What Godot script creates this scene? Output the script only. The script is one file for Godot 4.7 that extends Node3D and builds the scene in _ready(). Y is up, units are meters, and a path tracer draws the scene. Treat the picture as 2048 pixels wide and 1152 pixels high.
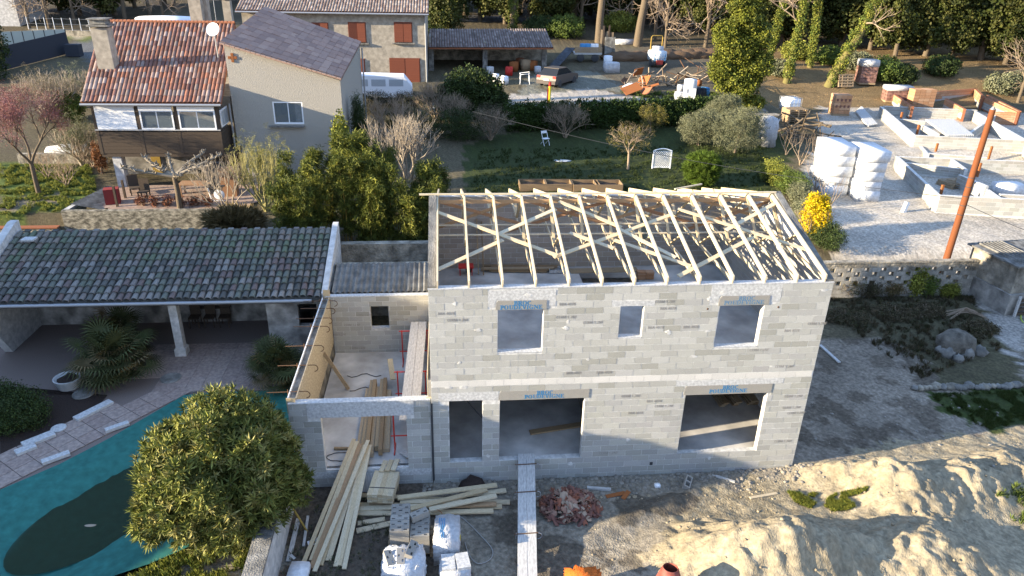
extends Node3D
# A house of concrete blocks under construction, with the neighbours' houses and gardens behind it.
# Metres, y up. The block facade stands at z = 0 from x = 0 to x = 11.06; the land behind rises by a tenth.

var taken := {}
var cache := {}
var rng := RandomNumberGenerator.new()
var rough_noise := FastNoiseLite.new()
var fine_noise := FastNoiseLite.new()
var M := {}

class MB:
	var v := PackedVector3Array()
	var n := PackedVector3Array()
	var c := PackedColorArray()
	var i := PackedInt32Array()
	var col := Color(1, 1, 1)
	func quad(a: Vector3, b: Vector3, d: Vector3, e: Vector3) -> void:
		var k := v.size()
		var nn := (b - a).cross(e - a).normalized()
		v.append_array([a, b, d, e]); n.append_array([nn, nn, nn, nn]); c.append_array([col, col, col, col])
		i.append_array([k, k + 2, k + 1, k, k + 3, k + 2])
	func tri(a: Vector3, b: Vector3, d: Vector3) -> void:
		var k := v.size()
		var nn := (b - a).cross(d - a).normalized()
		v.append_array([a, b, d]); n.append_array([nn, nn, nn]); c.append_array([col, col, col])
		i.append_array([k, k + 2, k + 1])
	func vert(p: Vector3, nn: Vector3) -> int:
		v.append(p); n.append(nn); c.append(col)
		return v.size() - 1
	func face(a: int, b: int, d: int) -> void:
		i.append_array([a, d, b])
	func box(t: Transform3D, s: Vector3) -> void:
		var h := s / 2.0
		var p := []
		for q in [Vector3(-1, -1, -1), Vector3(1, -1, -1), Vector3(1, 1, -1), Vector3(-1, 1, -1), Vector3(-1, -1, 1), Vector3(1, -1, 1), Vector3(1, 1, 1), Vector3(-1, 1, 1)]:
			p.append(t * (q * h))
		quad(p[4], p[5], p[6], p[7]); quad(p[1], p[0], p[3], p[2]); quad(p[5], p[1], p[2], p[6])
		quad(p[0], p[4], p[7], p[3]); quad(p[7], p[6], p[2], p[3]); quad(p[0], p[1], p[5], p[4])
	func beam(a: Vector3, b: Vector3, w: float, h: float, up := Vector3.UP) -> void:
		var z := (b - a).normalized()
		var x := up.cross(z)
		x = x.normalized() if x.length() > 0.01 else Vector3.RIGHT
		box(Transform3D(Basis(x, z.cross(x), z), (a + b) / 2.0), Vector3(w, h, a.distance_to(b)))
	func tube(pts: Array, radii, sides := 6, cap := true) -> void:
		var last: Array = []
		var x := Vector3.ZERO
		for k in pts.size():
			var p: Vector3 = pts[k]
			var d: Vector3 = ((pts[mini(k + 1, pts.size() - 1)] as Vector3) - (pts[maxi(k - 1, 0)] as Vector3)).normalized()
			if x == Vector3.ZERO or absf(x.dot(d)) > 0.95:
				x = d.cross(Vector3.UP if absf(d.y) < 0.9 else Vector3.RIGHT).normalized()
			else:
				x = (x - d * x.dot(d)).normalized()
			var y := d.cross(x)
			var r: float = radii[k] if radii is Array else radii
			var ring: Array = []
			for s in sides:
				var a := TAU * s / sides
				var o := x * cos(a) + y * sin(a)
				ring.append(vert(p + o * r, o))
			if last.size():
				for s in sides:
					var s2 := (s + 1) % sides
					face(last[s], last[s2], ring[s2]); face(last[s], ring[s2], ring[s])
			elif cap:
				for s in range(1, sides - 1): face(ring[0], ring[s + 1], ring[s])
			last = ring
		if cap:
			for s in range(1, sides - 1): face(last[0], last[s], last[s + 1])
	func lathe(t: Transform3D, prof: Array, sides := 20) -> void:
		var last: Array = []
		for k in prof.size():
			var q: Vector2 = prof[k]
			var d: Vector2 = ((prof[mini(k + 1, prof.size() - 1)] as Vector2) - (prof[maxi(k - 1, 0)] as Vector2)).normalized()
			var ring: Array = []
			for s in sides:
				var a := TAU * s / sides
				ring.append(vert(t * Vector3(q.x * cos(a), q.y, q.x * sin(a)), t.basis * Vector3(d.y * cos(a), -d.x, d.y * sin(a))))
			if last.size():
				for s in sides:
					var s2 := (s + 1) % sides
					face(last[s], ring[s2], last[s2]); face(last[s], ring[s], ring[s2])
			last = ring
	func prism(pts: Array, depth: Vector3) -> void:   # a flat outline, in order round +depth, pushed along depth
		var m := pts.size()
		var flat := PackedVector2Array()
		var z := depth.normalized()
		var x: Vector3 = ((pts[1] as Vector3) - (pts[0] as Vector3)).normalized()
		var y := z.cross(x)
		for p in pts: flat.append(Vector2((p as Vector3).dot(x), (p as Vector3).dot(y)))
		var ix := Geometry2D.triangulate_polygon(flat)
		for k in range(0, ix.size(), 3):
			var a: Vector3 = pts[ix[k]]
			var b: Vector3 = pts[ix[k + 1]]
			var d: Vector3 = pts[ix[k + 2]]
			if (b - a).cross(d - a).dot(z) < 0.0:
				var w := b
				b = d
				d = w
			tri(a + depth, b + depth, d + depth); tri(a, d, b)
		for k in m:
			var a: Vector3 = pts[k]
			var b: Vector3 = pts[(k + 1) % m]
			quad(a, b, b + depth, a + depth)
	func wall(o: Vector3, U: Vector3, N: Vector3, t: float, u0: float, u1: float, v0: float, v1: float, holes: Array) -> void:
		var us := [u0, u1]
		var vs := [v0, v1]
		for h in holes:
			for q in [h[0], h[2]]:
				if q > u0 and q < u1 and not us.has(q): us.append(q)
			for q in [h[1], h[3]]:
				if q > v0 and q < v1 and not vs.has(q): vs.append(q)
		us.sort(); vs.sort()
		var full := func(a: int, b: int) -> bool:
			if a < 0 or b < 0 or a >= us.size() - 1 or b >= vs.size() - 1: return false
			var mu: float = (us[a] + us[a + 1]) / 2.0
			var mv: float = (vs[b] + vs[b + 1]) / 2.0
			for h in holes:
				if mu > h[0] and mu < h[2] and mv > h[1] and mv < h[3]: return false
			return true
		var back := -N * t
		for a in us.size() - 1:
			for b in vs.size() - 1:
				if not full.call(a, b): continue
				var p: Vector3 = o + U * us[a] + Vector3.UP * vs[b]
				var q: Vector3 = o + U * us[a + 1] + Vector3.UP * vs[b]
				var r: Vector3 = o + U * us[a + 1] + Vector3.UP * vs[b + 1]
				var s: Vector3 = o + U * us[a] + Vector3.UP * vs[b + 1]
				quad(p, q, r, s); quad(q + back, p + back, s + back, r + back)
				if not full.call(a - 1, b): quad(p + back, p, s, s + back)
				if not full.call(a + 1, b): quad(q, q + back, r + back, r)
				if not full.call(a, b + 1): quad(s, r, r + back, s + back)
				if not full.call(a, b - 1): quad(p + back, q + back, q, p)
	func done() -> ArrayMesh:
		var a := []
		a.resize(Mesh.ARRAY_MAX)
		a[Mesh.ARRAY_VERTEX] = v; a[Mesh.ARRAY_NORMAL] = n; a[Mesh.ARRAY_COLOR] = c; a[Mesh.ARRAY_INDEX] = i
		var m := ArrayMesh.new()
		m.add_surface_from_arrays(Mesh.PRIMITIVE_TRIANGLES, a)
		return m

func numbered(called: String) -> String:
	if not taken.has(called):
		taken[called] = 0
		return called
	taken[called] += 1
	return "%s_%03d" % [called, taken[called]]

func tag(o: Node, label: String, category: String, group := "", kind := ""):
	if label: o.set_meta("label", label)
	if category: o.set_meta("category", category)
	if group: o.set_meta("group", group)
	if kind: o.set_meta("kind", kind)
	return o

func thing(called: String, label: String, category: String, at := Vector3.ZERO, turn := 0.0, group := "") -> Node3D:
	var o := Node3D.new()
	o.name = numbered(called)
	add_child(o)
	o.position = at
	o.rotation.y = turn
	tag(o, label, category, group)
	return o

func put(called: String, p: Node, mesh: Mesh, m: Material, t := Transform3D()) -> MeshInstance3D:
	var o := MeshInstance3D.new()
	o.name = numbered(called) if p == self else called
	o.mesh = mesh
	o.material_override = m
	o.transform = t
	p.add_child(o, true)
	return o

func copy_of(o: Node3D, at: Vector3, turn: float, label: String) -> Node3D:
	var r: Node3D = o.duplicate()
	r.name = numbered(str(o.name).rstrip("0123456789").rstrip("_"))
	add_child(r)
	r.position = at
	r.rotation.y = turn
	if label: r.set_meta("label", label)
	return r

func structure(called: String, mesh: Mesh, m: Material) -> MeshInstance3D:
	var o := put(called, self, mesh, m)
	o.set_meta("kind", "structure")
	return o

func box(called: String, p: Node, c: Vector3, s: Vector3, m: Material, b := Basis.IDENTITY) -> MeshInstance3D:
	var key := "b%.3f_%.3f_%.3f" % [s.x, s.y, s.z]
	if not cache.has(key):
		var bm := BoxMesh.new()
		bm.size = s
		cache[key] = bm
	return put(called, p, cache[key], m, Transform3D(b, c))

func along(a: Vector3, b: Vector3, up := Vector3.UP) -> Basis:
	var z := (b - a).normalized()
	var x := up.cross(z)
	x = x.normalized() if x.length() > 0.01 else Vector3.RIGHT
	return Basis(x, z.cross(x), z)

func beam(called: String, p: Node, a: Vector3, b: Vector3, w: float, h: float, m: Material, up := Vector3.UP) -> MeshInstance3D:
	return box(called, p, (a + b) / 2.0, Vector3(w, h, snappedf(a.distance_to(b), 0.01)), m, along(a, b, up))

func tube(called: String, p: Node, pts: Array, r, m: Material, sides := 6) -> MeshInstance3D:
	var mb := MB.new()
	mb.tube(pts, r, sides)
	return put(called, p, mb.done(), m)

func lin(r: float, g: float, b: float) -> Color:
	return Color(r, g, b).linear_to_srgb()

func ntex(key: String, freq: float, lo: float, hi: float, octaves := 5, size := 512, type := FastNoiseLite.TYPE_SIMPLEX_SMOOTH) -> NoiseTexture2D:
	if cache.has(key): return cache[key]
	var f := FastNoiseLite.new()
	f.noise_type = type
	f.seed = key.hash() % 1000
	f.frequency = freq
	f.fractal_octaves = octaves
	f.fractal_gain = 0.6
	var t := NoiseTexture2D.new()
	t.width = size
	t.height = size
	t.seamless = true
	t.noise = f
	var g := Gradient.new()
	g.set_color(0, Color(lo, lo, lo))
	g.set_color(1, Color(hi, hi, hi))
	t.color_ramp = g
	cache[key] = t
	return t

func btex(key: String, freq: float, strength: float, octaves := 5) -> NoiseTexture2D:
	if cache.has(key): return cache[key]
	var f := FastNoiseLite.new()
	f.seed = key.hash() % 1000
	f.frequency = freq
	f.fractal_octaves = octaves
	f.fractal_gain = 0.65
	var t := NoiseTexture2D.new()
	t.width = 512
	t.height = 512
	t.seamless = true
	t.noise = f
	t.as_normal_map = true
	t.bump_strength = strength
	cache[key] = t
	return t

# colour is linear; grain is a noise texture that multiplies it, laid out in world metres (or along the thing's own axes)
func mat(key: String, c: Color, rough := 0.9, grain: Texture2D = null, scale := Vector3.ONE, world := true, bump: Texture2D = null, depth := 1.0) -> StandardMaterial3D:
	var m := StandardMaterial3D.new()
	m.resource_name = key
	m.albedo_color = c.linear_to_srgb()
	m.roughness = rough
	m.metallic_specular = 0.3
	if grain:
		m.albedo_texture = grain
		m.uv1_triplanar = true
		m.uv1_world_triplanar = world
		m.uv1_scale = scale
	if bump:
		m.normal_enabled = true
		m.normal_texture = bump
		m.normal_scale = depth
	M[key] = m
	return m

func shades(key: String, list: Array, rough := 0.9, grain: Texture2D = null, scale := Vector3.ONE, world := true, bump: Texture2D = null, depth := 1.0) -> Array:
	var out := []
	for k in list.size():
		out.append(mat("%s %d" % [key, k], list[k], rough, grain, scale, world, bump, depth))
	return out

func painted(m: StandardMaterial3D) -> StandardMaterial3D:
	m.vertex_color_use_as_albedo = true
	return m

func crowd(called: String, p: Node, mesh: Mesh, m: Material, places: Array, colors: Array = []) -> MultiMeshInstance3D:
	var mm := MultiMesh.new()
	mm.transform_format = MultiMesh.TRANSFORM_3D
	mm.use_colors = colors.size() > 0
	mm.mesh = mesh
	mm.instance_count = places.size()
	for k in places.size():
		mm.set_instance_transform(k, places[k])
		if colors.size(): mm.set_instance_color(k, colors[k])
	var o := MultiMeshInstance3D.new()
	o.name = numbered(called) if p == self else called
	o.multimesh = mm
	o.material_override = m
	p.add_child(o, true)
	return o

# many copies of one mesh joined into one, each in its own tint
func fuse(mesh: ArrayMesh, places: Array, colors: Array) -> ArrayMesh:
	var src := mesh.surface_get_arrays(0)
	var sv: PackedVector3Array = src[Mesh.ARRAY_VERTEX]
	var sn: PackedVector3Array = src[Mesh.ARRAY_NORMAL]
	var sc: PackedColorArray = src[Mesh.ARRAY_COLOR]
	var si: PackedInt32Array = src[Mesh.ARRAY_INDEX]
	var nv := sv.size()
	var ni := si.size()
	var v := PackedVector3Array()
	var n := PackedVector3Array()
	var c := PackedColorArray()
	var ix := PackedInt32Array()
	ix.resize(ni * places.size())
	var kept := {}
	for k in places.size():
		var t: Transform3D = places[k]
		v.append_array(t * sv)
		n.append_array(Transform3D(t.basis.orthonormalized(), Vector3.ZERO) * sn)
		var q: Color = colors[k]
		var key := (int(q.r * 400.0) * 512 + int(q.g * 400.0)) * 512 + int(q.b * 400.0)
		if not kept.has(key):
			var row := PackedColorArray()
			row.resize(nv)
			for j in nv: row[j] = Color(sc[j].r * q.r, sc[j].g * q.g, sc[j].b * q.b)
			kept[key] = row
		c.append_array(kept[key])
		var b := k * nv
		var o := k * ni
		for j in ni: ix[o + j] = si[j] + b
	var a := []
	a.resize(Mesh.ARRAY_MAX)
	a[Mesh.ARRAY_VERTEX] = v; a[Mesh.ARRAY_NORMAL] = n; a[Mesh.ARRAY_COLOR] = c; a[Mesh.ARRAY_INDEX] = ix
	var m := ArrayMesh.new()
	m.add_surface_from_arrays(Mesh.PRIMITIVE_TRIANGLES, a)
	return m

func level(c: Color) -> Color:
	var t: float = [0.72, 0.88, 1.0, 1.18][rng.randi() % 4]
	return Color(c.r * t, c.g * t, c.b * t)

func pick(a: Array):
	return a[rng.randi() % a.size()]

func spin() -> Basis:
	return Basis.from_euler(Vector3(rng.randf() * TAU, rng.randf() * TAU, rng.randf() * TAU))

func dir() -> Vector3:
	var z := rng.randf_range(-1, 1)
	var a := rng.randf() * TAU
	var r := sqrt(1.0 - z * z)
	return Vector3(r * cos(a), z, r * sin(a))

func tone(lo: float, hi: float, warm := 0.0) -> Color:
	var k := rng.randf_range(lo, hi)
	var w := rng.randf_range(-warm, warm)
	return Color(k * (1.0 + w), k, k * (1.0 - w))

func words(called: String, p: Node, text: String, size: float, m: Material, t: Transform3D, bold := false) -> MeshInstance3D:
	var key := "t" + text + str(size) + str(bold)
	if not cache.has(key):
		var f := SystemFont.new()
		f.font_names = PackedStringArray(["Droid Serif" if bold else "Droid Sans"])
		f.font_weight = 700 if bold else 400
		var tm := TextMesh.new()
		tm.text = text
		tm.font = f
		tm.font_size = 32
		tm.pixel_size = size / 32.0
		tm.depth = 0.004
		tm.curve_step = 3.0
		cache[key] = tm
	return put(called, p, cache[key], m, t)

# the lie of the land
func bump2(x: float, z: float, cx: float, cz: float, rx: float, rz: float, turn: float, h: float) -> float:
	var dx := x - cx
	var dz := z - cz
	var a := (dx * cos(turn) + dz * sin(turn)) / rx
	var b := (-dx * sin(turn) + dz * cos(turn)) / rz
	var q := a * a + b * b
	return h * exp(-q) if q < 9.0 else 0.0

const MOUNDS = [[8.9, 4.0, 2.1, 1.1, -0.15, 1.6], [7.0, 3.3, 1.2, 1.0, 0, 0.45], [13.6, 1.5, 1.4, 1.0, 0.5, 1.05], [12.2, 0.6, 1.3, 0.5, 0.25, 0.35], [15.8, 1.2, 1.1, 0.9, 0.3, 0.8], [13.0, 3.9, 1.6, 1.1, 0.2, 0.8], [17.8, 0.6, 1.2, 1.0, 0.0, 0.5], [6.2, 1.6, 2.2, 0.3, -0.42, 0.16]]

func land(x: float, z: float) -> float:
	var back := -z
	var y := 0.1 * maxf(back, 0.0)
	if x > 11.0 and back < 15.0: y = lerpf(0.008 * maxf(back, 0.0), y, smoothstep(11.9, 15.0, back))
	if x > 26.0 and back > 19.0 and back < 52.0:
		var pad := 2.0 if back < 26.5 else lerpf(2.0, 2.9, smoothstep(26.5, 28.0, back))
		if back > 41.0: pad = lerpf(2.9, y, smoothstep(41.0, 52.0, back))
		y = lerpf(y, pad, smoothstep(26.0, 28.5, x) * smoothstep(19.0, 20.0, back))
	if x > -4.2 and x < 11.0 and back < 8.3: y = 0.0
	if x < -3.6 and back < 14.0: y = y * smoothstep(13.0, 14.0, back)
	if x < -11.6 and back < 19.5: y = y * smoothstep(18.9, 19.3, back)
	if back > 80.0: y += 0.02 * (back - 80.0)
	if x > 3.0 and back < 6.0:
		for q in MOUNDS: y += bump2(x, z, q[0], q[1], q[2], q[3], q[4], q[5])
	return y

func ground(x: float, z: float, up := 0.0) -> Vector3:
	return Vector3(x, land(x, z) + up, z)

func _ready() -> void:
	var cam := Camera3D.new()
	cam.name = "camera"
	cam.position = Vector3(0.529, 14.311, 17.174)
	cam.rotation = Vector3(deg_to_rad(-24.807), deg_to_rad(-5.5545), deg_to_rad(1.332))
	cam.fov = 43.495
	cam.far = 900.0
	add_child(cam)
	cam.current = true
	var air := ProceduralSkyMaterial.new()
	air.sky_top_color = Color(0.47, 0.58, 0.75)
	air.sky_horizon_color = Color(0.82, 0.85, 0.87)
	air.sky_curve = 0.12
	air.ground_bottom_color = Color(0.20, 0.18, 0.15)
	air.ground_horizon_color = Color(0.40, 0.38, 0.35)
	air.sky_energy_multiplier = 0.92
	var env := Environment.new()
	env.background_mode = Environment.BG_SKY
	env.sky = Sky.new()
	env.sky.sky_material = air
	env.tonemap_mode = Environment.TONE_MAPPER_LINEAR
	env.tonemap_exposure = 3.9
	env.sdfgi_enabled = true
	env.ssao_enabled = true
	env.ssil_enabled = true
	var we := WorldEnvironment.new()
	we.name = "world"
	we.environment = env
	add_child(we)
	var sun := DirectionalLight3D.new()
	sun.name = "sun"
	sun.light_energy = 1.6
	sun.light_color = Color(1.0, 0.93, 0.81)
	sun.light_angular_distance = 0.5
	sun.shadow_enabled = true
	add_child(sun)
	sun.look_at_from_position(Vector3.ZERO, Vector3(0.955, -0.236, -0.180), Vector3.UP)

	rng.seed = 7
	rough_noise.seed = 3
	rough_noise.frequency = 0.35
	rough_noise.fractal_octaves = 4
	fine_noise.seed = 9
	fine_noise.frequency = 1.3
	fine_noise.fractal_octaves = 4
	materials()
	terrain()
	block_house()
	trusses()
	annex()
	pool_side()
	building_site()
	right_side()
	new_foundations()
	tower_house()
	farm_house()
	back_yard()
	garden()
	left_garden()
	woods()
	scatter()

func materials() -> void:
	var soft := ntex("soft", 0.012, 0.72, 1.0)
	var grit := ntex("grit", 0.09, 0.62, 1.0, 4)
	var blot := ntex("blot", 0.006, 0.45, 1.0, 6)
	var grain := ntex("grain", 0.02, 0.70, 1.0, 5)
	var pits := btex("pits", 0.08, 6.0)
	var lumps := btex("lumps", 0.03, 10.0)
	mat("block core", Color(0.72, 0.71, 0.67), 0.95, soft, Vector3.ONE * 0.7, true, pits, 0.6)
	M.blocks = shades("block", [Color(0.44, 0.435, 0.395), Color(0.48, 0.475, 0.435), Color(0.41, 0.405, 0.365), Color(0.46, 0.455, 0.41), Color(0.365, 0.36, 0.315), Color(0.50, 0.495, 0.455), Color(0.425, 0.42, 0.39)], 0.95, ntex("fine grain", 0.05, 0.82, 1.0, 4), Vector3.ONE * 1.3, true, pits, 0.6)
	M.pale_blocks = shades("planelle", [Color(0.64, 0.62, 0.565), Color(0.68, 0.655, 0.60), Color(0.62, 0.60, 0.55)], 0.95, ntex("fine grain", 0.05, 0.82, 1.0, 4), Vector3.ONE * 1.3, true, pits, 0.4)
	mat("white concrete", Color(0.62, 0.62, 0.60), 0.9, soft, Vector3.ONE * 1.6, true, pits, 0.5)
	mat("lintel concrete", Color(0.52, 0.50, 0.45), 0.95, ntex("coarse", 0.16, 0.5, 1.0, 3), Vector3.ONE * 1.2, true, pits, 1.6)
	mat("slab concrete", Color(0.56, 0.535, 0.49), 0.92, ntex("slab", 0.005, 0.66, 1.0, 6), Vector3.ONE * 0.16, true)
	mat("grey concrete", Color(0.33, 0.315, 0.28), 0.95, blot, Vector3.ONE * 0.4, true, pits, 1.0)
	mat("old concrete", Color(0.47, 0.42, 0.33), 0.95, blot, Vector3.ONE * 0.35, true, lumps, 1.0)
	painted(mat("tinted concrete", Color.WHITE, 0.95, ntex("fine grain", 0.05, 0.82, 1.0, 4), Vector3.ONE * 1.3, true, pits, 0.6))
	mat("stencil blue", Color(0.025, 0.16, 0.33), 0.9)
	mat("stencil blue worn", Color(0.10, 0.19, 0.29), 0.9)
	mat("stamp ink", Color(0.23, 0.215, 0.19), 0.95)
	var wood := ntex("wood", 0.035, 0.66, 1.0, 5)
	M.new_wood = shades("new spruce", [Color(0.74, 0.60, 0.38), Color(0.68, 0.53, 0.32), Color(0.78, 0.66, 0.45), Color(0.70, 0.58, 0.39)], 0.8, wood, Vector3(5, 5, 0.35), false)
	M.old_wood = shades("site board", [Color(0.38, 0.27, 0.155), Color(0.44, 0.33, 0.20), Color(0.32, 0.22, 0.125), Color(0.48, 0.37, 0.24)], 0.85, wood, Vector3(5, 5, 0.35), false)
	M.brown_wood = shades("brown brace", [Color(0.46, 0.27, 0.15), Color(0.52, 0.34, 0.19), Color(0.40, 0.22, 0.12)], 0.85, wood, Vector3(5, 5, 0.35), false)
	mat("grey board", Color(0.60, 0.585, 0.55), 0.85, soft, Vector3(3, 3, 0.6), false)
	mat("osb", Color(0.56, 0.475, 0.34), 0.85, ntex("flake", 0.05, 0.62, 1.0, 3, 512, FastNoiseLite.TYPE_CELLULAR), Vector3(0.9, 0.9, 0.35), true)
	mat("dark timber", Color(0.115, 0.085, 0.06), 0.85, wood, Vector3(0.5, 4, 4), true)
	mat("creosote pole", Color(0.25, 0.085, 0.032), 0.8, grit, Vector3(3, 0.3, 3), true)
	mat("bark", Color(0.20, 0.155, 0.105), 0.95, grit, Vector3(2, 0.6, 2), true, lumps, 1.2)
	mat("pale bark", Color(0.34, 0.29, 0.22), 0.95, grit, Vector3(2, 0.8, 2), true)
	mat("twig", Color(0.27, 0.205, 0.145), 0.95)
	mat("pale twig", Color(0.30, 0.25, 0.19), 0.95)
	mat("ivy bark", Color(0.22, 0.19, 0.07), 0.95, grit, Vector3(3, 2, 3), true)
	M.moss_tiles = shades("mossy tile", [Color(0.29, 0.275, 0.245), Color(0.235, 0.25, 0.205), Color(0.155, 0.155, 0.14), Color(0.32, 0.285, 0.255), Color(0.215, 0.235, 0.185), Color(0.38, 0.36, 0.325), Color(0.265, 0.205, 0.185), Color(0.19, 0.19, 0.17)], 0.95, ntex("lichen", 0.03, 0.45, 1.0, 5), Vector3.ONE * 1.6, true, pits, 0.8)
	painted(mat("red tiles", Color.WHITE, 0.9, grit, Vector3.ONE * 0.9, true))
	M.slab_tiles = shades("brown tile", [Color(0.46, 0.295, 0.225), Color(0.52, 0.335, 0.255), Color(0.40, 0.26, 0.205), Color(0.48, 0.32, 0.25), Color(0.56, 0.375, 0.285)], 0.9, grit, Vector3.ONE * 1.0, true, pits, 0.7)
	mat("roughcast", Color(0.58, 0.535, 0.455), 0.95, grit, Vector3.ONE * 0.9, true, lumps, 0.9)
	mat("smooth render", Color(0.46, 0.405, 0.32), 0.95, soft, Vector3.ONE * 0.3, true)
	mat("white render", Color(0.66, 0.64, 0.60), 0.9, soft, Vector3.ONE * 0.5, true)
	mat("grey render", Color(0.45, 0.42, 0.37), 0.9, blot, Vector3.ONE * 0.3, true)
	mat("shutter red", Color(0.24, 0.075, 0.042), 0.7, grain, Vector3(6, 0.6, 6), true)
	mat("white plastic", Color(0.78, 0.78, 0.77), 0.45)
	mat("white metal", Color(0.72, 0.73, 0.74), 0.4)
	mat("zinc", Color(0.30, 0.31, 0.32), 0.45)
	M.zinc.metallic = 0.5
	mat("dark metal", Color(0.045, 0.047, 0.05), 0.5)
	mat("rusty rod", Color(0.17, 0.095, 0.055), 0.8, grit, Vector3.ONE * 3.0, true)
	mat("rust", Color(0.42, 0.15, 0.05), 0.85, grit, Vector3.ONE * 2.0, true)
	mat("red paint", Color(0.52, 0.04, 0.03), 0.5)
	mat("fibre cement", Color(0.27, 0.26, 0.235), 0.95, blot, Vector3.ONE * 0.5, true, pits, 0.8)
	var glass := mat("glass", Color(0.20, 0.24, 0.26), 0.06)
	glass.transparency = BaseMaterial3D.TRANSPARENCY_ALPHA
	glass.albedo_color.a = 0.35
	glass.metallic_specular = 0.5
	mat("terracotta", Color(0.42, 0.165, 0.085), 0.85, grit, Vector3.ONE * 1.5, true)
	M.shards = shades("tile shard", [Color(0.36, 0.14, 0.085), Color(0.27, 0.13, 0.10), Color(0.42, 0.25, 0.18), Color(0.21, 0.105, 0.085), Color(0.50, 0.38, 0.28)], 0.9, grit, Vector3.ONE * 2.0, true)
	M.bricks = shades("clay block", [Color(0.64, 0.36, 0.20), Color(0.69, 0.42, 0.25), Color(0.59, 0.32, 0.17)], 0.9, grit, Vector3.ONE * 1.0, true)
	M.site_blocks = shades("site block", [Color(0.42, 0.395, 0.345), Color(0.47, 0.44, 0.385), Color(0.37, 0.345, 0.30)], 0.95, grit, Vector3.ONE * 1.0, true)
	mat("polystyrene", Color(0.80, 0.81, 0.82), 0.8, soft, Vector3.ONE * 0.8, true)
	mat("plastic film", Color(0.62, 0.62, 0.62), 0.35, soft, Vector3.ONE * 1.5, true, lumps, 1.4)
	mat("big bag", Color(0.66, 0.67, 0.68), 0.7, soft, Vector3.ONE * 2.0, true, lumps, 1.0)
	mat("pallet wood", Color(0.40, 0.29, 0.175), 0.85, grain, Vector3(2, 2, 2), true)
	M.paving = shades("terrace tile", [Color(0.37, 0.285, 0.24), Color(0.40, 0.315, 0.265), Color(0.345, 0.265, 0.225)], 0.85, soft, Vector3.ONE * 0.9, true)
	mat("paving joint", Color(0.27, 0.215, 0.185), 0.95, grit, Vector3.ONE * 0.8, true)
	mat("pool cover", Color(0.030, 0.165, 0.140), 0.75, ntex("weave", 0.02, 0.75, 1.0, 3), Vector3.ONE * 0.25, true)
	var water := mat("puddle water", Color(0.020, 0.030, 0.013), 0.35)
	water.transparency = BaseMaterial3D.TRANSPARENCY_ALPHA
	water.albedo_color.a = 0.74
	water.metallic_specular = 0.15
	painted(mat("soil", Color.WHITE, 0.97, ntex("earth", 0.022, 0.55, 1.0, 6, 1024), Vector3.ONE * 0.23, true, btex("earth bump", 0.11, 5.0, 5), 0.55))
	painted(mat("stones", Color.WHITE, 0.95, grit, Vector3.ONE * 2.0, true))
	var leaf := painted(mat("leaves", Color.WHITE, 0.6))
	leaf.backlight_enabled = true
	leaf.backlight = Color(0.35, 0.38, 0.18)
	leaf.metallic_specular = 0.25
	painted(mat("dry leaves", Color.WHITE, 0.9))
	painted(mat("mossy far", Color.WHITE, 0.95, ntex("lichen", 0.03, 0.45, 1.0, 5), Vector3.ONE * 1.6, true, pits, 0.8))
	mat("bed soil", Color(0.06, 0.042, 0.034), 0.97, grit, Vector3.ONE * 0.8, true, lumps, 1.0)
	mat("print blue", Color(0.06, 0.22, 0.42), 0.6)
	mat("label yellow", Color(0.75, 0.55, 0.03), 0.6)
	mat("yellow wood", Color(0.45, 0.30, 0.07), 0.8, wood, Vector3(5, 5, 0.4), false)
	mat("hose grey", Color(0.27, 0.26, 0.24), 0.6)
	mat("hose mint", Color(0.22, 0.50, 0.40), 0.5)
	mat("hose lime", Color(0.40, 0.52, 0.06), 0.5)
	mat("mixer red", Color(0.40, 0.115, 0.085), 0.6, blot, Vector3.ONE * 1.2, true)
	mat("orange sheet", Color(0.78, 0.19, 0.03), 0.6, soft, Vector3.ONE * 2.0, true, lumps, 1.0)
	M.lane_blocks = shades("lane block", [Color(0.42, 0.39, 0.33), Color(0.47, 0.435, 0.37), Color(0.38, 0.35, 0.295)], 0.95, soft, Vector3.ONE * 0.5, true, pits, 1.0)
	M.found_blocks = shades("foundation block", [Color(0.50, 0.475, 0.425), Color(0.55, 0.525, 0.47), Color(0.46, 0.435, 0.385)], 0.95, grit, Vector3.ONE * 1.0, true)
	mat("pale block paint", Color(0.72, 0.71, 0.68), 0.8)
	mat("pink film", Color(0.36, 0.20, 0.16), 0.4, blot, Vector3.ONE * 0.8, true)
	mat("patio tile", Color(0.40, 0.29, 0.225), 0.85, soft, Vector3.ONE * 0.8, true)
	mat("stained wall", Color(0.52, 0.47, 0.36), 0.95, ntex("stains", 0.012, 0.3, 1.0, 6), Vector3(0.4, 0.7, 0.4), true, pits, 0.5)
	mat("slate sheet", Color(0.085, 0.095, 0.11), 0.7, blot, Vector3.ONE * 0.6, true)
	mat("red box", Color(0.22, 0.035, 0.03), 0.7)
	mat("screen green", Color(0.34, 0.38, 0.34), 0.7)
	mat("dark screen", Color(0.035, 0.04, 0.05), 0.7)
	mat("car paint", Color(0.105, 0.09, 0.08), 0.35)
	M["car paint"].metallic = 0.3
	mat("car glass", Color(0.02, 0.022, 0.025), 0.1)  # tinted glass of the car; on the caravan it paints the dim inside
	mat("stripe cloth", Color(0.50, 0.56, 0.60), 0.8)
	mat("brush soil", Color(0.20, 0.13, 0.08), 0.97, grit, Vector3.ONE * 0.9, true, lumps, 1.5)
	mat("willow twig", Color(0.30, 0.27, 0.11), 0.9)
	mat("boulder stone", Color(0.24, 0.215, 0.175), 0.95, blot, Vector3.ONE * 0.6, true, lumps, 1.2)
	mat("room plaster", Color(0.42, 0.385, 0.33), 0.95)
	painted(mat("plain", Color.WHITE, 0.7))

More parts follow.
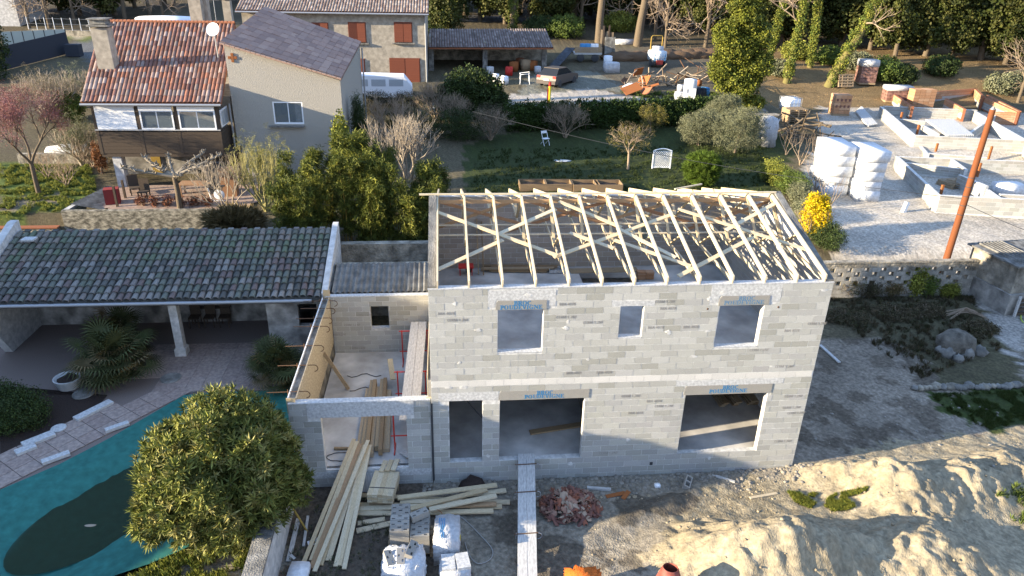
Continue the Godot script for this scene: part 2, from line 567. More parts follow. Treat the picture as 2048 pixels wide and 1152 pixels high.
const ZONES = [
	# outline on the ground, colour of the matter
	[[Vector2(10.56, 0.27), Vector2(12.47, -0.35), Vector2(16.32, -1.09), Vector2(19.99, -1.72), Vector2(26, 8), Vector2(6.5, 8), Vector2(5.47, 4.07), Vector2(5.57, 3.20), Vector2(8.10, 0.99)], Color(0.40, 0.335, 0.225)],
	[[Vector2(-4.0, -0.2), Vector2(-0.4, -0.2), Vector2(0.4, 1.4), Vector2(0.2, 7), Vector2(-4.0, 7)], Color(0.15, 0.12, 0.09)],
	[[Vector2(17.65, -11.53), Vector2(26.38, -12.84), Vector2(24.60, -9.23), Vector2(23.95, -6.63), Vector2(21.75, -3.80), Vector2(18.77, -4.29), Vector2(19.31, -6.08), Vector2(18.04, -9.53)], Color(0.13, 0.115, 0.065)],
	[[Vector2(18.04, -3.77), Vector2(22.00, -4.12), Vector2(30, -3), Vector2(30, 1.0), Vector2(20.13, -1.72), Vector2(18.69, -1.45), Vector2(17.83, -2.58)], Color(0.065, 0.085, 0.025)],
	[[Vector2(24.94, -11.22), Vector2(27.16, -12.82), Vector2(28.66, -12.80), Vector2(22.80, -5.15), Vector2(23.45, -7.07)], Color(0.46, 0.42, 0.36)],
	[[Vector2(22.85, -25.82), Vector2(25.46, -28.56), Vector2(28.32, -34.37), Vector2(32.41, -42.70), Vector2(36.02, -42.75), Vector2(80, -38), Vector2(60, -10), Vector2(27.84, -11.63), Vector2(26.46, -12.97), Vector2(18.79, -12.98), Vector2(20.05, -15.41), Vector2(21.01, -20.38)], Color(0.59, 0.53, 0.44)],
	[[Vector2(1.52, -20.70), Vector2(1.78, -29.55), Vector2(5.30, -32.39), Vector2(25.13, -36.26), Vector2(23.73, -28.56), Vector2(19.26, -20.41)], Color(0.055, 0.07, 0.022)],
	[[Vector2(-0.62, -39.09), Vector2(6.50, -41.29), Vector2(12.50, -43.19), Vector2(16.55, -40.79), Vector2(24.55, -38.85), Vector2(25.82, -36.02), Vector2(6.11, -37.27), Vector2(-0.58, -36.56)], Color(0.56, 0.50, 0.42)],
	[[Vector2(6.50, -41.29), Vector2(7.97, -47.56), Vector2(14.57, -49.55), Vector2(17.90, -46.19), Vector2(15.23, -42.21), Vector2(12.50, -43.19)], Color(0.22, 0.215, 0.17)],
	[[Vector2(13.64, -49.52), Vector2(16.35, -58.77), Vector2(29.03, -60.62), Vector2(22.21, -41.62), Vector2(15.31, -44.50)], Color(0.17, 0.14, 0.095)],
	[[Vector2(26.76, -53.88), Vector2(33.41, -62.08), Vector2(120, -62), Vector2(120, -40), Vector2(52.20, -44.25), Vector2(36.02, -42.75), Vector2(28.84, -42.65), Vector2(25.08, -40.24)], Color(0.27, 0.185, 0.09)],
	[[Vector2(-25.39, -26.55), Vector2(-20.37, -26.52), Vector2(-17.67, -21.02), Vector2(-19.14, -19.79), Vector2(-21.87, -19.15)], Color(0.12, 0.165, 0.035)],
	[[Vector2(-22.53, -20.79), Vector2(-20.12, -22.06), Vector2(-19.24, -21.18), Vector2(-21.91, -19.54)], Color(0.30, 0.25, 0.17)],
	[[Vector2(-35.27, -57.09), Vector2(-32.60, -59.43), Vector2(-25.31, -55.53), Vector2(-20.19, -39.39), Vector2(-24.42, -39.31), Vector2(-29.21, -49.67)], Color(0.17, 0.17, 0.165)],
	[[Vector2(-42.57, -61.11), Vector2(-34.40, -62.84), Vector2(-32.60, -59.43), Vector2(-38.84, -59.06)], Color(0.16, 0.19, 0.05)],
	[[Vector2(-1.65, -73.88), Vector2(20.13, -78.38), Vector2(19.35, -74.33), Vector2(-1.58, -70.54)], Color(0.24, 0.24, 0.25)],
	[[Vector2(11.48, -80.36), Vector2(20.78, -81.79), Vector2(20.26, -79.08), Vector2(11.15, -77.25)], Color(0.20, 0.22, 0.06)],
	[[Vector2(-41.67, -62.11), Vector2(-34.31, -62.60), Vector2(-33.58, -60.74), Vector2(-40.79, -60.29)], Color(0.45, 0.38, 0.26)],
]

var zone_cache := []
func terrain() -> void:
	for q in ZONES:
		var poly := PackedVector2Array(q[0])
		var r := Rect2(poly[0], Vector2.ZERO)
		for p in poly: r = r.expand(p)
		zone_cache.append([q[0], q[1], r, poly])
	var xs := []
	var zs := []
	var x := -150.0
	while x <= 170.0:
		xs.append(x)
		x += 4.0 if x < -60.0 or x > 80.0 else 1.0 if x < -22.0 or x > 34.0 else 0.3 if x < -4.0 or x > 20.0 else 0.15 if x < 4.0 else 0.09
	var z := -240.0
	while z <= 60.0:
		zs.append(z)
		z += 5.0 if z < -100.0 else 1.2 if z < -55.0 else 0.5 if z < -16.0 else 0.28 if z < -6.0 else 0.14 if z < -1.0 else 0.085 if z < 8.5 else 6.0
	var mb := MB.new()
	var nx := xs.size()
	for b in zs.size():
		for a in nx:
			var px: float = xs[a]
			var pz: float = zs[b]
			var y := land(px, pz)
			if px > -3.6 and not (px < 11.3 and pz < 0.1 and pz > -8.3):
				var rub := 0.03
				if px > 6.0 and pz > -3.0: rub = 0.04 + 0.13 * smoothstep(0.05, 0.5, y) if pz > -0.3 else 0.05
				y += rub * (fine_noise.get_noise_2d(px * 1.3, pz * 1.3) + 0.6 * rough_noise.get_noise_2d(px * 3.0, pz * 3.0) + 0.5 * absf(fine_noise.get_noise_2d(px * 3.1 + 40.0, pz * 3.1)))
			else:
				y -= 0.02
			# the basin under the pool cover
			if px < -4.6 and pz > -5.6 and pz < 9.0 and px > -17.0:
				y -= 1.3 * smoothstep(0.0, 0.25, pool_depth(px, pz))
			mb.col = soil_color(px, pz)
			mb.vert(Vector3(px, y, pz), Vector3.UP)
	for b in zs.size() - 1:
		for a in nx - 1:
			var k := b * nx + a
			mb.face(k, k + nx, k + nx + 1)
			mb.face(k, k + nx + 1, k + 1)
	# normals from the slopes
	for b in zs.size():
		for a in nx:
			var l := mb.v[b * nx + maxi(a - 1, 0)]
			var r := mb.v[b * nx + mini(a + 1, nx - 1)]
			var u := mb.v[maxi(b - 1, 0) * nx + a]
			var d := mb.v[mini(b + 1, zs.size() - 1) * nx + a]
			mb.n[b * nx + a] = (d - u).cross(r - l).normalized()
	structure("ground", mb.done(), M.soil)

func soil_color(x: float, z: float) -> Color:
	var j := rough_noise.get_noise_2d(x * 2.0, z * 2.0)
	var p := Vector2(x + 0.6 * j, z + 0.6 * rough_noise.get_noise_2d(z * 2.0 + 50.0, x * 2.0))
	var c := Color(0.33, 0.29, 0.225)
	if x > 11.2 and z < 0.4 and z > -8.5: c = Color(0.31, 0.26, 0.20) if rough_noise.get_noise_2d(x * 1.5, z * 1.5) > -0.1 else Color(0.19, 0.155, 0.115)
	if x > -0.4 and x < 11.2 and z > 0.9 and z < 6.0 and rough_noise.get_noise_2d(x * 1.2 + 7.0, z * 1.2) > 0.12: c = Color(0.17, 0.145, 0.11)
	if z < -8.0: c = Color(0.15, 0.125, 0.075)
	if z < -60.0: c = Color(0.12, 0.095, 0.055)
	for q in zone_cache:
		if q[2].has_point(p) and Geometry2D.is_point_in_polygon(p, q[3]): c = q[1]
	var k := 1.0 + 0.30 * fine_noise.get_noise_2d(x, z) + 0.25 * rough_noise.get_noise_2d(x * 0.6, z * 0.6)
	return Color(c.r * k, c.g * k, c.b * k)

# how far inside the pool's outline a point lies, in metres (0 outside)
const POOL = [Vector2(-4.85, -5.46), Vector2(-5.70, -5.18), Vector2(-7.74, -5.20), Vector2(-8.75, -5.06), Vector2(-9.39, -4.07), Vector2(-10.29, -2.68), Vector2(-11.24, -1.45), Vector2(-12.38, -0.36), Vector2(-15.0, 2.0), Vector2(-13.5, 6.0), Vector2(-7.77, 3.04), Vector2(-7.15, 2.75), Vector2(-6.12, 2.07), Vector2(-5.33, 1.64), Vector2(-4.75, 0.6), Vector2(-4.75, -4.6)]
var pool_poly := PackedVector2Array(POOL)
func pool_depth(x: float, z: float) -> float:
	var p := Vector2(x, z)
	if not Geometry2D.is_point_in_polygon(p, pool_poly): return 0.0
	var best := 99.0
	for k in pool_poly.size():
		var q := Geometry2D.get_closest_point_to_segment(p, pool_poly[k], pool_poly[(k + 1) % pool_poly.size()])
		best = minf(best, q.distance_to(p))
	return best

# courses of blocks on a wall face; the first `single` of them are parts of their own, the rest join mb
func lay(p: Node, mb: MB, o: Vector3, U: Vector3, N: Vector3, u0: float, u1: float, rows: Array, holes: Array, single: int, long := 0.5, sorts: Array = [], called := "block", tint := Color(0.435, 0.43, 0.39)) -> int:
	var made := 0
	for r in rows.size():
		var v0: float = rows[r][0]
		var v1: float = rows[r][1]
		var segs := [[u0, u1]]
		for h in holes:
			if minf(v1, h[3]) - maxf(v0, h[1]) < 0.035: continue
			var nxt := []
			for s in segs:
				if h[2] <= s[0] or h[0] >= s[1]: nxt.append(s)
				else:
					if h[0] - s[0] > 0.04: nxt.append([s[0], h[0]])
					if s[1] - h[2] > 0.04: nxt.append([h[2], s[1]])
			segs = nxt
		var off: float = u0 + rows[r][2] - long
		for s in segs:
			var a: float = off
			while a < s[1]:
				var b0 := maxf(a, s[0])
				var b1 := minf(a + long, s[1])
				if b1 - b0 > 0.05:
					var w := snappedf(b1 - b0 - 0.014, 0.005)
					var proud := rng.randf_range(-0.002, 0.003)
					var c := o + U * ((b0 + b1) / 2.0) + Vector3.UP * ((v0 + v1) / 2.0 + rng.randf_range(-0.001, 0.001)) + N * (proud - 0.015)
					var t := Transform3D(Basis(U, Vector3.UP, N), c)
					var size := Vector3(w, v1 - v0 - 0.017, 0.03)
					if made < single:
						var m: Material = rows[r][3] if rows[r].size() > 3 and rows[r][3] else pick(sorts if sorts else M.blocks)
						box(called, p, t.origin, size, m, t.basis)
					else:
						var k := rng.randf_range(0.86, 1.12)
						mb.col = Color(tint.r * k, tint.g * k, tint.b * k * rng.randf_range(0.97, 1.04))
						mb.box(t, size)
					made += 1
				a += long
	return made

const WIDE := 11.06
const DEEP := 8.1
const RIDGE := 1.27
var openings := [[1.84, 4.37, 3.07, 5.70], [5.17, 4.75, 5.82, 5.73], [7.94, 4.37, 9.20, 5.70], [0.49, 0.72, 1.44, 2.85], [1.93, 0.72, 4.37, 2.84], [7.33, 0.71, 9.80, 2.83]]

func block_house() -> void:
	var h := thing("block_house", "unfinished two storey grey block house with open timber roof trusses", "house", Vector3(0, 0, 0))
	var X := Vector3.RIGHT
	var Zp := Vector3.BACK
	var mb := MB.new()
	mb.wall(Vector3(0, 0, -0.006), X, Zp, 0.188, 0.0, WIDE, -0.3, 6.32, openings)
	var front := put("front_wall", h, mb.done(), M["block core"])
	var rows := []
	for k in 14: rows.append([6.12 - 0.2 * k, 6.32 - 0.2 * k, 0.42 if k % 2 == 0 else 0.20])
	rows.append([3.32, 3.52, 0.03])
	for k in 18: rows.append([3.12 - 0.2 * k, 3.32 - 0.2 * k, 0.22 if k % 2 == 0 else 0.46])
	var holes := openings.duplicate()
	holes.append_array([[1.77, 5.70, 3.14, 5.97], [1.57, 5.78, 3.38, 6.28], [7.88, 5.70, 9.31, 5.98], [7.63, 5.78, 9.62, 6.32], [4.92, 5.73, 6.1, 5.89], [1.89, 2.84, 4.48, 3.13], [7.26, 2.82, 9.89, 3.12], [0.2, 2.86, 1.89, 3.14], [7.0, 3.12, 10.2, 3.30]])
	var rest := MB.new()
	var n := lay(front, rest, Vector3.ZERO, X, Zp, 0.0, WIDE, rows.slice(0, 14), holes, 250)
	for k in 23:
		var a := maxf(0.004, 0.03 + 0.5 * (k - 1) + 0.0)
		var b := minf(WIDE - 0.004, 0.03 + 0.5 * k)
		if b - a > 0.03: box("edging_block", front, Vector3((a + b) / 2, 3.42, -0.013), Vector3(snappedf(b - a - 0.008, 0.005), 0.182, 0.03), pick(M.pale_blocks))
	var low := lay(front, rest, Vector3.ZERO, X, Zp, 0.0, WIDE, rows.slice(15), holes, 26)
	tag(put("lower_blocks", front, rest.done(), M["tinted concrete"]), "", "", "", "stuff")
	# cast concrete and lintels
	var wc: Material = M["white concrete"]
	for q in [[1.57, 5.972, 3.38, 6.27], [1.57, 5.78, 1.765, 5.972], [3.145, 5.78, 3.38, 5.972], [7.63, 5.982, 9.62, 6.315], [7.63, 5.78, 7.875, 5.982], [9.315, 5.78, 9.62, 5.982], [0.2, 2.86, 1.885, 3.135], [7.0, 3.122, 10.2, 3.295], [4.92, 5.735, 6.1, 5.885]]:
		box("concrete_pad", front, Vector3((q[0] + q[2]) / 2, (q[1] + q[3]) / 2, -0.014), Vector3(q[2] - q[0], q[3] - q[1], 0.031), wc)
	for q in [[1.77, 5.70, 3.14, 5.97, 0], [7.88, 5.70, 9.31, 5.98, 1], [1.89, 2.84, 4.48, 3.13, 0], [7.26, 2.82, 9.89, 3.12, 0]]:
		var lt := MB.new()
		var cut := 0.07
		lt.prism([Vector3(q[0], q[1], -0.19), Vector3(q[2], q[1], -0.19), Vector3(q[2], q[3], -0.19), Vector3(q[0] + cut, q[3], -0.19), Vector3(q[0] + 0.02, q[3] - 0.06, -0.19)], Vector3(0, 0, 0.205))
		put("lintel", front, lt.done(), M["lintel concrete"])
		var cx: float = (q[0] + q[2]) / 2 + (0.0 if q[2] - q[0] < 2 else 0.0)
		var ink: Material = M["stencil blue worn"] if q[4] else M["stencil blue"]
		words("stencil", front, "BROC", 0.165, ink, Transform3D(Basis.IDENTITY, Vector3(cx + rng.randf_range(-0.06, 0.06), q[3] - 0.075, 0.0165)), true)
		words("stencil", front, "POUDEVIGNE", 0.165, ink, Transform3D(Basis.IDENTITY, Vector3(cx, q[3] - 0.20, 0.0165)), true)
	# ink stamps on single blocks
	for q in [[Vector3(0.46, 5.62, 0.00), 0], [Vector3(0.76, 5.42, 0.00), 1], [Vector3(3.70, 5.83, 0.00), 0], [Vector3(3.70, 5.44, 0.00), 1], [Vector3(4.44, 5.26, 0.00), 1], [Vector3(6.38, 5.85, 0.00), 1], [Vector3(6.48, 5.64, 0.00), 0], [Vector3(6.20, 5.06, 0.00), 0], [Vector3(7.20, 5.05, 0.00), 0], [Vector3(10.14, 4.86, 0.00), 0], [Vector3(10.84, 5.07, 0.00), 1], [Vector3(4.00, 3.67, 0.00), 0], [Vector3(4.86, 3.66, 0.00), 0], [Vector3(9.29, 4.26, 0.00), 1], [Vector3(10.14, 3.69, 0.00), 1], [Vector3(5.71, 2.84, 0.00), 1], [Vector3(6.41, 2.64, 0.00), 0], [Vector3(6.73, 2.46, 0.00), 1], [Vector3(5.90, 2.25, 0.00), 0], [Vector3(10.61, 2.66, 0.00), 1], [Vector3(10.63, 2.26, 0.00), 1], [Vector3(10.81, 2.06, 0.00), 1], [Vector3(10.59, 1.04, 0.00), 1], [Vector3(5.21, 0.84, 0.00), 1]]:
		var at: Vector3 = q[0]
		words("ink_stamp", front, "CERM 1.2NF" if q[1] else "BBA 4078", 0.105, M["stamp ink"], Transform3D(Basis.IDENTITY, Vector3(at.x, at.y, 0.0035)))
	for q in [Vector3(7.60, 5.60, 0.00), Vector3(9.61, 5.61, 0.00)]: tube("anchor_hole", front, [Vector3(q.x, q.y, -0.05), Vector3(q.x, q.y, 0.004)], 0.03, M["rusty rod"], 8)  # solid dark plugs; the shade in each hole is put into the colour
	box("air_brick", front, Vector3(Vector3(6.56, 0.39, 0.00).x, Vector3(6.56, 0.39, 0.00).y, -0.006), Vector3(0.09, 0.11, 0.03), M["dark metal"])
	for k in 30:
		var sx := rng.randf_range(0.2, WIDE - 0.2)
		var sy := 0.3 + 0.2 * rng.randi_range(0, 29)
		var inside := false
		for q in openings: inside = inside or (sx > q[0] - 0.1 and sx < q[2] + 0.1 and sy > q[1] - 0.1 and sy < q[3] + 0.35)
		if not inside: put("mortar_smear", front, rock_mesh(320 + k % 5, 0.07, 0.6), M["block core"], Transform3D(Basis(Vector3.BACK, rng.randf() * TAU).scaled(Vector3(rng.randf_range(0.5, 1.5), rng.randf_range(0.4, 1.0), 0.06)), Vector3(sx, sy, 0.001)))
	box("wall_cap", h, Vector3(WIDE / 2, 6.335, -0.1), Vector3(WIDE + 0.02, 0.03, 0.215), wc)
	for q in [[1.84, 3.07], [5.17, 5.82], [7.94, 9.20]]:
		box("window_sill", h, Vector3((q[0] + q[1]) / 2, (4.76 if q[0] == 5.17 else 4.382), -0.1), Vector3(q[1] - q[0] - 0.002, 0.022, 0.21), wc)
	# gables
	for s in 2:
		var x0 := 0.0 if s == 0 else WIDE - 0.2
		var g := MB.new()
		var out := [Vector3(x0, -0.3, -DEEP), Vector3(x0, 6.32, -DEEP), Vector3(x0, 6.32 + RIDGE, -DEEP / 2), Vector3(x0, 6.35, -0.195), Vector3(x0, -0.3, -0.195)]
		g.prism(out, Vector3(0.2, 0, 0))
		var gw := put("gable_wall", h, g.done(), M["block core"])
		var gb := MB.new()
		var inner := s == 1
		for k in 16:
			var v0 := 3.54 + 0.2 * k
			var inset := maxf(0.0, (v0 + 0.2 - 6.32) / RIDGE * DEEP / 2)
			if DEEP - 0.4 - 2 * inset < 0.6: continue
			if inner: lay(gw, gb, Vector3(WIDE - 0.206, 0, -0.2), Vector3.FORWARD, Vector3.LEFT, inset, DEEP - 0.4 - inset, [[v0, v0 + 0.2, 0.1 if k % 2 else 0.35]], [], 0, 0.5, [], "block", Color(0.46, 0.43, 0.375))
			else: lay(gw, gb, Vector3(-0.006, 0, -0.2), Vector3.FORWARD, Vector3.LEFT, inset, DEEP - 0.4 - inset, [[v0, v0 + 0.2, 0.1 if k % 2 else 0.35]], [], 0)
		tag(put("blockwork", gw, gb.done(), M["tinted concrete"]), "", "", "", "stuff")
		for e in [[0.0, 1], [-DEEP, -1]]:
			var a := Vector3(x0 + 0.1, 6.345, e[0] - 0.03 * e[1])
			var b := Vector3(x0 + 0.1, 6.345 + RIDGE, -DEEP / 2)
			beam("raking_cap", h, a + Vector3(0, 0.035, 0), b + Vector3(0, 0.03, 0), 0.214, 0.06, M["grey concrete"])
	# rear wall with one tall opening upstairs
	var rb := MB.new()
	var ro := [[Vector3(7.74, 5.58, -7.90).x, 4.2, Vector3(8.12, 5.57, -7.90).x, 5.75]]
	rb.wall(Vector3(0, 0, -DEEP + 0.194), X, Zp, 0.194, 0.2, WIDE - 0.2, -0.3, 6.32, ro)
	var rear := put("rear_wall", h, rb.done(), M["block core"])
	var rr := MB.new()
	rows = []
	for k in 14: rows.append([6.12 - 0.2 * k, 6.32 - 0.2 * k, 0.42 if k % 2 == 0 else 0.20])
	lay(rear, rr, Vector3(0, 0, -DEEP + 0.2), X, Zp, 0.2, WIDE - 0.2, rows, ro, 0, 0.5, [], "block", Color(0.43, 0.375, 0.31))
	tag(put("blockwork", rear, rr.done(), M["tinted concrete"]), "", "", "", "stuff")
	for q in [[1.6, 4.9], [3.0, 4.45], [3.9, 5.3], [4.6, 4.4], [2.4, 5.5], [8.9, 4.7], [9.6, 4.5]]:
		words("ink_stamp", rear, "CERM 1.2NF" if rng.randf() < 0.6 else "BBA 4078", 0.11, M["stamp ink"], Transform3D(Basis.IDENTITY, Vector3(q[0], q[1] - 0.04, -DEEP + 0.2035)))
	box("wall_cap", h, Vector3(WIDE / 2, 6.335, -DEEP + 0.1), Vector3(WIDE, 0.03, 0.21), wc)
	# floors
	box("ground_slab", h, Vector3(WIDE / 2, 0.60, -DEEP / 2), Vector3(WIDE - 0.404, 0.2, DEEP - 0.404), M["slab concrete"])
	var us := MB.new()
	for q in [[0.202, 0.202, WIDE - 0.202, DEEP - 1.76], [0.202, DEEP - 1.758, 5.4, DEEP - 0.202], [7.5, DEEP - 1.758, WIDE - 0.202, DEEP - 0.202], [5.402, DEEP - 0.86, 7.498, DEEP - 0.202]]:
		us.box(Transform3D(Basis.IDENTITY, Vector3((q[0] + q[2]) / 2, 3.42, -(q[1] + q[3]) / 2)), Vector3(q[2] - q[0], 0.2, q[3] - q[1]))
	put("upper_slab", h, us.done(), M["slab concrete"])
	box("partition_wall", h, Vector3(4.9, 2.015, -4.2), Vector3(0.15, 2.6, 5.0), M["grey concrete"])

	# things lying in the house
	var top := 3.525
	for k in 9:
		var a: Vector3 = Vector3(2.00, 3.56, -7.57)
		var b: Vector3 = Vector3(4.44, 3.56, -7.47)
		var o := beam("roof_board", self, a + Vector3(rng.randf_range(-0.25, 0.25), 0.02 + 0.05 * (k / 3), 0.14 * (k % 3) - 0.2), b + Vector3(rng.randf_range(-0.3, 0.25), 0.02 + 0.05 * (k / 3), 0.14 * (k % 3) - 0.2 + rng.randf_range(-0.05, 0.05)), 0.12, 0.045, pick(M.old_wood))
		tag(o, "brown board in the pile along the upstairs rear wall", "board", "boards piled upstairs")
	var prop := 0
	for q in [[Vector3(1.65, 3.56, -7.26), Vector3(1.67, 5.53, -7.75)], [Vector3(1.83, 3.56, -7.16), Vector3(1.78, 5.41, -7.72)]]:
		tag(beam("plank", self, q[0], Vector3(q[0].x - 0.05, 5.5 - 0.1 * prop, -7.87), 0.14, 0.04, M.old_wood[prop + 1], Vector3.RIGHT), ["narrow plank leaning upright against the upstairs rear wall", "wider plank leaning upright, the right one of two"][prop], "plank")
		prop += 1
	var lay_a: Vector3 = Vector3(5.10, 3.55, -7.47)
	tag(beam("formwork_board", self, Vector3(lay_a.x, 3.535, -7.45), Vector3(lay_a.x + 2.6, 3.535, -7.5), 0.42, 0.03, M.old_wood[1]), "wide wooden board on the upstairs floor behind the stair opening", "board")
	var stack := thing("clay_tile_stack", "small stack of orange clay tiles on the upstairs floor", "tile stack", Vector3(7.77, 3.53, -6.68))
	for k in 5:
		for c in 2: box("tile", stack, Vector3(-0.16 + 0.32 * c, 0.035 + 0.06 * k, rng.randf_range(-0.015, 0.015)), Vector3(0.3, 0.05, 0.24), pick(M.bricks))
	var saw := thing("saw_bench", "small red site saw standing in the upstairs left rear corner", "saw", Vector3(1.19, 3.53, -7.35))
	box("table", saw, Vector3(0, 0.32, 0), Vector3(0.55, 0.05, 0.4), M["red paint"])
	box("motor", saw, Vector3(0.1, 0.20, 0), Vector3(0.22, 0.2, 0.22), M["dark metal"])
	for q in [[-0.22, -0.15], [0.22, -0.15], [-0.22, 0.15], [0.22, 0.15]]: box("leg", saw, Vector3(q[0], 0.147, q[1]), Vector3(0.03, 0.295, 0.03), M["red paint"])
	var lip := thing("mortar_trough", "grey plastic trough on the upstairs floor beside the board pile", "trough", Vector3(4.56, 3.53, -7.41))
	box("base", lip, Vector3(0, 0.015, 0), Vector3(0.5, 0.03, 0.3), M["dark metal"])
	for q in [[0, 0.16, 0.54, 0.02], [0, -0.16, 0.54, 0.02], [0.26, 0, 0.02, 0.30], [-0.26, 0, 0.02, 0.30]]: box("side", lip, Vector3(q[0], 0.085, q[1]), Vector3(q[2], 0.14, q[3]), M["white concrete"])
	var bd: Vector3 = Vector3(2.99, 0.75, -1.28)
	tag(beam("plank", self, Vector3(bd.x, 0.745, bd.z), Vector3(4.75, 0.745, bd.z - 0.35), 0.22, 0.05, M.old_wood[0]), "single brown plank lying inside the wide ground floor opening", "plank")
	var ng := 0
	for q in [[Vector3(9.46, 0.75, -2.73), Vector3(9.59, 0.75, -2.37)], [Vector3(9.98, 0.75, -2.70), Vector3(10.04, 0.75, -2.40)], [Vector3(10.35, 0.75, -2.77), Vector3(10.57, 0.75, -2.43)], [Vector3(10.61, 0.75, -2.76), Vector3(10.77, 0.75, -2.42)]]:
		for k in 3:
			var e: Vector3 = q[1]
			tag(beam("stored_plank", self, Vector3(e.x + 0.07 * k, 0.745 + 0.05 * k, e.z), Vector3(e.x - 0.25 + 0.03 * k, 0.745 + 0.05 * k, -7.6), 0.2, 0.045, pick(M.old_wood)), "brown plank stored inside the right ground floor opening, %s pile, layer %s" % [NTH[ng], NTH[k]], "plank", "planks stored inside the ground floor")
		ng += 1
	tag(tube("steel_prop", self, [Vector3(0.55, 2.9, -0.9), Vector3(1.5, 1.4, -1.2)], 0.022, M["dark metal"]), "dark diagonal bar standing inside the narrow doorway", "bar")
	tag(box("red_hoarding", self, Vector3(0.46, 1.75, -0.7), Vector3(0.04, 1.5, 0.25), M["red paint"]), "narrow red panel leaning just inside the doorway", "panel")

func trusses() -> void:
	var xs := [0.24, 1.07, 1.95, 2.83, 3.72, 4.61, 5.49, 6.38, 7.28, 8.19, 9.10, 10.00, 10.80]
	var nm := ["fastened to the left gable", "second from the left gable", "third from the left gable", "fourth from the left gable", "fifth from the left gable", "sixth from the left gable", "in the middle of the roof", "sixth from the right gable", "fifth from the right gable", "fourth from the right gable", "third from the right gable", "second from the right gable", "fastened to the right gable"]
	var proto: Node3D
	var D := DEEP
	var s := (1.27 - 0.22) / (D / 2)
	for k in xs.size():
		var lb: String = "pale spruce roof truss, " + nm[k]
		if k:
			copy_of(proto, Vector3(xs[k], 6.35, 0), rng.randf_range(-0.004, 0.004), lb)
			continue
		proto = thing("roof_truss", lb, "roof truss", Vector3(xs[0], 6.35, 0), 0, "spruce roof trusses")
		var w: Material = M.new_wood[2]
		for e in 2:
			var z0 := 0.0 if e == 0 else -D
			var zr := -D / 2
			var mb := MB.new()
			var dn := 0.13
			var pts := [Vector3(-0.02, 0.22 - dn, z0), Vector3(-0.02, 0.22, z0), Vector3(-0.02, 1.27, zr), Vector3(-0.02, 1.27 - dn - 0.005, zr)]
			if e == 1: pts.reverse()
			mb.prism(pts, Vector3(0.048, 0, 0))
			put("top_chord", proto, mb.done(), M.new_wood[2 if e == 0 else 0])
		box("bottom_chord", proto, Vector3(0, 0.056, -D / 2), Vector3(0.038, 0.11, D - 0.02), M.new_wood[3])
		for q in [[-D * 0.25, 0.22 + s * D * 0.25 - 0.14, -D * 0.34, 0.11], [-D / 2 + 0.03, 1.13, -D * 0.35, 0.11], [-D / 2 - 0.03, 1.13, -D * 0.65, 0.11], [-D * 0.75, 0.22 + s * D * 0.25 - 0.14, -D * 0.66, 0.11]]:
			beam("web", proto, Vector3(0, q[1], q[0]), Vector3(0, q[3], q[2]), 0.036, 0.08, M.new_wood[1], Vector3.RIGHT)
		for q in [[-0.15, 0.12], [-D * 0.35, 0.06], [-D * 0.65, 0.06], [-D / 2, 1.17]]:
			box("nail_plate", proto, Vector3(0.0205, q[1], q[0]), Vector3(0.003, 0.09, 0.16), M.zinc)
	# bracing boards under the front slope
	var slope := Vector3(0, 1, 0.262).normalized()
	var n := 0
	var where := ["from the left gable down to the fourth truss", "low at the left gable", "rising beside the second and third trusses", "rising from the fourth truss across the middle", "near the ridge over the fifth truss", "short, over the fifth truss", "falling over the middle trusses", "with a free end low at the eaves", "falling to the right gable", "falling low across the middle", "rising to the right gable's top"]
	for q in [[Vector3(0.26, 7.39, -3.27), Vector3(3.56, 6.81, -1.20)], [Vector3(0.26, 6.69, -0.69), Vector3(2.10, 7.03, -1.95)], [Vector3(2.00, 7.09, -2.20), Vector3(3.80, 7.42, -3.40)], [Vector3(3.46, 6.80, -1.18), Vector3(7.32, 7.35, -3.10)], [Vector3(3.95, 7.53, -3.80), Vector3(5.62, 7.16, -2.45)], [Vector3(4.06, 7.11, -2.25), Vector3(5.21, 6.91, -1.50)], [Vector3(5.53, 7.14, -2.38), Vector3(6.88, 6.77, -1.02)], [Vector3(6.76, 6.57, -0.27), Vector3(9.44, 7.03, -1.93)], [Vector3(7.56, 7.41, -3.35), Vector3(10.84, 6.84, -1.28)], [Vector3(5.30, 7.01, -1.90), Vector3(7.22, 6.68, -0.68)], [Vector3(8.74, 7.11, -2.27), Vector3(10.98, 7.50, -3.80)]]:
		var a: Vector3 = q[0]
		var b: Vector3 = q[1]
		var drop := Vector3(0, -0.06 - (0.03 if n % 2 else 0.0), 0)
		tag(beam("brace_board", self, a + drop, b + drop, 0.13, 0.026, M.new_wood[[0, 3, 2, 0][n % 4]], slope), "pale diagonal roof brace, " + where[n], "brace", "diagonal roof braces")
		n += 1
	n = 0
	for q in [[Vector3(0.26, 7.33, -4.30), Vector3(3.12, 6.40, -4.60)], [Vector3(0.24, 6.37, -4.60), Vector3(2.76, 7.38, -4.30)], [Vector3(2.36, 6.19, -4.60), Vector3(5.75, 7.35, -4.30)], [Vector3(3.04, 7.33, -4.30), Vector3(6.15, 6.29, -4.60)], [Vector3(5.91, 6.62, -4.60), Vector3(8.21, 7.42, -4.30)], [Vector3(5.25, 7.46, -4.30), Vector3(8.75, 6.38, -4.60)], [Vector3(8.29, 6.19, -4.60), Vector3(11.25, 7.38, -4.30)], [Vector3(8.58, 7.32, -4.30), Vector3(11.16, 6.51, -4.60)]]:
		tag(beam("web_brace", self, q[0], q[1], 0.1, 0.026, M.brown_wood[n % 3], Vector3(0, 0.1, 1)), "brown zigzag brace under the ridge, number %s from the left gable" % ["one", "two", "three", "four", "five", "six", "seven", "eight"][n], "brace", "brown braces under the ridge")
		n += 1
	n = 0
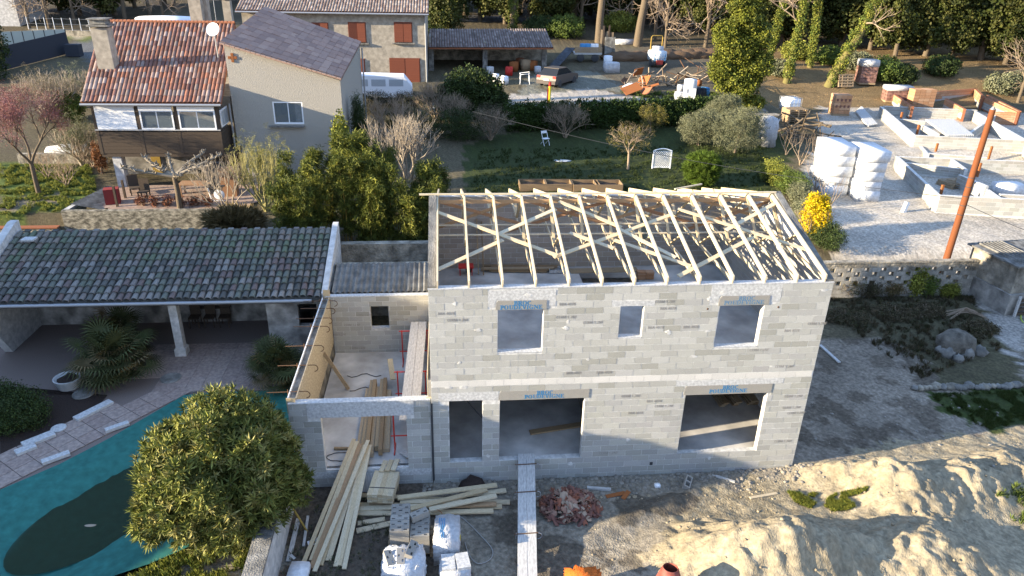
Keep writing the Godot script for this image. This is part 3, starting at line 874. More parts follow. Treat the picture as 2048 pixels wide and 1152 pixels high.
	for q in [[Vector3(0.24, 6.48, -3.58), Vector3(11.81, 6.48, -3.76)], [Vector3(0.30, 6.48, -4.47), Vector3(11.40, 6.48, -4.35)]]:
		tag(beam("tie_batten", self, Vector3(0.2, 6.485, q[0].z), Vector3(10.86, 6.485, q[0].z), 0.08, 0.025, M.new_wood[2]), ["long thin batten across the ceiling ties, nearer the facade", "long thin batten across the ceiling ties, nearer the rear wall"][n], "batten")
		n += 1
	tag(beam("ridge_batten", self, Vector3(-0.3, 7.66, -3.98), Vector3(10.9, 7.66, -3.98), 0.05, 0.05, M.new_wood[2]), "long ridge batten overhanging the left gable", "batten")
	tag(beam("ridge_board", self, Vector3(0.2, 7.40, -4.05), Vector3(10.86, 7.40, -4.05), 0.03, 0.12, M.brown_wood[1]), "brown board under the ridge between the gables", "board")
	tag(beam("loose_batten", self, Vector3(8.35, 7.10, -6.20), Vector3(9.57, 7.03, -7.00), 0.06, 0.04, M.new_wood[2]), "loose pale batten lying across the rear slope above the trusses", "batten")

func annex() -> void:
	var a := thing("block_annex", "roofless grey block annex between the pool terrace and the tall house", "annex")
	var X := Vector3.RIGHT
	var Zp := Vector3.BACK
	# front wall with its wide opening
	var mb := MB.new()
	var hole := [[-3.1, 0.58, -0.72, 2.42]]
	mb.wall(Vector3(0, 0, -0.036), X, Zp, 0.19, -3.95, -0.03, -0.3, 2.86, hole)
	var fw := put("front_wall", a, mb.done(), M["block core"])
	var rest := MB.new()
	var rows := []
	for k in 15: rows.append([2.70 - 0.2 * k, 2.90 - 0.2 * k, 0.12 if k % 2 == 0 else 0.37])
	lay(fw, rest, Vector3(0, 0, -0.03), X, Zp, -3.95, -0.03, rows, [hole[0], [-3.45, 2.42, -0.5, 2.9], [-3.95, 0.30, -0.03, 0.52]], 80)
	box("lintel_beam", a, Vector3(-1.975, 2.655, -0.125), Vector3(2.95, 0.47, 0.215), M["white concrete"])
	box("sill_beam", a, Vector3(-1.99, 0.41, -0.125), Vector3(3.9, 0.215, 0.215), M["white concrete"])
	box("wall_cap", a, Vector3(-1.99, 2.905, -0.125), Vector3(3.92, 0.03, 0.225), M["white concrete"])
	tag(box("joint_strip", self, Vector3(0.005, 1.45, 0.012), Vector3(0.05, 2.7, 0.03), M["dark metal"]), "thin black strip in the joint between annex and tall house", "joint strip")
	# rear wall
	mb = MB.new()
	var win := [[-2.34, 1.56, -1.68, 2.50]]
	mb.wall(Vector3(0, 0, -6.906), X, Zp, 0.19, -3.75, -0.03, -0.3, 2.88, win)
	var rw := put("rear_wall", a, mb.done(), M["block core"])
	rows = []
	for k in 12: rows.append([2.68 - 0.2 * k, 2.88 - 0.2 * k, 0.12 if k % 2 == 0 else 0.37])
	lay(rw, rest, Vector3(0, 0, -6.9), X, Zp, -3.75, -0.03, rows, win, 110)
	for q in [Vector3(-2.58, 2.18, -6.90), Vector3(-3.04, 1.78, -6.90), Vector3(-1.28, 1.96, -6.90), Vector3(-3.58, 1.39, -6.90), Vector3(-2.89, 0.80, -6.90)]:
		words("ink_stamp", rw, "CERM 1.2NF", 0.11, M["stamp ink"], Transform3D(Basis.IDENTITY, Vector3(q.x, q.y - 0.04, -6.8965)))
	box("wall_cap", a, Vector3(-1.99, 2.90, -7.0), Vector3(3.9, 0.035, 0.215), M["white concrete"])
	box("window_sill", a, Vector3(-2.01, 1.572, -7.0), Vector3(0.655, 0.02, 0.22), M["white concrete"])
	# left wall, still in its formwork
	box("left_wall", a, Vector3(-3.87, 1.28, -3.5), Vector3(0.2, 3.16, 6.7), M["grey concrete"])
	box("formwork_panel", a, Vector3(-3.745, 2.05, -3.45), Vector3(0.022, 1.9, 6.55), M.osb)
	box("formwork_panel", a, Vector3(-3.99, 2.2, -3.45), Vector3(0.022, 1.5, 6.6), M["white metal"])
	box("formwork_stop", a, Vector3(-3.87, 2.80, -0.10), Vector3(0.24, 0.5, 0.03), M.new_wood[1])
	box("formwork_stop", a, Vector3(-3.87, 2.98, -6.95), Vector3(0.24, 0.36, 0.03), M.new_wood[1])
	box("right_form", a, Vector3(-0.10, 2.3, -3.5), Vector3(0.02, 2.6, 6.6), M.new_wood[2])
	box("right_beam", a, Vector3(-0.045, 2.2, -3.5), Vector3(0.08, 2.5, 6.75), M["lintel concrete"])
	box("right_stop", a, Vector3(-0.07, 2.65, -0.1), Vector3(0.16, 0.6, 0.03), M.new_wood[2])
	box("floor_slab", a, Vector3(-1.95, 0.48, -3.5), Vector3(3.55, 0.2, 6.75), M["slab concrete"])
	var n := 0
	for z in [-0.6, -2.05, -3.25, -4.55, -5.15, -5.9, -6.5]:
		var c := thing("mason_clamp", "rusty steel clamp across the annex formwork, number %s from the front" % ["one", "two", "three", "four", "five", "six", "seven"][n], "clamp", Vector3(-3.87, 2.9, z), rng.randf_range(-0.03, 0.03), "clamps on the annex formwork")
		tube("bar", c, [Vector3(-0.75, 0.04, 0), Vector3(0.32, 0.04, 0)], 0.013, M["rusty rod"])
		var arc := []
		for k in 9:
			var t := PI / 2 - PI * k / 8.0
			arc.append(Vector3(0.32 + 0.11 * cos(t), -0.07 + 0.11 * sin(t), 0))
		tube("hook", c, arc, 0.013, M["rusty rod"])
		tube("slide", c, [Vector3(-0.17, 0.12, 0), Vector3(-0.17, -0.16, 0)], 0.014, M["rusty rod"])
		n += 1
	# scaffold boards on red trestles
	var p0: Vector3 = Vector3(-0.71, 1.95, -8.22)
	var p1: Vector3 = Vector3(-0.71, 1.95, -1.57)
	for k in 2:
		tag(beam("scaffold_board", self, Vector3(-0.72 + 0.29 * k, 1.95, -6.6), Vector3(-0.82 + 0.29 * k, 1.95, -0.45), 0.28, 0.05, M["grey board"]), ["left grey scaffold board on the red trestles in the annex", "right grey scaffold board on the red trestles in the annex"][k], "scaffold board")
	n = 0
	for z in [-6.0, -3.2, -0.9]:
		var t := thing("scaffold_trestle", ["red steel trestle nearest the annex rear wall", "red steel trestle in the middle of the annex", "red steel trestle just behind the annex front opening"][n], "trestle", Vector3(-0.72, 0.58, z), 0, "red trestles in the annex")
		for x in [-0.45, 0.45]: tube("post", t, [Vector3(x, 0.0, 0), Vector3(x, 1.36, 0)], 0.024, M["red paint"])
		for y in [0.5, 1.33]: tube("rail", t, [Vector3(-0.55, y, 0), Vector3(0.5, y, 0)], 0.02, M["red paint"])
		for x in [-0.45, 0.45]: tube("foot", t, [Vector3(x, 0.02, -0.3), Vector3(x, 0.02, 0.3)], 0.02, M["red paint"])
		n += 1
	# timber on the annex floor
	for k in 8:
		var x := -2.28 + 0.135 * k
		var w := 0.12 if k != 6 else 0.24
		if k == 7: continue
		tag(beam("timber_baulk", self, Vector3(x - 0.02 * k, 0.66 + 0.05 * (k % 3), -4.4 + rng.randf_range(-0.35, 0.3) + (0.3 if k == 6 else 0.0)), Vector3(x + 0.03, 0.66 + 0.05 * (k % 3), -0.62 + rng.randf_range(-0.2, 0.1)), w, 0.14 + 0.04 * (k % 3), M.old_wood[[3, 1, 0, 3, 1, 2, 3, 1][k]]), "long timber baulk lying on the annex floor, number %s from the formwork" % ["one", "two", "three", "four", "five", "six", "seven", "eight"][k], "timber", "baulks on the annex floor")
	tag(beam("raking_strut", self, Vector3(-3.72, 1.9, -4.6), Vector3(-2.95, 0.61, -4.3), 0.12, 0.05, M.old_wood[1], Vector3.BACK), "board propping the annex formwork at its middle", "strut")
	tag(beam("ledger_board", self, Vector3(-3.65, 0.62, -3.2), Vector3(-2.5, 0.62, -3.1), 0.1, 0.07, M.old_wood[1]), "short board across the annex floor beside the baulks", "board")
	tag(beam("ledger_board", self, Vector3(-3.0, 0.62, -1.0), Vector3(-2.3, 0.62, -0.95), 0.08, 0.07, M.old_wood[0]), "short board on the floor just behind the annex opening", "board")
	tag(beam("short_plank", self, Vector3(-0.95, 0.60, -0.75), Vector3(-0.68, 0.72, -0.35), 0.2, 0.03, M["grey board"]), "short grey plank tilted behind the annex opening", "plank")
	tag(beam("short_plank", self, Vector3(-1.42, 0.95, -4.3), Vector3(-1.55, 1.35, -5.0), 0.18, 0.04, M.new_wood[1]), "short pale plank leaning at the end of the baulks", "plank")
	var ring := []
	for k in 25: ring.append(Vector3(-2.75 + 0.42 * cos(TAU * k / 24.0), 0.60 + 0.01 * sin(k * 2.0), -0.62 + 0.2 * sin(TAU * k / 24.0)))
	tag(tube("cable_loop", self, ring, 0.012, M["dark metal"]), "loop of dark cable on the annex floor by the opening", "cable")
	for k in 3:
		var pts := []
		for j in 8: pts.append(Vector3(-3.1 + 0.17 * j + 0.2 * k, 0.60, -5.2 + 0.9 * k + 0.12 * sin(j * 1.3 + k)))
		tag(tube("cable", self, pts, 0.012, M["dark metal"]), ["dark cable near the annex rear wall", "dark cable beside the baulks", "dark cable near the middle board"][k], "cable")

func half_pipe(r: float, r2: float, length: float, thick := 0.012) -> ArrayMesh:
	# a canal tile: tapered half round, open below, running from z = 0 (low, wide) to z = -length
	var mb := MB.new()
	var n := 8
	for k in n:
		var a := PI * k / n
		var b := PI * (k + 1) / n
		var p := Vector3(cos(a), 0.75 * sin(a), 0)
		var q := Vector3(cos(b), 0.75 * sin(b), 0)
		var back := Vector3(0, 0, -length)
		mb.quad(p * r, p * r2 + back, q * r2 + back, q * r)
		mb.quad(p * r, q * r, q * (r - thick), p * (r - thick))
		if k == 0: mb.quad(p * r + Vector3(0, -0.03, 0), p * r2 + back, p * r2 + back, p * r)
	return mb.done()

func pool_side() -> void:
	var h := thing("pool_house", "open pool house with mossy canal tile roof and white pillar", "pool house")
	var e := Vector3(0, 2.78, -7.15)
	var r := Vector3(0, 4.02, -10.9)
	var slope := (r - e).normalized()
	var up := Vector3.RIGHT.cross(slope)
	up = slope.cross(Vector3.RIGHT)
	if up.y < 0.0: up = -up
	var xl := -16.2
	var xr := -4.12
	# deck under the tiles
	var dk := MB.new()
	dk.prism([Vector3(xl, e.y - 0.02, e.z), Vector3(xl, r.y - 0.02, r.z), Vector3(xl, e.y + 0.2, -14.0), Vector3(xl, e.y + 0.1, -14.0), Vector3(xl, r.y - 0.14, r.z), Vector3(xl, e.y - 0.14, e.z)], Vector3(xr - xl, 0, 0))
	var roof := put("roof", h, dk.done(), M.moss_tiles[2])
	var tile := half_pipe(0.116, 0.086, 0.45)
	var rows := 11
	var step := e.distance_to(r) / rows
	var cols := 47
	var pitch := (xr - xl) / cols
	var left := []
	var cl := []
	var basis := Basis(Vector3.RIGHT, up, -slope)
	for j in rows:
		for k in cols:
			var base := e.lerp(r, float(j) / rows) + slope * rng.randf_range(-0.06, 0.0)
			var b2 := basis.rotated(Vector3.RIGHT, -0.075 + rng.randf_range(-0.02, 0.015)).rotated(Vector3.UP, rng.randf_range(-0.05, 0.05))
			var t := Transform3D(b2, Vector3(xl + pitch * (k + 0.5) + rng.randf_range(-0.006, 0.006), base.y, base.z) + up * 0.045)
			if j < 6 and k > 2: put("canal_tile", roof, tile, pick(M.moss_tiles), t)
			else:
				left.append(t)
				var q: Color = [Color(0.32, 0.30, 0.25), Color(0.25, 0.27, 0.20), Color(0.20, 0.20, 0.16), Color(0.35, 0.30, 0.25), Color(0.22, 0.26, 0.17)][rng.randi() % 5]
				cl.append(q)
	tag(put("upper_canal_tiles", roof, fuse(tile, left, cl), M["mossy far"]), "", "", "", "stuff")
	for k in cols:
		box("ridge_tile", roof, Vector3(xl + pitch * (k + 0.5), r.y + 0.07, r.z - 0.02), Vector3(pitch * 0.8, 0.05, 0.2), pick(M.moss_tiles)) if k % 2 else null
	var gut := MB.new()
	gut.tube([Vector3(xl, 2.68, -7.08), Vector3(-4.45, 2.68, -7.08)], 0.07, 8)
	put("gutter", h, gut.done(), M.zinc)
	box("fascia", h, Vector3((xl - 4.4) / 2, 2.62, -7.18), Vector3(-4.4 - xl, 0.14, 0.04), M["dark timber"])
	# verges and walls
	var vg := MB.new()
	vg.prism([Vector3(-4.1, 2.5, -7.2), Vector3(-4.1, 2.92, -7.2), Vector3(-4.1, 4.25, -10.95), Vector3(-4.1, 4.25, -11.2), Vector3(-4.1, 0, -11.2), Vector3(-4.1, 0, -7.3)], Vector3(0.22, 0, 0))
	put("right_gable", h, vg.done(), M["white render"])
	vg = MB.new()
	vg.prism([Vector3(-16.5, 2.5, -7.2), Vector3(-16.5, 3.1, -7.2), Vector3(-16.5, 4.45, -10.95), Vector3(-16.5, 4.45, -11.2), Vector3(-16.5, 0, -11.2), Vector3(-16.5, 0, -8.6)], Vector3(0.3, 0, 0))
	put("left_gable", h, vg.done(), M["white render"])
	box("chimney_cap", h, Vector3(-15.31, 4.10, -10.00), Vector3(0.45, 0.06, 0.35), M["white concrete"])
	box("rear_wall", h, Vector3(-10.1, 1.3, -10.9), Vector3(12.2, 2.7, 0.2), M["grey render"])
	var ew := MB.new()
	ew.wall(Vector3(0, 0, -7.6), Vector3.RIGHT, Vector3.BACK, 0.2, -6.25, -4.11, 0.0, 2.6, [[-5.1, 1.4, -4.4, 2.3]])
	put("end_wall", h, ew.done(), M["grey render"])
	box("end_side_wall", h, Vector3(-6.15, 1.3, -9.3), Vector3(0.2, 2.6, 3.0), M["grey render"])
	var pb: Vector3 = Vector3(-9.74, 0.00, -8.22)
	var pil := MB.new()
	pil.box(Transform3D(Basis.IDENTITY, Vector3(0, 1.3, 0)), Vector3(0.30, 2.6, 0.30))
	pil.box(Transform3D(Basis.IDENTITY, Vector3(0, 0.16, 0)), Vector3(0.42, 0.32, 0.42))
	pil.box(Transform3D(Basis.IDENTITY, Vector3(0, 0.345, 0)), Vector3(0.36, 0.05, 0.36))
	pil.box(Transform3D(Basis.IDENTITY, Vector3(0, 2.5, 0)), Vector3(0.38, 0.1, 0.38))
	put("pillar", h, pil.done(), M["white render"], Transform3D(Basis.IDENTITY, Vector3(pb.x, 0.0, pb.z + 0.15)))
	box("lintel", h, Vector3(-10.2, 2.45, -7.95), Vector3(12.0, 0.2, 0.25), M["grey render"])
	# steps and furniture in the shade
	var st := thing("step_stool", "pale wooden steps standing in the pool house shade", "steps", Vector3(-15.13, 0.00, -11.22))
	for k in 3: box("tread", st, Vector3(0, 0.28 + 0.28 * k, -0.22 * k), Vector3(0.75, 0.04, 0.24), M["white render"])
	for x in [-0.39, 0.39]: beam("side", st, Vector3(x, 0.0, 0.12), Vector3(x, 0.95, -0.6), 0.04, 0.16, M["grey render"])
	var tb := thing("garden_table", "dark garden table at the back of the pool house", "table", Vector3(-9.33, 0.00, -10.95))
	box("top", tb, Vector3(0, 0.74, 0), Vector3(1.6, 0.04, 0.8), M["dark timber"])
	for q in [[-0.7, -0.3], [0.7, -0.3], [-0.7, 0.3], [0.7, 0.3]]: box("leg", tb, Vector3(q[0], 0.36, q[1]), Vector3(0.05, 0.72, 0.05), M["dark timber"])
	for k in 3:
		var ch := thing("garden_chair", ["dark garden chair at the left end of the pool house table", "dark garden chair in the middle of the pool house table", "dark garden chair at the right end of the pool house table"][k], "chair", Vector3(-9.33, 0.00, -10.95) + Vector3(-0.6 + 0.6 * k, 0, 0.55), PI, "chairs in the pool house")
		box("seat", ch, Vector3(0, 0.44, 0), Vector3(0.42, 0.04, 0.42), M["dark timber"])
		box("backrest", ch, Vector3(0, 0.7, 0.2), Vector3(0.42, 0.45, 0.03), M["dark timber"])
		for q in [[-0.18, -0.18], [0.18, -0.18], [-0.18, 0.18], [0.18, 0.18]]: box("leg", ch, Vector3(q[0], 0.21, q[1]), Vector3(0.035, 0.42, 0.035), M["dark timber"])
	# terrace and its tiles
	var tr := MB.new()
	var flat := [Vector2(-17, -11), Vector2(-4.0, -11), Vector2(-4.0, -4.6), Vector2(-4.75, -4.6)]
	var k0 := POOL.size() - 1
	flat.append(Vector2(-4.75, -4.65))
	for k in 8: flat.append(POOL[k])
	flat.append(Vector2(-17, 1.6))
	var ix := Geometry2D.triangulate_polygon(PackedVector2Array(flat))
	for k in range(0, ix.size(), 3):
		var a := Vector3(flat[ix[k]].x, 0.012, flat[ix[k]].y)
		var b := Vector3(flat[ix[k + 1]].x, 0.012, flat[ix[k + 1]].y)
		var c := Vector3(flat[ix[k + 2]].x, 0.012, flat[ix[k + 2]].y)
		if (b - a).cross(c - a).y < 0: tr.tri(a, c, b)
		else: tr.tri(a, b, c)
	var ter := structure("terrace", tr.done(), M["paving joint"])
	for a in 17:
		for b in 8:
			var p := Vector2(-13.0 + 0.55 * a, -8.6 + 0.5 * b)
			if pool_depth(p.x, p.y + 0.3) > 0 or (p.x < -10.2 and p.y > -6.4) or p.x > -4.3: continue
			box("paving_tile", ter, Vector3(p.x, 0.022, p.y), Vector3(0.54, 0.02, 0.49), pick(M.paving))
	# tiles along the slanting pool edge
	var e0: Vector3 = Vector3(-8.77, 0.00, -5.12)
	var e1: Vector3 = Vector3(-12.43, 0.00, -0.45)
	var run := (e1 - e0).normalized()
	var out := Vector3(run.z, 0, -run.x)
	if out.z > 0: out = -out
	var eb := Basis(run, Vector3.UP, run.cross(Vector3.UP))
	for a in 16:
		for b in 3:
			if b == 2 and a < 3: continue
			box("coping_tile", ter, e0 + run * (0.05 + 0.62 * a) + out * (0.28 + 0.56 * b) + Vector3(0, 0.034, 0), Vector3(0.6, 0.02, 0.54), pick(M.paving), eb)
	# earth bed between the terrace and the coping
	var bed := MB.new()
	var bp := [Vector3(-15.40, 0.03, -6.15), Vector3(-13.36, 0.03, -5.40), Vector3(-11.40, 0.03, -5.29), Vector3(-11.44, 0.03, -3.80), Vector3(-11.97, 0.03, -2.74), Vector3(-13.07, 0.03, -1.69)]
	for k in range(1, bp.size() - 1): bed.tri(bp[0], bp[k], bp[k + 1]) if (bp[k] - bp[0]).cross(bp[k + 1] - bp[0]).y > 0 else bed.tri(bp[0], bp[k + 1], bp[k])
	structure("planting_bed", bed.done(), M["bed soil"])
	var n := 0
	for q in [[Vector3(-11.43, 0.05, -4.28), 1.25, 0.3, 0.95], [Vector3(-12.45, 0.05, -2.74), 0.9, 0.34, 0.75], [Vector3(-12.59, 0.05, -2.24), 0.55, 0.3, 0.75], [Vector3(-10.28, 0.06, -3.27), 0.7, 0.2, 0.62], [Vector3(-11.48, 0.06, -1.75), 0.75, 0.22, 0.62]]:
		tag(box("kerb_stone", self, q[0] + Vector3(0, 0.03, 0), Vector3(q[1], 0.1, q[2]), M["white concrete"], Basis(Vector3.UP, q[3])), ["long white kerb stone between the palm and the pool", "white stone slab at the edge of the dark hedge", "small white slab beyond the round cover", "pale skimmer lid half way along the pool edge", "pale skimmer lid on the coping near the picture edge"][n], "kerb stone")
		n += 1
	n = 0
	for q in [[Vector3(-9.59, 0.03, -6.27), 0.36, 0], [Vector3(-12.23, 0.05, -5.37), 0.36, 0], [Vector3(-12.13, 0.05, -3.34), 0.23, 1]]:
		var mb := MB.new()
		mb.lathe(Transform3D(Basis.IDENTITY, q[0]), [Vector2(q[1], 0), Vector2(q[1], 0.03), Vector2(q[1] * 0.9, 0.04), Vector2(0.01, 0.045)], 20)
		tag(put("manhole_cover", self, mb.done(), M["grey concrete"] if q[2] == 0 else M["white concrete"]), ["round grey cover in the terrace beside the palms", "round grey cover in the bed below the white tub", "small round white cover in the bed"][n], "cover")
		n += 1
	var tub := thing("planter_tub", "white round planter tub beside the large palm", "planter", Vector3(-12.94, 0.03, -5.59) + Vector3(0, 0, -0.35))
	var tm := MB.new()
	tm.lathe(Transform3D.IDENTITY, [Vector2(0.36, 0.0), Vector2(0.46, 0.36), Vector2(0.47, 0.38), Vector2(0.41, 0.38), Vector2(0.40, 0.30), Vector2(0.01, 0.30)], 24)
	put("bowl", tub, tm.done(), M["white render"])
	put("soil", tub, rock_mesh(5, 0.36, 0.25), M["bed soil"], Transform3D(Basis.from_scale(Vector3(1, 0.25, 1)), Vector3(0, 0.3, 0)))
	# the cover sags and holds a puddle
	var cov := MB.new()
	var nx := 64
	var nz := 64
	var ids := {}
	for b in nz + 1:
		for a in nx + 1:
			var p := Vector2(-16.0 + 11.4 * a / nx, -5.6 + 12.6 * b / nz)
			var d := pool_depth(p.x, p.y)
			if d <= 0.0:
				var best := 99.0
				var bq := p
				for k in pool_poly.size():
					var q := Geometry2D.get_closest_point_to_segment(p, pool_poly[k], pool_poly[(k + 1) % pool_poly.size()])
					if q.distance_to(p) < best:
						best = q.distance_to(p)
						bq = q
				if best > 0.3: continue
				p = bq
			var ax: Vector2 = p - PUD_A
			var dirv := (PUD_B - PUD_A)
			var t := clampf(ax.dot(dirv) / dirv.length_squared(), 0.0, 1.0)
			var far := (p - (PUD_A + dirv * t)).length()
			var sag := 0.08 * (1.0 - exp(-d * 1.5)) + 0.50 * exp(-pow(far / 1.35, 2.0)) * smoothstep(0.0, 1.2, d)
			var fold := 0.05 * rough_noise.get_noise_2d(p.x * 3.0, p.y * 3.0) * smoothstep(0.0, 0.4, d)
			ids[b * 100 + a] = cov.vert(Vector3(p.x, 0.075 - sag + fold, p.y), Vector3.UP)
	for b in nz:
		for a in nx:
			var q := [b * 100 + a, (b + 1) * 100 + a, (b + 1) * 100 + a + 1, b * 100 + a + 1]
			if ids.has(q[0]) and ids.has(q[1]) and ids.has(q[2]): cov.face(ids[q[0]], ids[q[1]], ids[q[2]])
			if ids.has(q[0]) and ids.has(q[2]) and ids.has(q[3]): cov.face(ids[q[0]], ids[q[2]], ids[q[3]])
	var sum := PackedVector3Array()
	sum.resize(cov.v.size())
	for k in range(0, cov.i.size(), 3):
		var f := (cov.v[cov.i[k + 2]] - cov.v[cov.i[k]]).cross(cov.v[cov.i[k + 1]] - cov.v[cov.i[k]])
		for j in 3: sum[cov.i[k + j]] += f
	for k in sum.size(): cov.n[k] = sum[k].normalized()
	tag(put("pool_cover", self, cov.done(), M["pool cover"]), "sagging teal tarpaulin cover stretched over the swimming pool", "pool cover")
	var pw := MB.new()
	var ring := []
	for k in 40:
		var an := TAU * k / 40.0
		var dv := (PUD_B - PUD_A)
		var mid := (PUD_A + PUD_B) / 2.0
		var q := mid + dv.normalized() * cos(an) * (dv.length() / 2 + 1.2) + dv.normalized().orthogonal() * sin(an) * 1.45
		ring.append(Vector3(q.x, -0.20, q.y))
	for k in 40:
		var c := Vector3((PUD_A.x + PUD_B.x) / 2, -0.20, (PUD_A.y + PUD_B.y) / 2)
		if (ring[k] - c).cross(ring[(k + 1) % 40] - c).y > 0: pw.tri(c, ring[k], ring[(k + 1) % 40])
		else: pw.tri(c, ring[(k + 1) % 40], ring[k])
	structure("puddle_water", pw.done(), M["puddle water"])
	tag(put("floating_leaf", self, rock_mesh(2, 0.16, 0.2), M["pale twig"], Transform3D(Basis(Vector3.UP, 0.5).scaled(Vector3(1, 0.1, 0.35)), Vector3(-9.39, -0.19, 0.97))), "pale dead leaf afloat in the middle of the puddle", "leaf")
	n = 0
	for u in [Vector3(-8.50, 0.06, -5.08), Vector3(-7.87, 0.06, -5.08), Vector3(-7.21, 0.06, -5.04), Vector3(-6.58, 0.06, -5.04)]:
		tag(tube("tension_cord", self, [u + Vector3(-0.25, 0, 0.02), u + Vector3(0.12, 0, -0.22), u + Vector3(0.22, 0, 0.02)], 0.012, M["dark metal"]), "thin black cord tying the pool cover to the terrace", "cord", "cords of the pool cover")
		n += 1
	# corrugated lean-to behind the annex
	var lt := thing("lean_to", "lean-to with weathered corrugated roof behind the annex", "lean-to")
	var ca: Vector3 = Vector3(-3.73, 2.75, -8.92)
	var cr := MB.new()
	var w0 := -3.75
	var w1 := -0.25
	var zlo := -7.35
	var zhi := -9.1
	var wn := 150
	var prev := []
	for k in wn + 1:
		var x := lerpf(w0, w1, float(k) / wn)
		var y := 0.03 * sin(TAU * x / 0.2)
		var nn := Vector3(-cos(TAU * x / 0.2) * 0.9, 1, 0.2).normalized()
		var cur := [cr.vert(Vector3(x, 2.85 + y, zlo), nn), cr.vert(Vector3(x, 3.28 + y, zhi), nn)]
		if prev.size():
			cr.face(prev[0], cur[0], cur[1])
			cr.face(prev[0], cur[1], prev[1])
		prev = cur
	put("corrugated_roof", lt, cr.done(), M["fibre cement"])
	box("rear_wall", lt, Vector3(-2.0, 1.5, -9.3), Vector3(3.7, 3.4, 0.2), M["old concrete"])
	box("side_wall", lt, Vector3(-3.95, 1.4, -8.2), Vector3(0.2, 2.8, 2.0), M["grey render"])
	tag(box("boundary_wall", self, Vector3(-1.9, 1.6, -11.4), Vector3(4.0, 3.3, 0.35), M["old concrete"]), "low pale garden wall running behind the lean-to roof", "wall")
	# unseen house added beyond the left edge, its roof profile shaped to shade the pool
	var nb := thing("unseen_shade_house", "unseen rendered house added beyond the left edge and shaped to shade the pool", "house")
	var g := MB.new()
	g.prism([Vector3(-37, 0, 9.0), Vector3(-37, 0, -14.5), Vector3(-37, 6.6, -14.5), Vector3(-37, 9.6, -6), Vector3(-37, 7.4, 1.2), Vector3(-37, 5.0, 1.4), Vector3(-37, 3.8, 9.0)], Vector3(12, 0, 0))
	put("walls", nb, g.done(), M["smooth render"])
	for q in [[-14.9, 6.55, -6.0, 9.7], [-6.0, 9.7, 1.2, 7.5], [1.4, 5.06, 9.3, 3.85]]:
		slab(nb, "roof", Vector3(-37.4, q[1], q[0]), Vector3(-24.7, q[1], q[0]), Vector3(-24.7, q[3], q[2]), Vector3(-37.4, q[3], q[2]), 0.06, M.terracotta)
	for q in [[-11.0, 4.6], [-7.0, 4.6], [-3.0, 4.6], [-11.0, 1.6], [-3.0, 1.6], [5.0, 1.8]]:
		var sh := box("shutter", nb, Vector3(-24.97, q[1], q[0]), Vector3(0.06, 1.4, 1.2), M["shutter red"])
		box("sill", sh, Vector3(0.04, -0.75, 0), Vector3(0.14, 0.08, 1.4), M["grey concrete"])

const PUD_A := Vector2(-10.05, 1.55)
const PUD_B := Vector2(-8.06, -0.97)

func rock_mesh(sd: int, r: float, rough: float) -> ArrayMesh:
	var key := "rock%d_%.2f_%.2f" % [sd, r, rough]
	if cache.has(key): return cache[key]
	var f := FastNoiseLite.new()
	f.seed = sd
	f.frequency = 0.9
	var mb := MB.new()
	var rings := 7
	var seg := 10
	for a in rings + 1:
		for b in seg:
			var th := PI * a / rings
			var ph := TAU * b / seg
			var d := Vector3(sin(th) * cos(ph), cos(th), sin(th) * sin(ph))
			var k := r * (1.0 + rough * 1.6 * f.get_noise_3dv(d * 1.4) + rough * 0.6 * f.get_noise_3dv(d * 4.0))
			mb.vert(d * k, d)
	for a in rings:
		for b in seg:
			var b2 := (b + 1) % seg
			mb.face(a * seg + b, a * seg + b2, (a + 1) * seg + b2)
			mb.face(a * seg + b, (a + 1) * seg + b2, (a + 1) * seg + b)
	cache[key] = mb.done()
	return cache[key]

const NTH = ["one", "two", "three", "four", "five", "six", "seven", "eight", "nine", "ten", "eleven", "twelve", "thirteen", "fourteen", "fifteen", "sixteen"]

func hollow_block() -> ArrayMesh:
	if cache.has("hollow"): return cache["hollow"]
	var mb := MB.new()
	var holes := []
	for a in 3:
		for b in 2:
			if (a + b) % 2 == 0: holes.append([-0.21 + 0.16 * a, 0.03 + 0.09 * b, -0.12 + 0.16 * a, 0.075 + 0.09 * b])
	mb.wall(Vector3.ZERO, Vector3.RIGHT, Vector3.BACK, 0.19, -0.245, 0.245, 0.0, 0.195, holes)
	cache["hollow"] = mb.done()
	return cache["hollow"]

func hollow_open() -> ArrayMesh:
	if cache.has("hollow2"): return cache["hollow2"]
	var mb := MB.new()
	mb.wall(Vector3.ZERO, Vector3.RIGHT, Vector3.BACK, 0.19, -0.245, 0.245, 0.0, 0.195, [[-0.2, 0.035, -0.03, 0.16], [0.03, 0.035, 0.2, 0.16]])
	cache["hollow2"] = mb.done()
	return cache["hollow2"]

func crumpled(sd: int, size: Vector3, rough: float, soften := 0.22) -> ArrayMesh:
	# a soft rounded box, as of film drawn over blocks
	var f := FastNoiseLite.new()
	f.seed = sd
	f.frequency = 1.6
	f.fractal_octaves = 3
	var mb := MB.new()
	var n := 14
	for side in 6:
		var ax: Vector3 = [Vector3.RIGHT, Vector3.LEFT, Vector3.UP, Vector3.DOWN, Vector3.BACK, Vector3.FORWARD][side]
		var u := Vector3(ax.y, ax.z, ax.x)
		var w := ax.cross(u)
		var k0 := mb.v.size()
		for a in n + 1:
			for b in n + 1:
				var p := ax + u * (2.0 * a / n - 1) + w * (2.0 * b / n - 1)
				var d := p.normalized()
				var q := p.lerp(d * 1.25, soften)
				var k := 1.0 + rough * f.get_noise_3dv(p * 2.2)
				mb.vert(q * size * 0.5 * k, (d + 0.8 * rough * Vector3(f.get_noise_3dv(p * 5.0), f.get_noise_3dv(p * 5.0 + ax * 9.0), f.get_noise_3dv(p * 5.0 + u * 9.0))).normalized())
		for a in n:
			for b in n:
				var k := k0 + a * (n + 1) + b
				mb.face(k, k + n + 1, k + n + 2)
				mb.face(k, k + n + 2, k + 1)
	return mb.done()

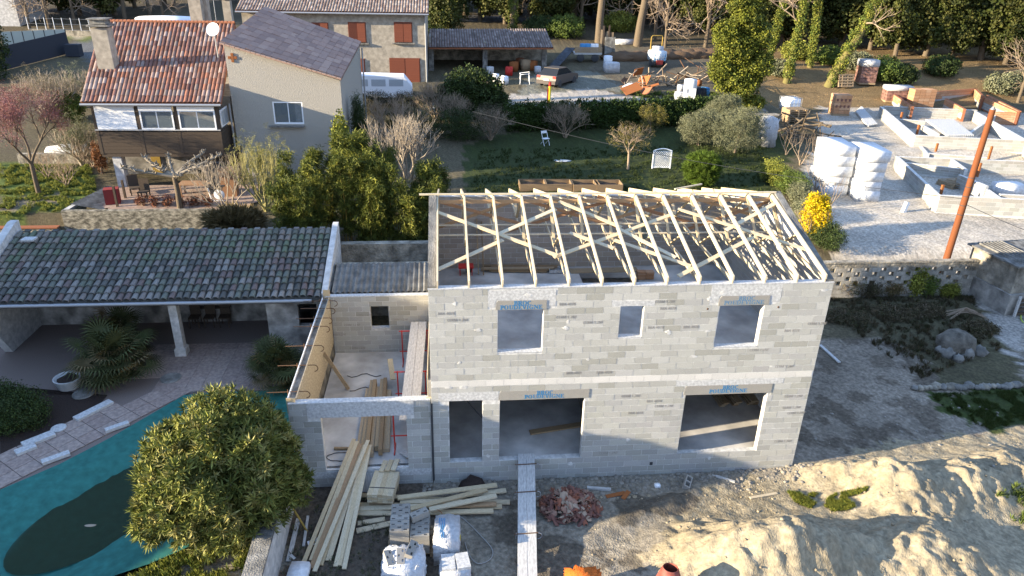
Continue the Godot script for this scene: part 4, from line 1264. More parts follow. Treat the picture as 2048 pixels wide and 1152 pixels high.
func pallet(called: String, label: String, at: Vector3, turn: float, s := Vector3(1.2, 0.14, 1.0), group := "") -> Node3D:
	var p := thing(called, label, "pallet", at, turn, group)
	for k in 5: box("deck_board", p, Vector3(0, s.y - 0.012, -s.z / 2 + 0.06 + (s.z - 0.12) * k / 4.0), Vector3(s.x, 0.022, 0.12), M["pallet wood"])
	for k in 3: box("bearer", p, Vector3(-s.x / 2 + 0.06 + (s.x - 0.12) * k / 2.0, s.y / 2 - 0.012, 0), Vector3(0.1, s.y - 0.025, s.z), M["pallet wood"])
	return p

func building_site() -> void:
	var n := 0
	# long boards sloping from the ground to the annex sill
	for q in [[Vector3(-3.29, 0.05, 2.98), Vector3(-2.38, 0.95, -0.99)], [Vector3(-3.10, 0.05, 2.89), Vector3(-2.29, 0.92, -0.90)], [Vector3(-3.06, 0.03, 3.14), Vector3(-2.18, 0.88, -0.83)], [Vector3(-2.95, 0.10, 3.31), Vector3(-1.94, 1.02, -0.80)], [Vector3(-2.85, 0.04, 3.05), Vector3(-2.13, 0.86, -0.80)], [Vector3(-2.67, 0.05, 2.92), Vector3(-2.07, 0.84, -0.75)], [Vector3(-2.46, 0.05, 3.13), Vector3(-2.02, 0.88, -0.77)], [Vector3(-2.38, 0.05, 3.11), Vector3(-1.97, 0.88, -0.72)], [Vector3(-2.31, 0.03, 3.12), Vector3(-1.93, 0.84, -0.67)], [Vector3(-2.23, 0.05, 3.23), Vector3(-1.89, 0.88, -0.76)]]:
		tag(beam("long_plank", self, q[0], q[1], 0.11 + 0.02 * (n % 3), 0.04, M.new_wood[[1, 0, 3, 2, 1, 3, 2, 0, 3, 2][n]] if n != 2 else M.brown_wood[1]), "long pale plank sloping up to the annex sill, number %s counted from the white wall" % NTH[n], "plank", "planks leaning on the annex sill")
		n += 1
	n = 0
	for q in [[Vector3(-2.18, 0.06, 0.48), Vector3(1.33, 0.06, 0.97)], [Vector3(-2.18, 0.06, 0.89), Vector3(1.67, 0.08, 1.20)], [Vector3(-2.12, 0.10, 1.11), Vector3(0.47, 0.12, 1.09)], [Vector3(-2.15, 0.06, 1.24), Vector3(-0.09, 0.06, 1.35)], [Vector3(-1.01, 0.24, 0.88), Vector3(1.84, 0.26, 0.53)], [Vector3(-0.63, 0.20, 1.31), Vector3(1.54, 0.22, 0.66)], [Vector3(-0.10, 0.30, 1.48), Vector3(1.79, 0.32, 1.05)], [Vector3(-0.94, 0.15, 0.93), Vector3(0.82, 0.15, 1.06)], [Vector3(-0.10, 0.12, 1.40), Vector3(1.68, 0.12, 1.45)], [Vector3(0.26, 0.17, 1.21), Vector3(1.78, 0.17, 1.23)], [Vector3(0.85, 0.12, 0.74), Vector3(2.10, 0.12, 0.62)], [Vector3(1.10, 0.06, 0.98), Vector3(2.18, 0.06, 1.05)], [Vector3(1.03, 0.06, 1.18), Vector3(1.94, 0.06, 1.22)]]:
		tag(beam("sawn_board", self, q[0], q[1], 0.16, 0.045, M.new_wood[n % 4] if n != 9 else M.brown_wood[1]), "pale sawn board in the crossed heap before the door, number %s in the heap" % NTH[n], "board", "crossed heap of sawn boards")
		n += 1
	n = 0
	for q in [[Vector3(-2.06, 0.05, 1.91), Vector3(-1.04, 0.08, 1.68), 0.18], [Vector3(-2.06, 0.03, 1.60), Vector3(-1.33, 0.05, 1.50), 0.16]]:
		tag(beam("board_offcut", self, q[0], q[1], q[2], 0.035, M.new_wood[3]), ["pale green offcut in front of the board bundle", "short offcut under the front of the board bundle"][n], "board")
		n += 1
	# strapped bundle of short boards
	var bp: Vector3 = Vector3(-1.41, 0.00, 0.92)
	var bd := thing("board_bundle", "strapped bundle of short spruce boards near the annex wall", "board bundle", Vector3(bp.x, 0.0, bp.z - 0.35), -0.13)
	for j in 5:
		for k in 5: box("board", bd, Vector3(-0.29 + 0.145 * k + rng.randf_range(-0.004, 0.004), 0.30 + 0.055 * j, rng.randf_range(-0.02, 0.02) - (0.0 if j < 4 or k < 2 else 0.0)), Vector3(0.142, 0.05, 1.05), pick(M.new_wood))
	for k in 2: box("bearer", bd, Vector3(0, 0.135, -0.35 + 0.7 * k), Vector3(0.7, 0.27, 0.1), M.old_wood[1])
	box("strap", bd, Vector3(0, 0.551, 0.22), Vector3(0.74, 0.004, 0.03), M["dark metal"])
	for k in 3: tag(box("short_board", self, Vector3(bp.x - 0.05 + 0.17 * k, 0.57 + 0.02 * k, bp.z - 1.05), Vector3(0.14, 0.04, 0.5), M.new_wood[k], Basis(Vector3.UP, -0.2)), "short board end sticking out behind the strapped bundle", "board", "board ends behind the bundle")
	tag(beam("shuttering_sheet", self, Vector3(-1.77, 0.02, 0.35), Vector3(Vector3(-1.77, 0.02, 0.35).x + 0.05, 0.45, -0.0), 0.6, 0.03, M["grey board"]), "square grey shuttering panel leaning on the annex wall", "panel")
	# pallet of hollow blocks
	var pp: Vector3 = Vector3(-0.57, 0.00, 2.94)
	var pal := pallet("pallet", "wooden pallet under the stack of hollow concrete blocks", Vector3(pp.x, 0.0, pp.z - 0.5), 0.02)
	var up := Basis(Vector3.RIGHT, -PI / 2)
	for j in 4:
		for a in 2:
			for b in 5:
				if j == 3 and a == 1 and b > 0: continue
				if j == 2 and a == 1 and b > 3: continue
				var jit := Vector3(rng.randf_range(-0.006, 0.006), 0, rng.randf_range(-0.005, 0.005))
				var turn := 0.0
				var at := Vector3(pp.x - 0.255 + 0.51 * a, 0.335 + 0.197 * j, pp.z - 0.02 - 0.205 * b) + jit
				if j == 3 and a == 1:
					turn = 0.5
					at += Vector3(0.02, 0.02, -0.55)
				var o := put("concrete_block", self, hollow_block(), pick(M.site_blocks), Transform3D(Basis(Vector3.UP, turn) * up, at))
				tag(o, "grey hollow concrete block lying askew on top of the block pallet" if turn else "grey hollow block on the pallet, layer %s, %s stack, number %s from the front" % [NTH[j], ["left", "right"][a], NTH[b]], "concrete block", "hollow blocks on the pallet")
	# film wrapped packs of blocks
	var wp: Vector3 = Vector3(0.38, 0.00, 3.39)
	var pk := thing("wrapped_pack", "crumpled film wrapped pack of blocks with blue print and yellow label", "wrapped pack", Vector3(wp.x, 0.0, wp.z - 0.6), -0.06)
	put("film", pk, crumpled(4, Vector3(0.66, 0.86, 1.0), 0.10), M["plastic film"], Transform3D(Basis.IDENTITY, Vector3(0, 0.43, 0)))
	for k in 4: box("blue_print", pk, Vector3(-0.20 + 0.045 * k, 0.885, 0.05), Vector3(0.016, 0.01, 0.72), M["print blue"])
	box("yellow_label", pk, Vector3(0.347, 0.55, 0.1), Vector3(0.012, 0.2, 0.14), M["label yellow"])
	var pk2 := thing("wrapped_pack", "low film wrapped pack of pale blocks at the lower picture edge", "wrapped pack", Vector3(0.57, 0.00, 3.81) + Vector3(0, 0, -0.1), 0.05)
	put("film", pk2, crumpled(9, Vector3(0.75, 0.5, 0.6), 0.08), M["plastic film"], Transform3D(Basis.IDENTITY, Vector3(0, 0.25, 0)))
	for k in 2: box("block", pk2, Vector3(-0.16 + 0.36 * k, 0.52, -0.05), Vector3(0.33, 0.12, 0.5), M["white concrete"], Basis(Vector3.UP, 0.1 * k))
	# big bag with blocks
	var gp: Vector3 = Vector3(-0.70, 0.00, 3.83)
	var bag := thing("big_bag", "open white bulk bag filled with loose blocks at the lower edge", "bulk bag", Vector3(gp.x, 0, gp.z - 0.25))
	put("sack", bag, crumpled(44, Vector3(1.02, 0.74, 0.9), 0.13, 0.34), M["big bag"], Transform3D(Basis.IDENTITY, Vector3(0, 0.34, 0)))
	for k in 4:
		var lp := []
		for j in 7: lp.append(Vector3(0.5 * cos(k * TAU / 4 + 0.6 + 0.06 * j), 0.62 + 0.14 * sin(PI * j / 6.0), 0.5 * sin(k * TAU / 4 + 0.6 + 0.06 * j)))
		tube("handle", bag, lp, 0.015, M["big bag"])
	n = 0
	for q in [[-0.24, 0.60, 0.0, 0.3, 0.2], [0.04, 0.62, 0.0, 0.05, 0.1], [0.3, 0.68, -0.12, -0.25, 0.35]]:
		tag(put("concrete_block", self, hollow_block(), M.site_blocks[n], Transform3D(Basis.from_euler(Vector3(-PI / 2 + q[4], q[3] + PI / 2, 0)), bag.position + Vector3(q[0], q[1] + 0.14, q[2]))), ["grey block at the left in the white bulk bag", "grey block in the middle of the white bulk bag", "grey block standing highest in the white bulk bag"][n], "concrete block")
		n += 1
	tag(put("white_board_box", self, crumpled(12, Vector3(0.48, 0.3, 0.5), 0.01), M.polystyrene, Transform3D(Basis(Vector3.UP, -0.1), Vector3(-3.32, 0.15, 3.38))), "plain white box by the boundary wall at the lower edge", "box")
	tag(beam("yellow_stick", self, Vector3(-3.39, 0.02, 1.81), Vector3(-3.97, 0.90, 1.34), 0.04, 0.04, M["yellow wood"]), "thin yellow batten propped against the boundary wall", "batten")
	n = 0
	for q in [[Vector3(-3.69, 0.03, 2.85), Vector3(-3.70, 0.05, 1.33), 0.12], [Vector3(-3.39, 0.03, 2.35), Vector3(-3.46, 0.05, 1.24), 0.07], [Vector3(-3.68, 0.06, 2.67), Vector3(-3.54, 0.02, 2.78), 0.08]]:
		tag(beam("ground_plank", self, q[0], q[1], q[2], 0.03, M["grey board"]), ["grey plank lying along the foot of the boundary wall", "narrow grey plank on the soil beside the long planks", "short grey offcut at the foot of the wall"][n], "plank")
		n += 1
	tag(box("paper_sheet", self, Vector3(-3.14, 0.06, 2.25), Vector3(0.32, 0.004, 0.18), M["white plastic"], Basis.from_euler(Vector3(0.2, 0.4, 0.1))), "white paper sheet caught under the long planks", "paper")
	# hose
	var hose := []
	for q in [Vector3(-0.26, 0.05, 1.19), Vector3(0.19, 0.05, 1.28), Vector3(0.54, 0.04, 1.35), Vector3(0.88, 0.03, 1.66), Vector3(1.27, 0.03, 2.25), Vector3(1.56, 0.03, 2.78), Vector3(1.50, 0.03, 3.12), Vector3(1.17, 0.03, 3.26), Vector3(0.95, 0.03, 2.95), Vector3(0.85, 0.05, 2.52)]: hose.append(q)
	tag(tube("water_hose", self, smooth(hose), 0.014, M["hose grey"], 6), "grey hose looping over the ground from the board heap", "hose")
	var hose2 := []
	for q in [Vector3(-0.06, 0.30, 1.42), Vector3(0.19, 0.30, 1.56), Vector3(0.29, 0.20, 1.73), Vector3(0.24, 0.05, 1.83)]: hose2.append(q)
	tag(tube("water_hose", self, smooth(hose2), 0.012, M["rust"], 6), "reddish hose end between the boards and the wrapped pack", "hose")
	# plank walkway to the ground floor
	var w0: Vector3 = Vector3(2.77, 0.75, -0.22)
	var w1: Vector3 = Vector3(2.37, 0.22, 3.93)
	var far: Vector3 = w1 + (w1 - w0).normalized() * 0.9
	for k in 2:
		var sh := Vector3(-0.125 + 0.25 * k, 0, 0)
		tag(beam("walkway_board", self, w0 + sh, far + sh, 0.244, 0.05, M["grey board"]), ["left weathered board of the walkway into the house", "right weathered board of the walkway into the house"][k], "board")
	n = 0
	for t in [0.11, 0.36, 0.70]:
		var at: Vector3 = w0.lerp(w1, t)
		var c := thing("walkway_clamp", ["steel clamp on the walkway nearest the house", "steel clamp half way down the walkway", "steel clamp near the lower end of the walkway"][n], "clamp", at + Vector3(0, 0.045, 0), 0, "clamps on the walkway boards")
		tube("bar", c, [Vector3(-0.34, 0, 0.01), Vector3(0.30, 0, -0.01)], 0.014, M["rusty rod"])
		var arc := []
		for k in 9:
			var a := PI / 2 - PI * 1.05 * k / 8.0
			arc.append(Vector3(0.30 + 0.1 * cos(a), -0.1 + 0.1 * sin(a), 0))
		tube("hook", c, arc, 0.014, M["zinc"])
		tube("slide", c, [Vector3(-0.29, 0.03, 0), Vector3(-0.29, -0.16, 0)], 0.015, M["zinc"])
		n += 1
	# heap of broken roof tiles
	var hp: Vector3 = Vector3(3.84, 0.00, 1.37)
	var kinds := []
	for k in 5:
		var mb := MB.new()
		var wide := 0.05 + 0.018 * k
		var lng := 0.07 + 0.03 * ((k * 2) % 5)
		var last := []
		for a in 6:
			var t := lerpf(-0.9, 0.9, a / 5.0)
			var e := 0.03 * sin(k * 3.1 + a * 2.0)
			var cur := [Vector3(sin(t) * wide, cos(t) * wide - wide * 0.6, lng + e), Vector3(sin(t) * wide, cos(t) * wide - wide * 0.6, -lng + 0.03 * cos(k + a * 1.7))]
			if last.size():
				var d := Vector3(0, -0.014, 0)
				mb.quad(last[0], cur[0], cur[1], last[1])
				mb.quad(last[1] + d, cur[1] + d, cur[0] + d, last[0] + d)
				mb.quad(last[0] + d, cur[0] + d, cur[0], last[0])
				mb.quad(cur[1] + d, last[1] + d, last[1], cur[1])
			last = cur
		kinds.append(mb.done())
	for k in 260:
		var a := rng.randf() * TAU
		var rr := sqrt(rng.randf())
		var x := 0.86 * rr * cos(a)
		var z := 0.62 * rr * sin(a)
		var y := 0.42 * maxf(0.0, 1.0 - rr * rr) * rng.randf_range(0.82, 1.0)
		var b := Basis.from_euler(Vector3(rng.randf_range(-0.9, 0.9), rng.randf() * TAU, rng.randf_range(-0.9, 0.9)))
		tag(put("tile_shard", self, kinds[rng.randi() % 5], pick(M.shards), Transform3D(b, hp + Vector3(x, y + 0.05, z))), "broken terracotta roof tile in the red heap beside the walkway", "tile shard", "heap of broken roof tiles")
	# odds and ends along the facade
	n = 0
	for q in [[Vector3(4.51, 0.05, 0.56), Vector3(5.20, 0.05, 0.69), 0.09, 0.06], [Vector3(8.53, 0.06, 0.30), Vector3(9.01, 0.05, 0.59), 0.08, 0.04], [Vector3(8.45, 0.03, 0.21), Vector3(8.78, 0.03, 0.39), 0.05, 0.03], [Vector3(9.20, 0.04, 1.30), Vector3(10.09, 0.03, 1.14), 0.09, 0.035], [Vector3(15.60, 0.10, -7.37), Vector3(15.70, 0.10, -5.99), 0.12, 0.05]]:
		tag(beam("lost_batten", self, q[0], q[1], q[2], q[3], M["grey board"] if n != 3 else M.new_wood[3]), ["dark beam end lying on rubble behind the tile heap", "grey batten lying on rubble below the right opening", "thin grey batten beside the other one below the right opening", "pale batten lying on the yellow earth by the grass", "pale plank lying on the shaded slope by the right gable"][n], "batten")
		n += 1
	n = 0
	for q in [[Vector3(5.00, 0.03, 0.96), Vector3(5.59, 0.05, 0.85)], [Vector3(5.47, 0.02, 1.08), Vector3(5.69, 0.12, 0.87)]]:
		tag(beam("rusty_sheet", self, q[0], q[1], 0.14, 0.015, M["rust"]), ["rusty metal strip lying right of the tile heap", "rusty metal strip sticking up right of the tile heap"][n], "metal strip")
		n += 1
	tag(put("concrete_block", self, hollow_open(), M.site_blocks[1], Transform3D(Basis.from_euler(Vector3(-1.2, 0.9, 0.2)), Vector3(7.63, 0.16, 0.68))), "single hollow block tipped over on the rubble by the facade", "concrete block")
	tag(put("plastic_scrap", self, crumpled(21, Vector3(0.16, 0.12, 0.14), 0.2), M["white plastic"], Transform3D(Basis.IDENTITY, Vector3(6.62, 0.05, 0.61))), "small white plastic scrap on the earth before the facade", "plastic scrap")
	tag(put("mud_heap", self, rock_mesh(31, 0.42, 0.25), M["bed soil"], Transform3D(Basis.from_scale(Vector3(1.0, 0.6, 0.7)), Vector3(1.15, 0.05, 0.28))), "small dark heap of earth at the foot of the house door", "earth heap")
	# cement mixer
	var mp: Vector3 = Vector3(5.61, 0.85, 4.71)
	var mx := thing("cement_mixer", "faded red cement mixer drum at the lower picture edge", "cement mixer", Vector3(mp.x, land(mp.x, mp.z), mp.z + 0.25))
	var lift: float = 0.85 - mx.position.y
	var tilt := Transform3D(Basis.from_euler(Vector3(-0.16, 0, -0.06)), Vector3(0, lift - 0.05, 0))
	var dm := MB.new()
	dm.lathe(tilt, [Vector2(0.01, -0.42), Vector2(0.24, -0.40), Vector2(0.315, -0.30), Vector2(0.325, -0.05), Vector2(0.335, -0.04), Vector2(0.335, 0.0), Vector2(0.325, 0.01), Vector2(0.315, 0.12), Vector2(0.20, 0.44), Vector2(0.185, 0.47), Vector2(0.17, 0.47), Vector2(0.18, 0.42), Vector2(0.28, 0.10), Vector2(0.29, -0.25), Vector2(0.01, -0.3)], 32)
	put("drum", mx, dm.done(), M["mixer red"])
	var gr := MB.new()
	gr.lathe(tilt, [Vector2(0.336, -0.035), Vector2(0.355, -0.03), Vector2(0.355, -0.005), Vector2(0.336, -0.002)], 32)
	put("ring_gear", mx, gr.done(), M["rusty rod"])
	for s in [-1, 1]:
		tube("frame", mx, [Vector3(0.42 * s, lift, 0), Vector3(0.45 * s, 0.05, 0.35)], 0.03, M["red paint"])
		tube("frame", mx, [Vector3(0.42 * s, lift, 0), Vector3(0.45 * s, 0.05, -0.35)], 0.03, M["red paint"])
		var wm := MB.new()
		wm.lathe(Transform3D(Basis.from_euler(Vector3(0, 0, PI / 2)), Vector3(0.5 * s, 0.18, 0.35)), [Vector2(0.02, -0.04), Vector2(0.17, -0.04), Vector2(0.18, 0), Vector2(0.17, 0.04), Vector2(0.02, 0.04)], 18)
		put("wheel", mx, wm.done(), M["dark metal"])
	tube("axle", mx, [Vector3(-0.5, 0.18, 0.35), Vector3(0.5, 0.18, 0.35)], 0.02, M["rusty rod"])
	var op: Vector3 = Vector3(3.68, 0.50, 4.41)
	var og := thing("orange_tarpaulin", "bright orange crumpled tarpaulin over a machine at the lower edge", "tarpaulin", Vector3(op.x, 0, op.z))
	put("sheet", og, crumpled(33, Vector3(0.85, 0.7, 0.6), 0.30, 0.4), M["orange sheet"], Transform3D(Basis.IDENTITY, Vector3(0, 0.3, 0)))
	box("frame", og, Vector3(-0.46, 0.3, 0), Vector3(0.05, 0.6, 0.05), M["dark metal"])
	# boundary wall beside the pool
	var bw := thing("boundary_wall", "low white rendered wall between the pool and the site", "wall")
	var wl := MB.new()
	wl.prism([Vector3(-4.3, -0.3, 0.02), Vector3(-3.92, -0.3, 0.02), Vector3(-3.92, 1.25, 0.02), Vector3(-4.3, 1.25, 0.02)], Vector3(0.12, 0, 7.0))
	put("wall", bw, wl.done(), M["white render"])
	wl = MB.new()
	wl.prism([Vector3(-4.36, 1.253, 0.02), Vector3(-3.9, 1.253, 0.02), Vector3(-3.9, 1.33, 0.02), Vector3(-4.36, 1.33, 0.02)], Vector3(0.12, 0, 7.0))
	put("coping", bw, wl.done(), M["grey concrete"])

func smooth(pts: Array, steps := 5) -> Array:
	var out := []
	for k in pts.size() - 1:
		var a: Vector3 = pts[maxi(k - 1, 0)]
		var b: Vector3 = pts[k]
		var c: Vector3 = pts[k + 1]
		var d: Vector3 = pts[mini(k + 2, pts.size() - 1)]
		for j in steps: out.append(b.cubic_interpolate(c, a, d, float(j) / steps))
	out.append(pts[-1])
	return out

func right_side() -> void:
	# openwork block wall by the lane
	var base: Vector3 = Vector3(18.17, 0.09, -11.61)
	var endp: Vector3 = Vector3(25.38, 0.09, -11.85)
	var w := thing("openwork_wall", "weathered openwork block wall between the lane and the overgrown slope", "wall", Vector3.ZERO)
	var x0 := 13.4
	var x1 := endp.x
	var zz := (base.z + endp.z) / 2.0
	var y0 := 0.05
	var holes := []
	for r in 4:
		var v := y0 + 0.22 * (3 + r)
		var x := x1 - 0.75 - (0.41 if r % 2 == 0 else 0.0)
		while x > x0 + 0.4:
			holes.append([x - 0.11, v + 0.01, x + 0.11, v + 0.21])
			x -= 0.82
	var mb := MB.new()
	mb.wall(Vector3(0, 0, zz - 0.006), Vector3.RIGHT, Vector3.BACK, 0.19, x0, x1, y0 - 0.5, y0 + 1.76, holes)
	var core := put("wall", w, mb.done(), M["old concrete"])
	var rest := MB.new()
	var rows := []
	for k in 8: rows.append([y0 + 0.22 * k, y0 + 0.22 * (k + 1), 0.0 if k % 2 else 0.41])
	lay(core, rest, Vector3(0, 0, zz), Vector3.RIGHT, Vector3.BACK, x0, x1, rows, holes, 200, 0.41, M.lane_blocks)
	box("coping", w, Vector3((x0 + x1) / 2, y0 + 1.80, zz - 0.1), Vector3(x1 - x0, 0.08, 0.26), M["old concrete"])
	# telegraph pole
	var pb: Vector3 = Vector3(23.75, 0.12, -12.15)
	var pole := thing("utility_pole", "reddish brown wooden utility pole standing by the openwork wall", "pole", pb)
	var top := Vector3(0.12, 8.6, 0)
	tube("shaft", pole, [Vector3(0, -0.3, 0), top * 0.5, top], [0.165, 0.145, 0.12], M["creosote pole"], 12)
	tube("cap", pole, [top, top + Vector3(0, 0.12, 0)], [0.125, 0.03], M["zinc"], 10)
	for k in 5: tube("band", pole, [top * (0.45 + 0.05 * k), top * (0.45 + 0.05 * k) + Vector3(0, 0.03, 0)], 0.152 - 0.002 * k, M["dark metal"], 12)
	for q in [[Vector3(pb.x + 0.05, pb.y + 4.6, pb.z), Vector3(2.0, 6.6, -22.0), "thin black cable running from the pole behind the roof"], [Vector3(pb.x + 0.05, pb.y + 4.4, pb.z), Vector3(33.0, 2.4, -9.0), "thin black cable running from the pole over the lane"]]:
		var pts := []
		for k in 13:
			var t := k / 12.0
			pts.append((q[0] as Vector3).lerp(q[1], t) + Vector3(0, -0.5 * sin(PI * t), 0))
		tag(tube("cable", self, pts, 0.012, M["dark metal"], 4), q[2], "cable")
	# small block shed at the edge
	var sb: Vector3 = Vector3(25.38, 0.08, -9.77)
	var sh := thing("block_shed", "low rendered shed with corrugated eaves at the right edge", "shed", sb, 0.12)
	box("wall", sh, Vector3(1.6, 1.0, -1.3), Vector3(3.2, 2.6, 2.6), M["old concrete"])
	box("plinth", sh, Vector3(1.6, 0.35, -1.25), Vector3(3.4, 1.3, 2.8), M["grey render"])
	box("roof_slab", sh, Vector3(1.55, 2.34, -1.3), Vector3(3.5, 0.08, 2.9), M["fibre cement"])
	for k in 7: tube("roof_wave", sh, [Vector3(0.25 + 0.2 * k, 2.36, 0.25), Vector3(0.25 + 0.2 * k, 2.42, -2.6)], 0.06, M["fibre cement"], 8)
	for k in 4: box("crate_slat", sh, Vector3(0.75, 0.12 + 0.22 * k, 0.3), Vector3(0.9, 0.12, 0.04), M["dark timber"])
	box("post", sh, Vector3(0.25, 0.5, 0.33), Vector3(0.1, 1.0, 0.08), M["grey board"])
	var g: Vector3 = Vector3(26.19, 0.18, -12.42)
	var gt := thing("drain_grate", "dark metal drain grate set in the lane beside the wall end", "grate", g + Vector3(0, 0.03, 0), -0.05)
	for k in 9: box("bar", gt, Vector3(-0.36 + 0.09 * k, 0, 0), Vector3(0.03, 0.03, 0.62), M["zinc"])
	for s in [-1, 1]: box("frame", gt, Vector3(0, 0, 0.32 * s), Vector3(0.8, 0.032, 0.04), M["dark metal"])
	for q in [[[Vector3(27.54, 0.64, -12.27), Vector3(26.34, 0.24, -11.16), Vector3(25.86, 0.12, -10.56), Vector3(25.81, 0.12, -10.05), Vector3(26.43, 0.12, -9.83)], "hose mint", "pale green hose curling down beside the shed"], [[Vector3(26.32, 0.13, -10.90), Vector3(26.72, 0.13, -10.78), Vector3(26.91, 0.12, -10.51), Vector3(26.28, 0.13, -9.88), Vector3(26.07, 0.12, -10.24), Vector3(26.49, 0.13, -10.73)], "hose mint", "pale green hose coiled on the ground by the shed"], [[Vector3(26.45, 0.13, -9.87), Vector3(25.98, 0.12, -9.46), Vector3(25.69, 0.11, -8.99), Vector3(25.73, 0.11, -8.80)], "hose lime", "yellow green hose at the extreme right edge"]]:
		tag(tube("garden_hose", self, smooth(q[0]), 0.022, M[q[1]], 6), q[2], "hose")
	# boulder and stones
	var bo: Vector3 = Vector3(20.96, 0.05, -6.70)
	tag(put("boulder", self, rock_mesh(77, 0.75, 0.22), M["boulder stone"], Transform3D(Basis(Vector3.UP, 0.5).scaled(Vector3(1.05, 0.78, 0.8)), bo + Vector3(0, 0.35, 0))), "large flat topped boulder on the overgrown slope", "boulder")
	var n := 0
	for q in [[Vector3(20.43, 0.05, -6.33), 0.3], [Vector3(21.08, 0.05, -6.26), 0.32], [Vector3(21.84, 0.05, -6.42), 0.26], [Vector3(20.30, 0.05, -6.61), 0.22], [Vector3(20.59, 0.05, -5.93), 0.2]]:
		tag(put("field_stone", self, rock_mesh(40 + n, 0.3, 0.35), M["grey concrete"], Transform3D(Basis(Vector3.UP, n * 1.3).scaled(Vector3.ONE * (q[1] / 0.3)), q[0] + Vector3(0, 0.08, 0))), ["rough stone under the boulder's front", "rough stone under the boulder's right corner", "rough stone standing right of the boulder", "rough stone left of the boulder", "small rough stone in front of the boulder"][n], "stone")
		n += 1
	var s0: Vector3 = Vector3(17.65, 0.03, -4.08)
	var s1: Vector3 = Vector3(22.13, 0.03, -3.98)
	for k in 26:
		var p := s0.lerp(s1, k / 25.0)
		p.y = land(p.x, p.z)
		var q := rng.randf_range(0.11, 0.2)
		tag(put("border_stone", self, rock_mesh(50 + k % 5, 0.3, 0.35), pick([M["grey concrete"], M["old concrete"]]), Transform3D(Basis(Vector3.UP, rng.randf() * TAU).scaled(Vector3(q, q * 0.8, q) / 0.3), p + Vector3(rng.randf_range(-0.05, 0.05), 0.06, rng.randf_range(-0.08, 0.08)))), "rough stone in the row bordering the lawn", "stone", "border stones of the lawn")
	for k in 10:
		var c: Vector3 = Vector3(23.37, 0.08, -9.67)
		var an := rng.randf_range(-0.5, 0.5)
		tag(tube("dead_branch", self, [c + Vector3(-0.9 * cos(an), 0.05, -0.5 * sin(an) + rng.randf_range(-0.4, 0.4)), c + Vector3(0, 0.18 + 0.03 * k, rng.randf_range(-0.2, 0.2)), c + Vector3(0.9 * cos(an), 0.06, 0.5 * sin(an) + rng.randf_range(-0.4, 0.4))], 0.018, M.twig, 5), "grey dead branch in the brush pile left of the gravel path", "branch", "brush pile by the path")

# ---- plants ----
func clump(kind: String) -> ArrayMesh:
	if cache.has("clump" + kind): return cache["clump" + kind]
	var r := RandomNumberGenerator.new()
	r.seed = kind.hash()
	var mb := MB.new()
	var spec: Array = {"broad": [13, 0.15, 0.105, 0.055, 0.0], "small": [18, 0.13, 0.055, 0.028, 0.0], "lance": [13, 0.05, 0.17, 0.032, 0.7], "bamboo": [12, 0.10, 0.16, 0.026, -0.5], "needle": [22, 0.04, 0.20, 0.012, 0.9], "bud": [9, 0.16, 0.04, 0.03, 0.0], "grass": [12, 0.05, 0.16, 0.012, 2.0], "ivy": [14, 0.14, 0.085, 0.075, 0.0]}[kind]
	for k in spec[0]:
		var d: Vector3 = Vector3(r.randfn(), r.randfn() + spec[4], r.randfn()).normalized()
		var p: Vector3 = Vector3(r.randfn(), r.randfn(), r.randfn()).limit_length(1.6) * spec[1] * 0.6
		if spec[4] >= 0.7: p *= 0.4
		var side := d.cross(Vector3(r.randfn(), r.randfn(), r.randfn())).normalized()
		var l: float = spec[2] * r.randf_range(0.7, 1.25)
		var w: float = spec[3] * r.randf_range(0.8, 1.2)
		var nn := d.cross(side).normalized()
		var q := r.randf_range(0.82, 1.15)
		mb.col = Color(q, q, q)
		var a := mb.vert(p, nn)
		var b := mb.vert(p + d * l * 0.45 + side * w * 0.5 + nn * w * 0.12, (nn + side * 0.25).normalized())
		var c := mb.vert(p + d * l - nn * l * 0.12, nn)
		var e := mb.vert(p + d * l * 0.45 - side * w * 0.5 + nn * w * 0.12, (nn - side * 0.25).normalized())
		mb.face(a, c, b)
		mb.face(a, e, c)
	cache["clump" + kind] = mb.done()
	return cache["clump" + kind]

# leaves through a crown made of ellipsoids [[centre, radii], ...]
func crown(p: Node, called: String, kind: String, blobs: Array, count: int, size: float, tints: Array, gap := -0.25, shell := 0.45, mt := "leaves") -> void:
	var places := []
	var cols := []
	var total := 0.0
	var off := Vector3(rng.randf() * 90, rng.randf() * 90, rng.randf() * 90)
	for b in blobs: total += pow(b[1].x * b[1].y * b[1].z, 0.667)
	for b in blobs:
		var share := int(count * pow(b[1].x * b[1].y * b[1].z, 0.667) / total)
		for k in share:
			var d := dir()
			var rr := pow(rng.randf(), shell)
			var q: Vector3 = b[0] + d * b[1] * rr * rng.randf_range(0.92, 1.08)
			var small := minf(b[1].x, b[1].y)
			if rough_noise.get_noise_3dv(q * (3.0 / maxf(small, 0.4)) + off) < gap: continue
			var y := (d + Vector3(0, 0.5, 0) + dir() * 0.6).normalized()
			var x := y.cross(dir()).normalized()
			var s := size * rng.randf_range(0.75, 1.3)
			places.append(Transform3D(Basis(x, y, x.cross(y)).scaled(Vector3.ONE * s), q))
			var c: Color = tints[rng.randi() % tints.size()]
			cols.append(level(c))
	if places.size(): put(called, p, fuse(clump(kind), places, cols), M[mt])

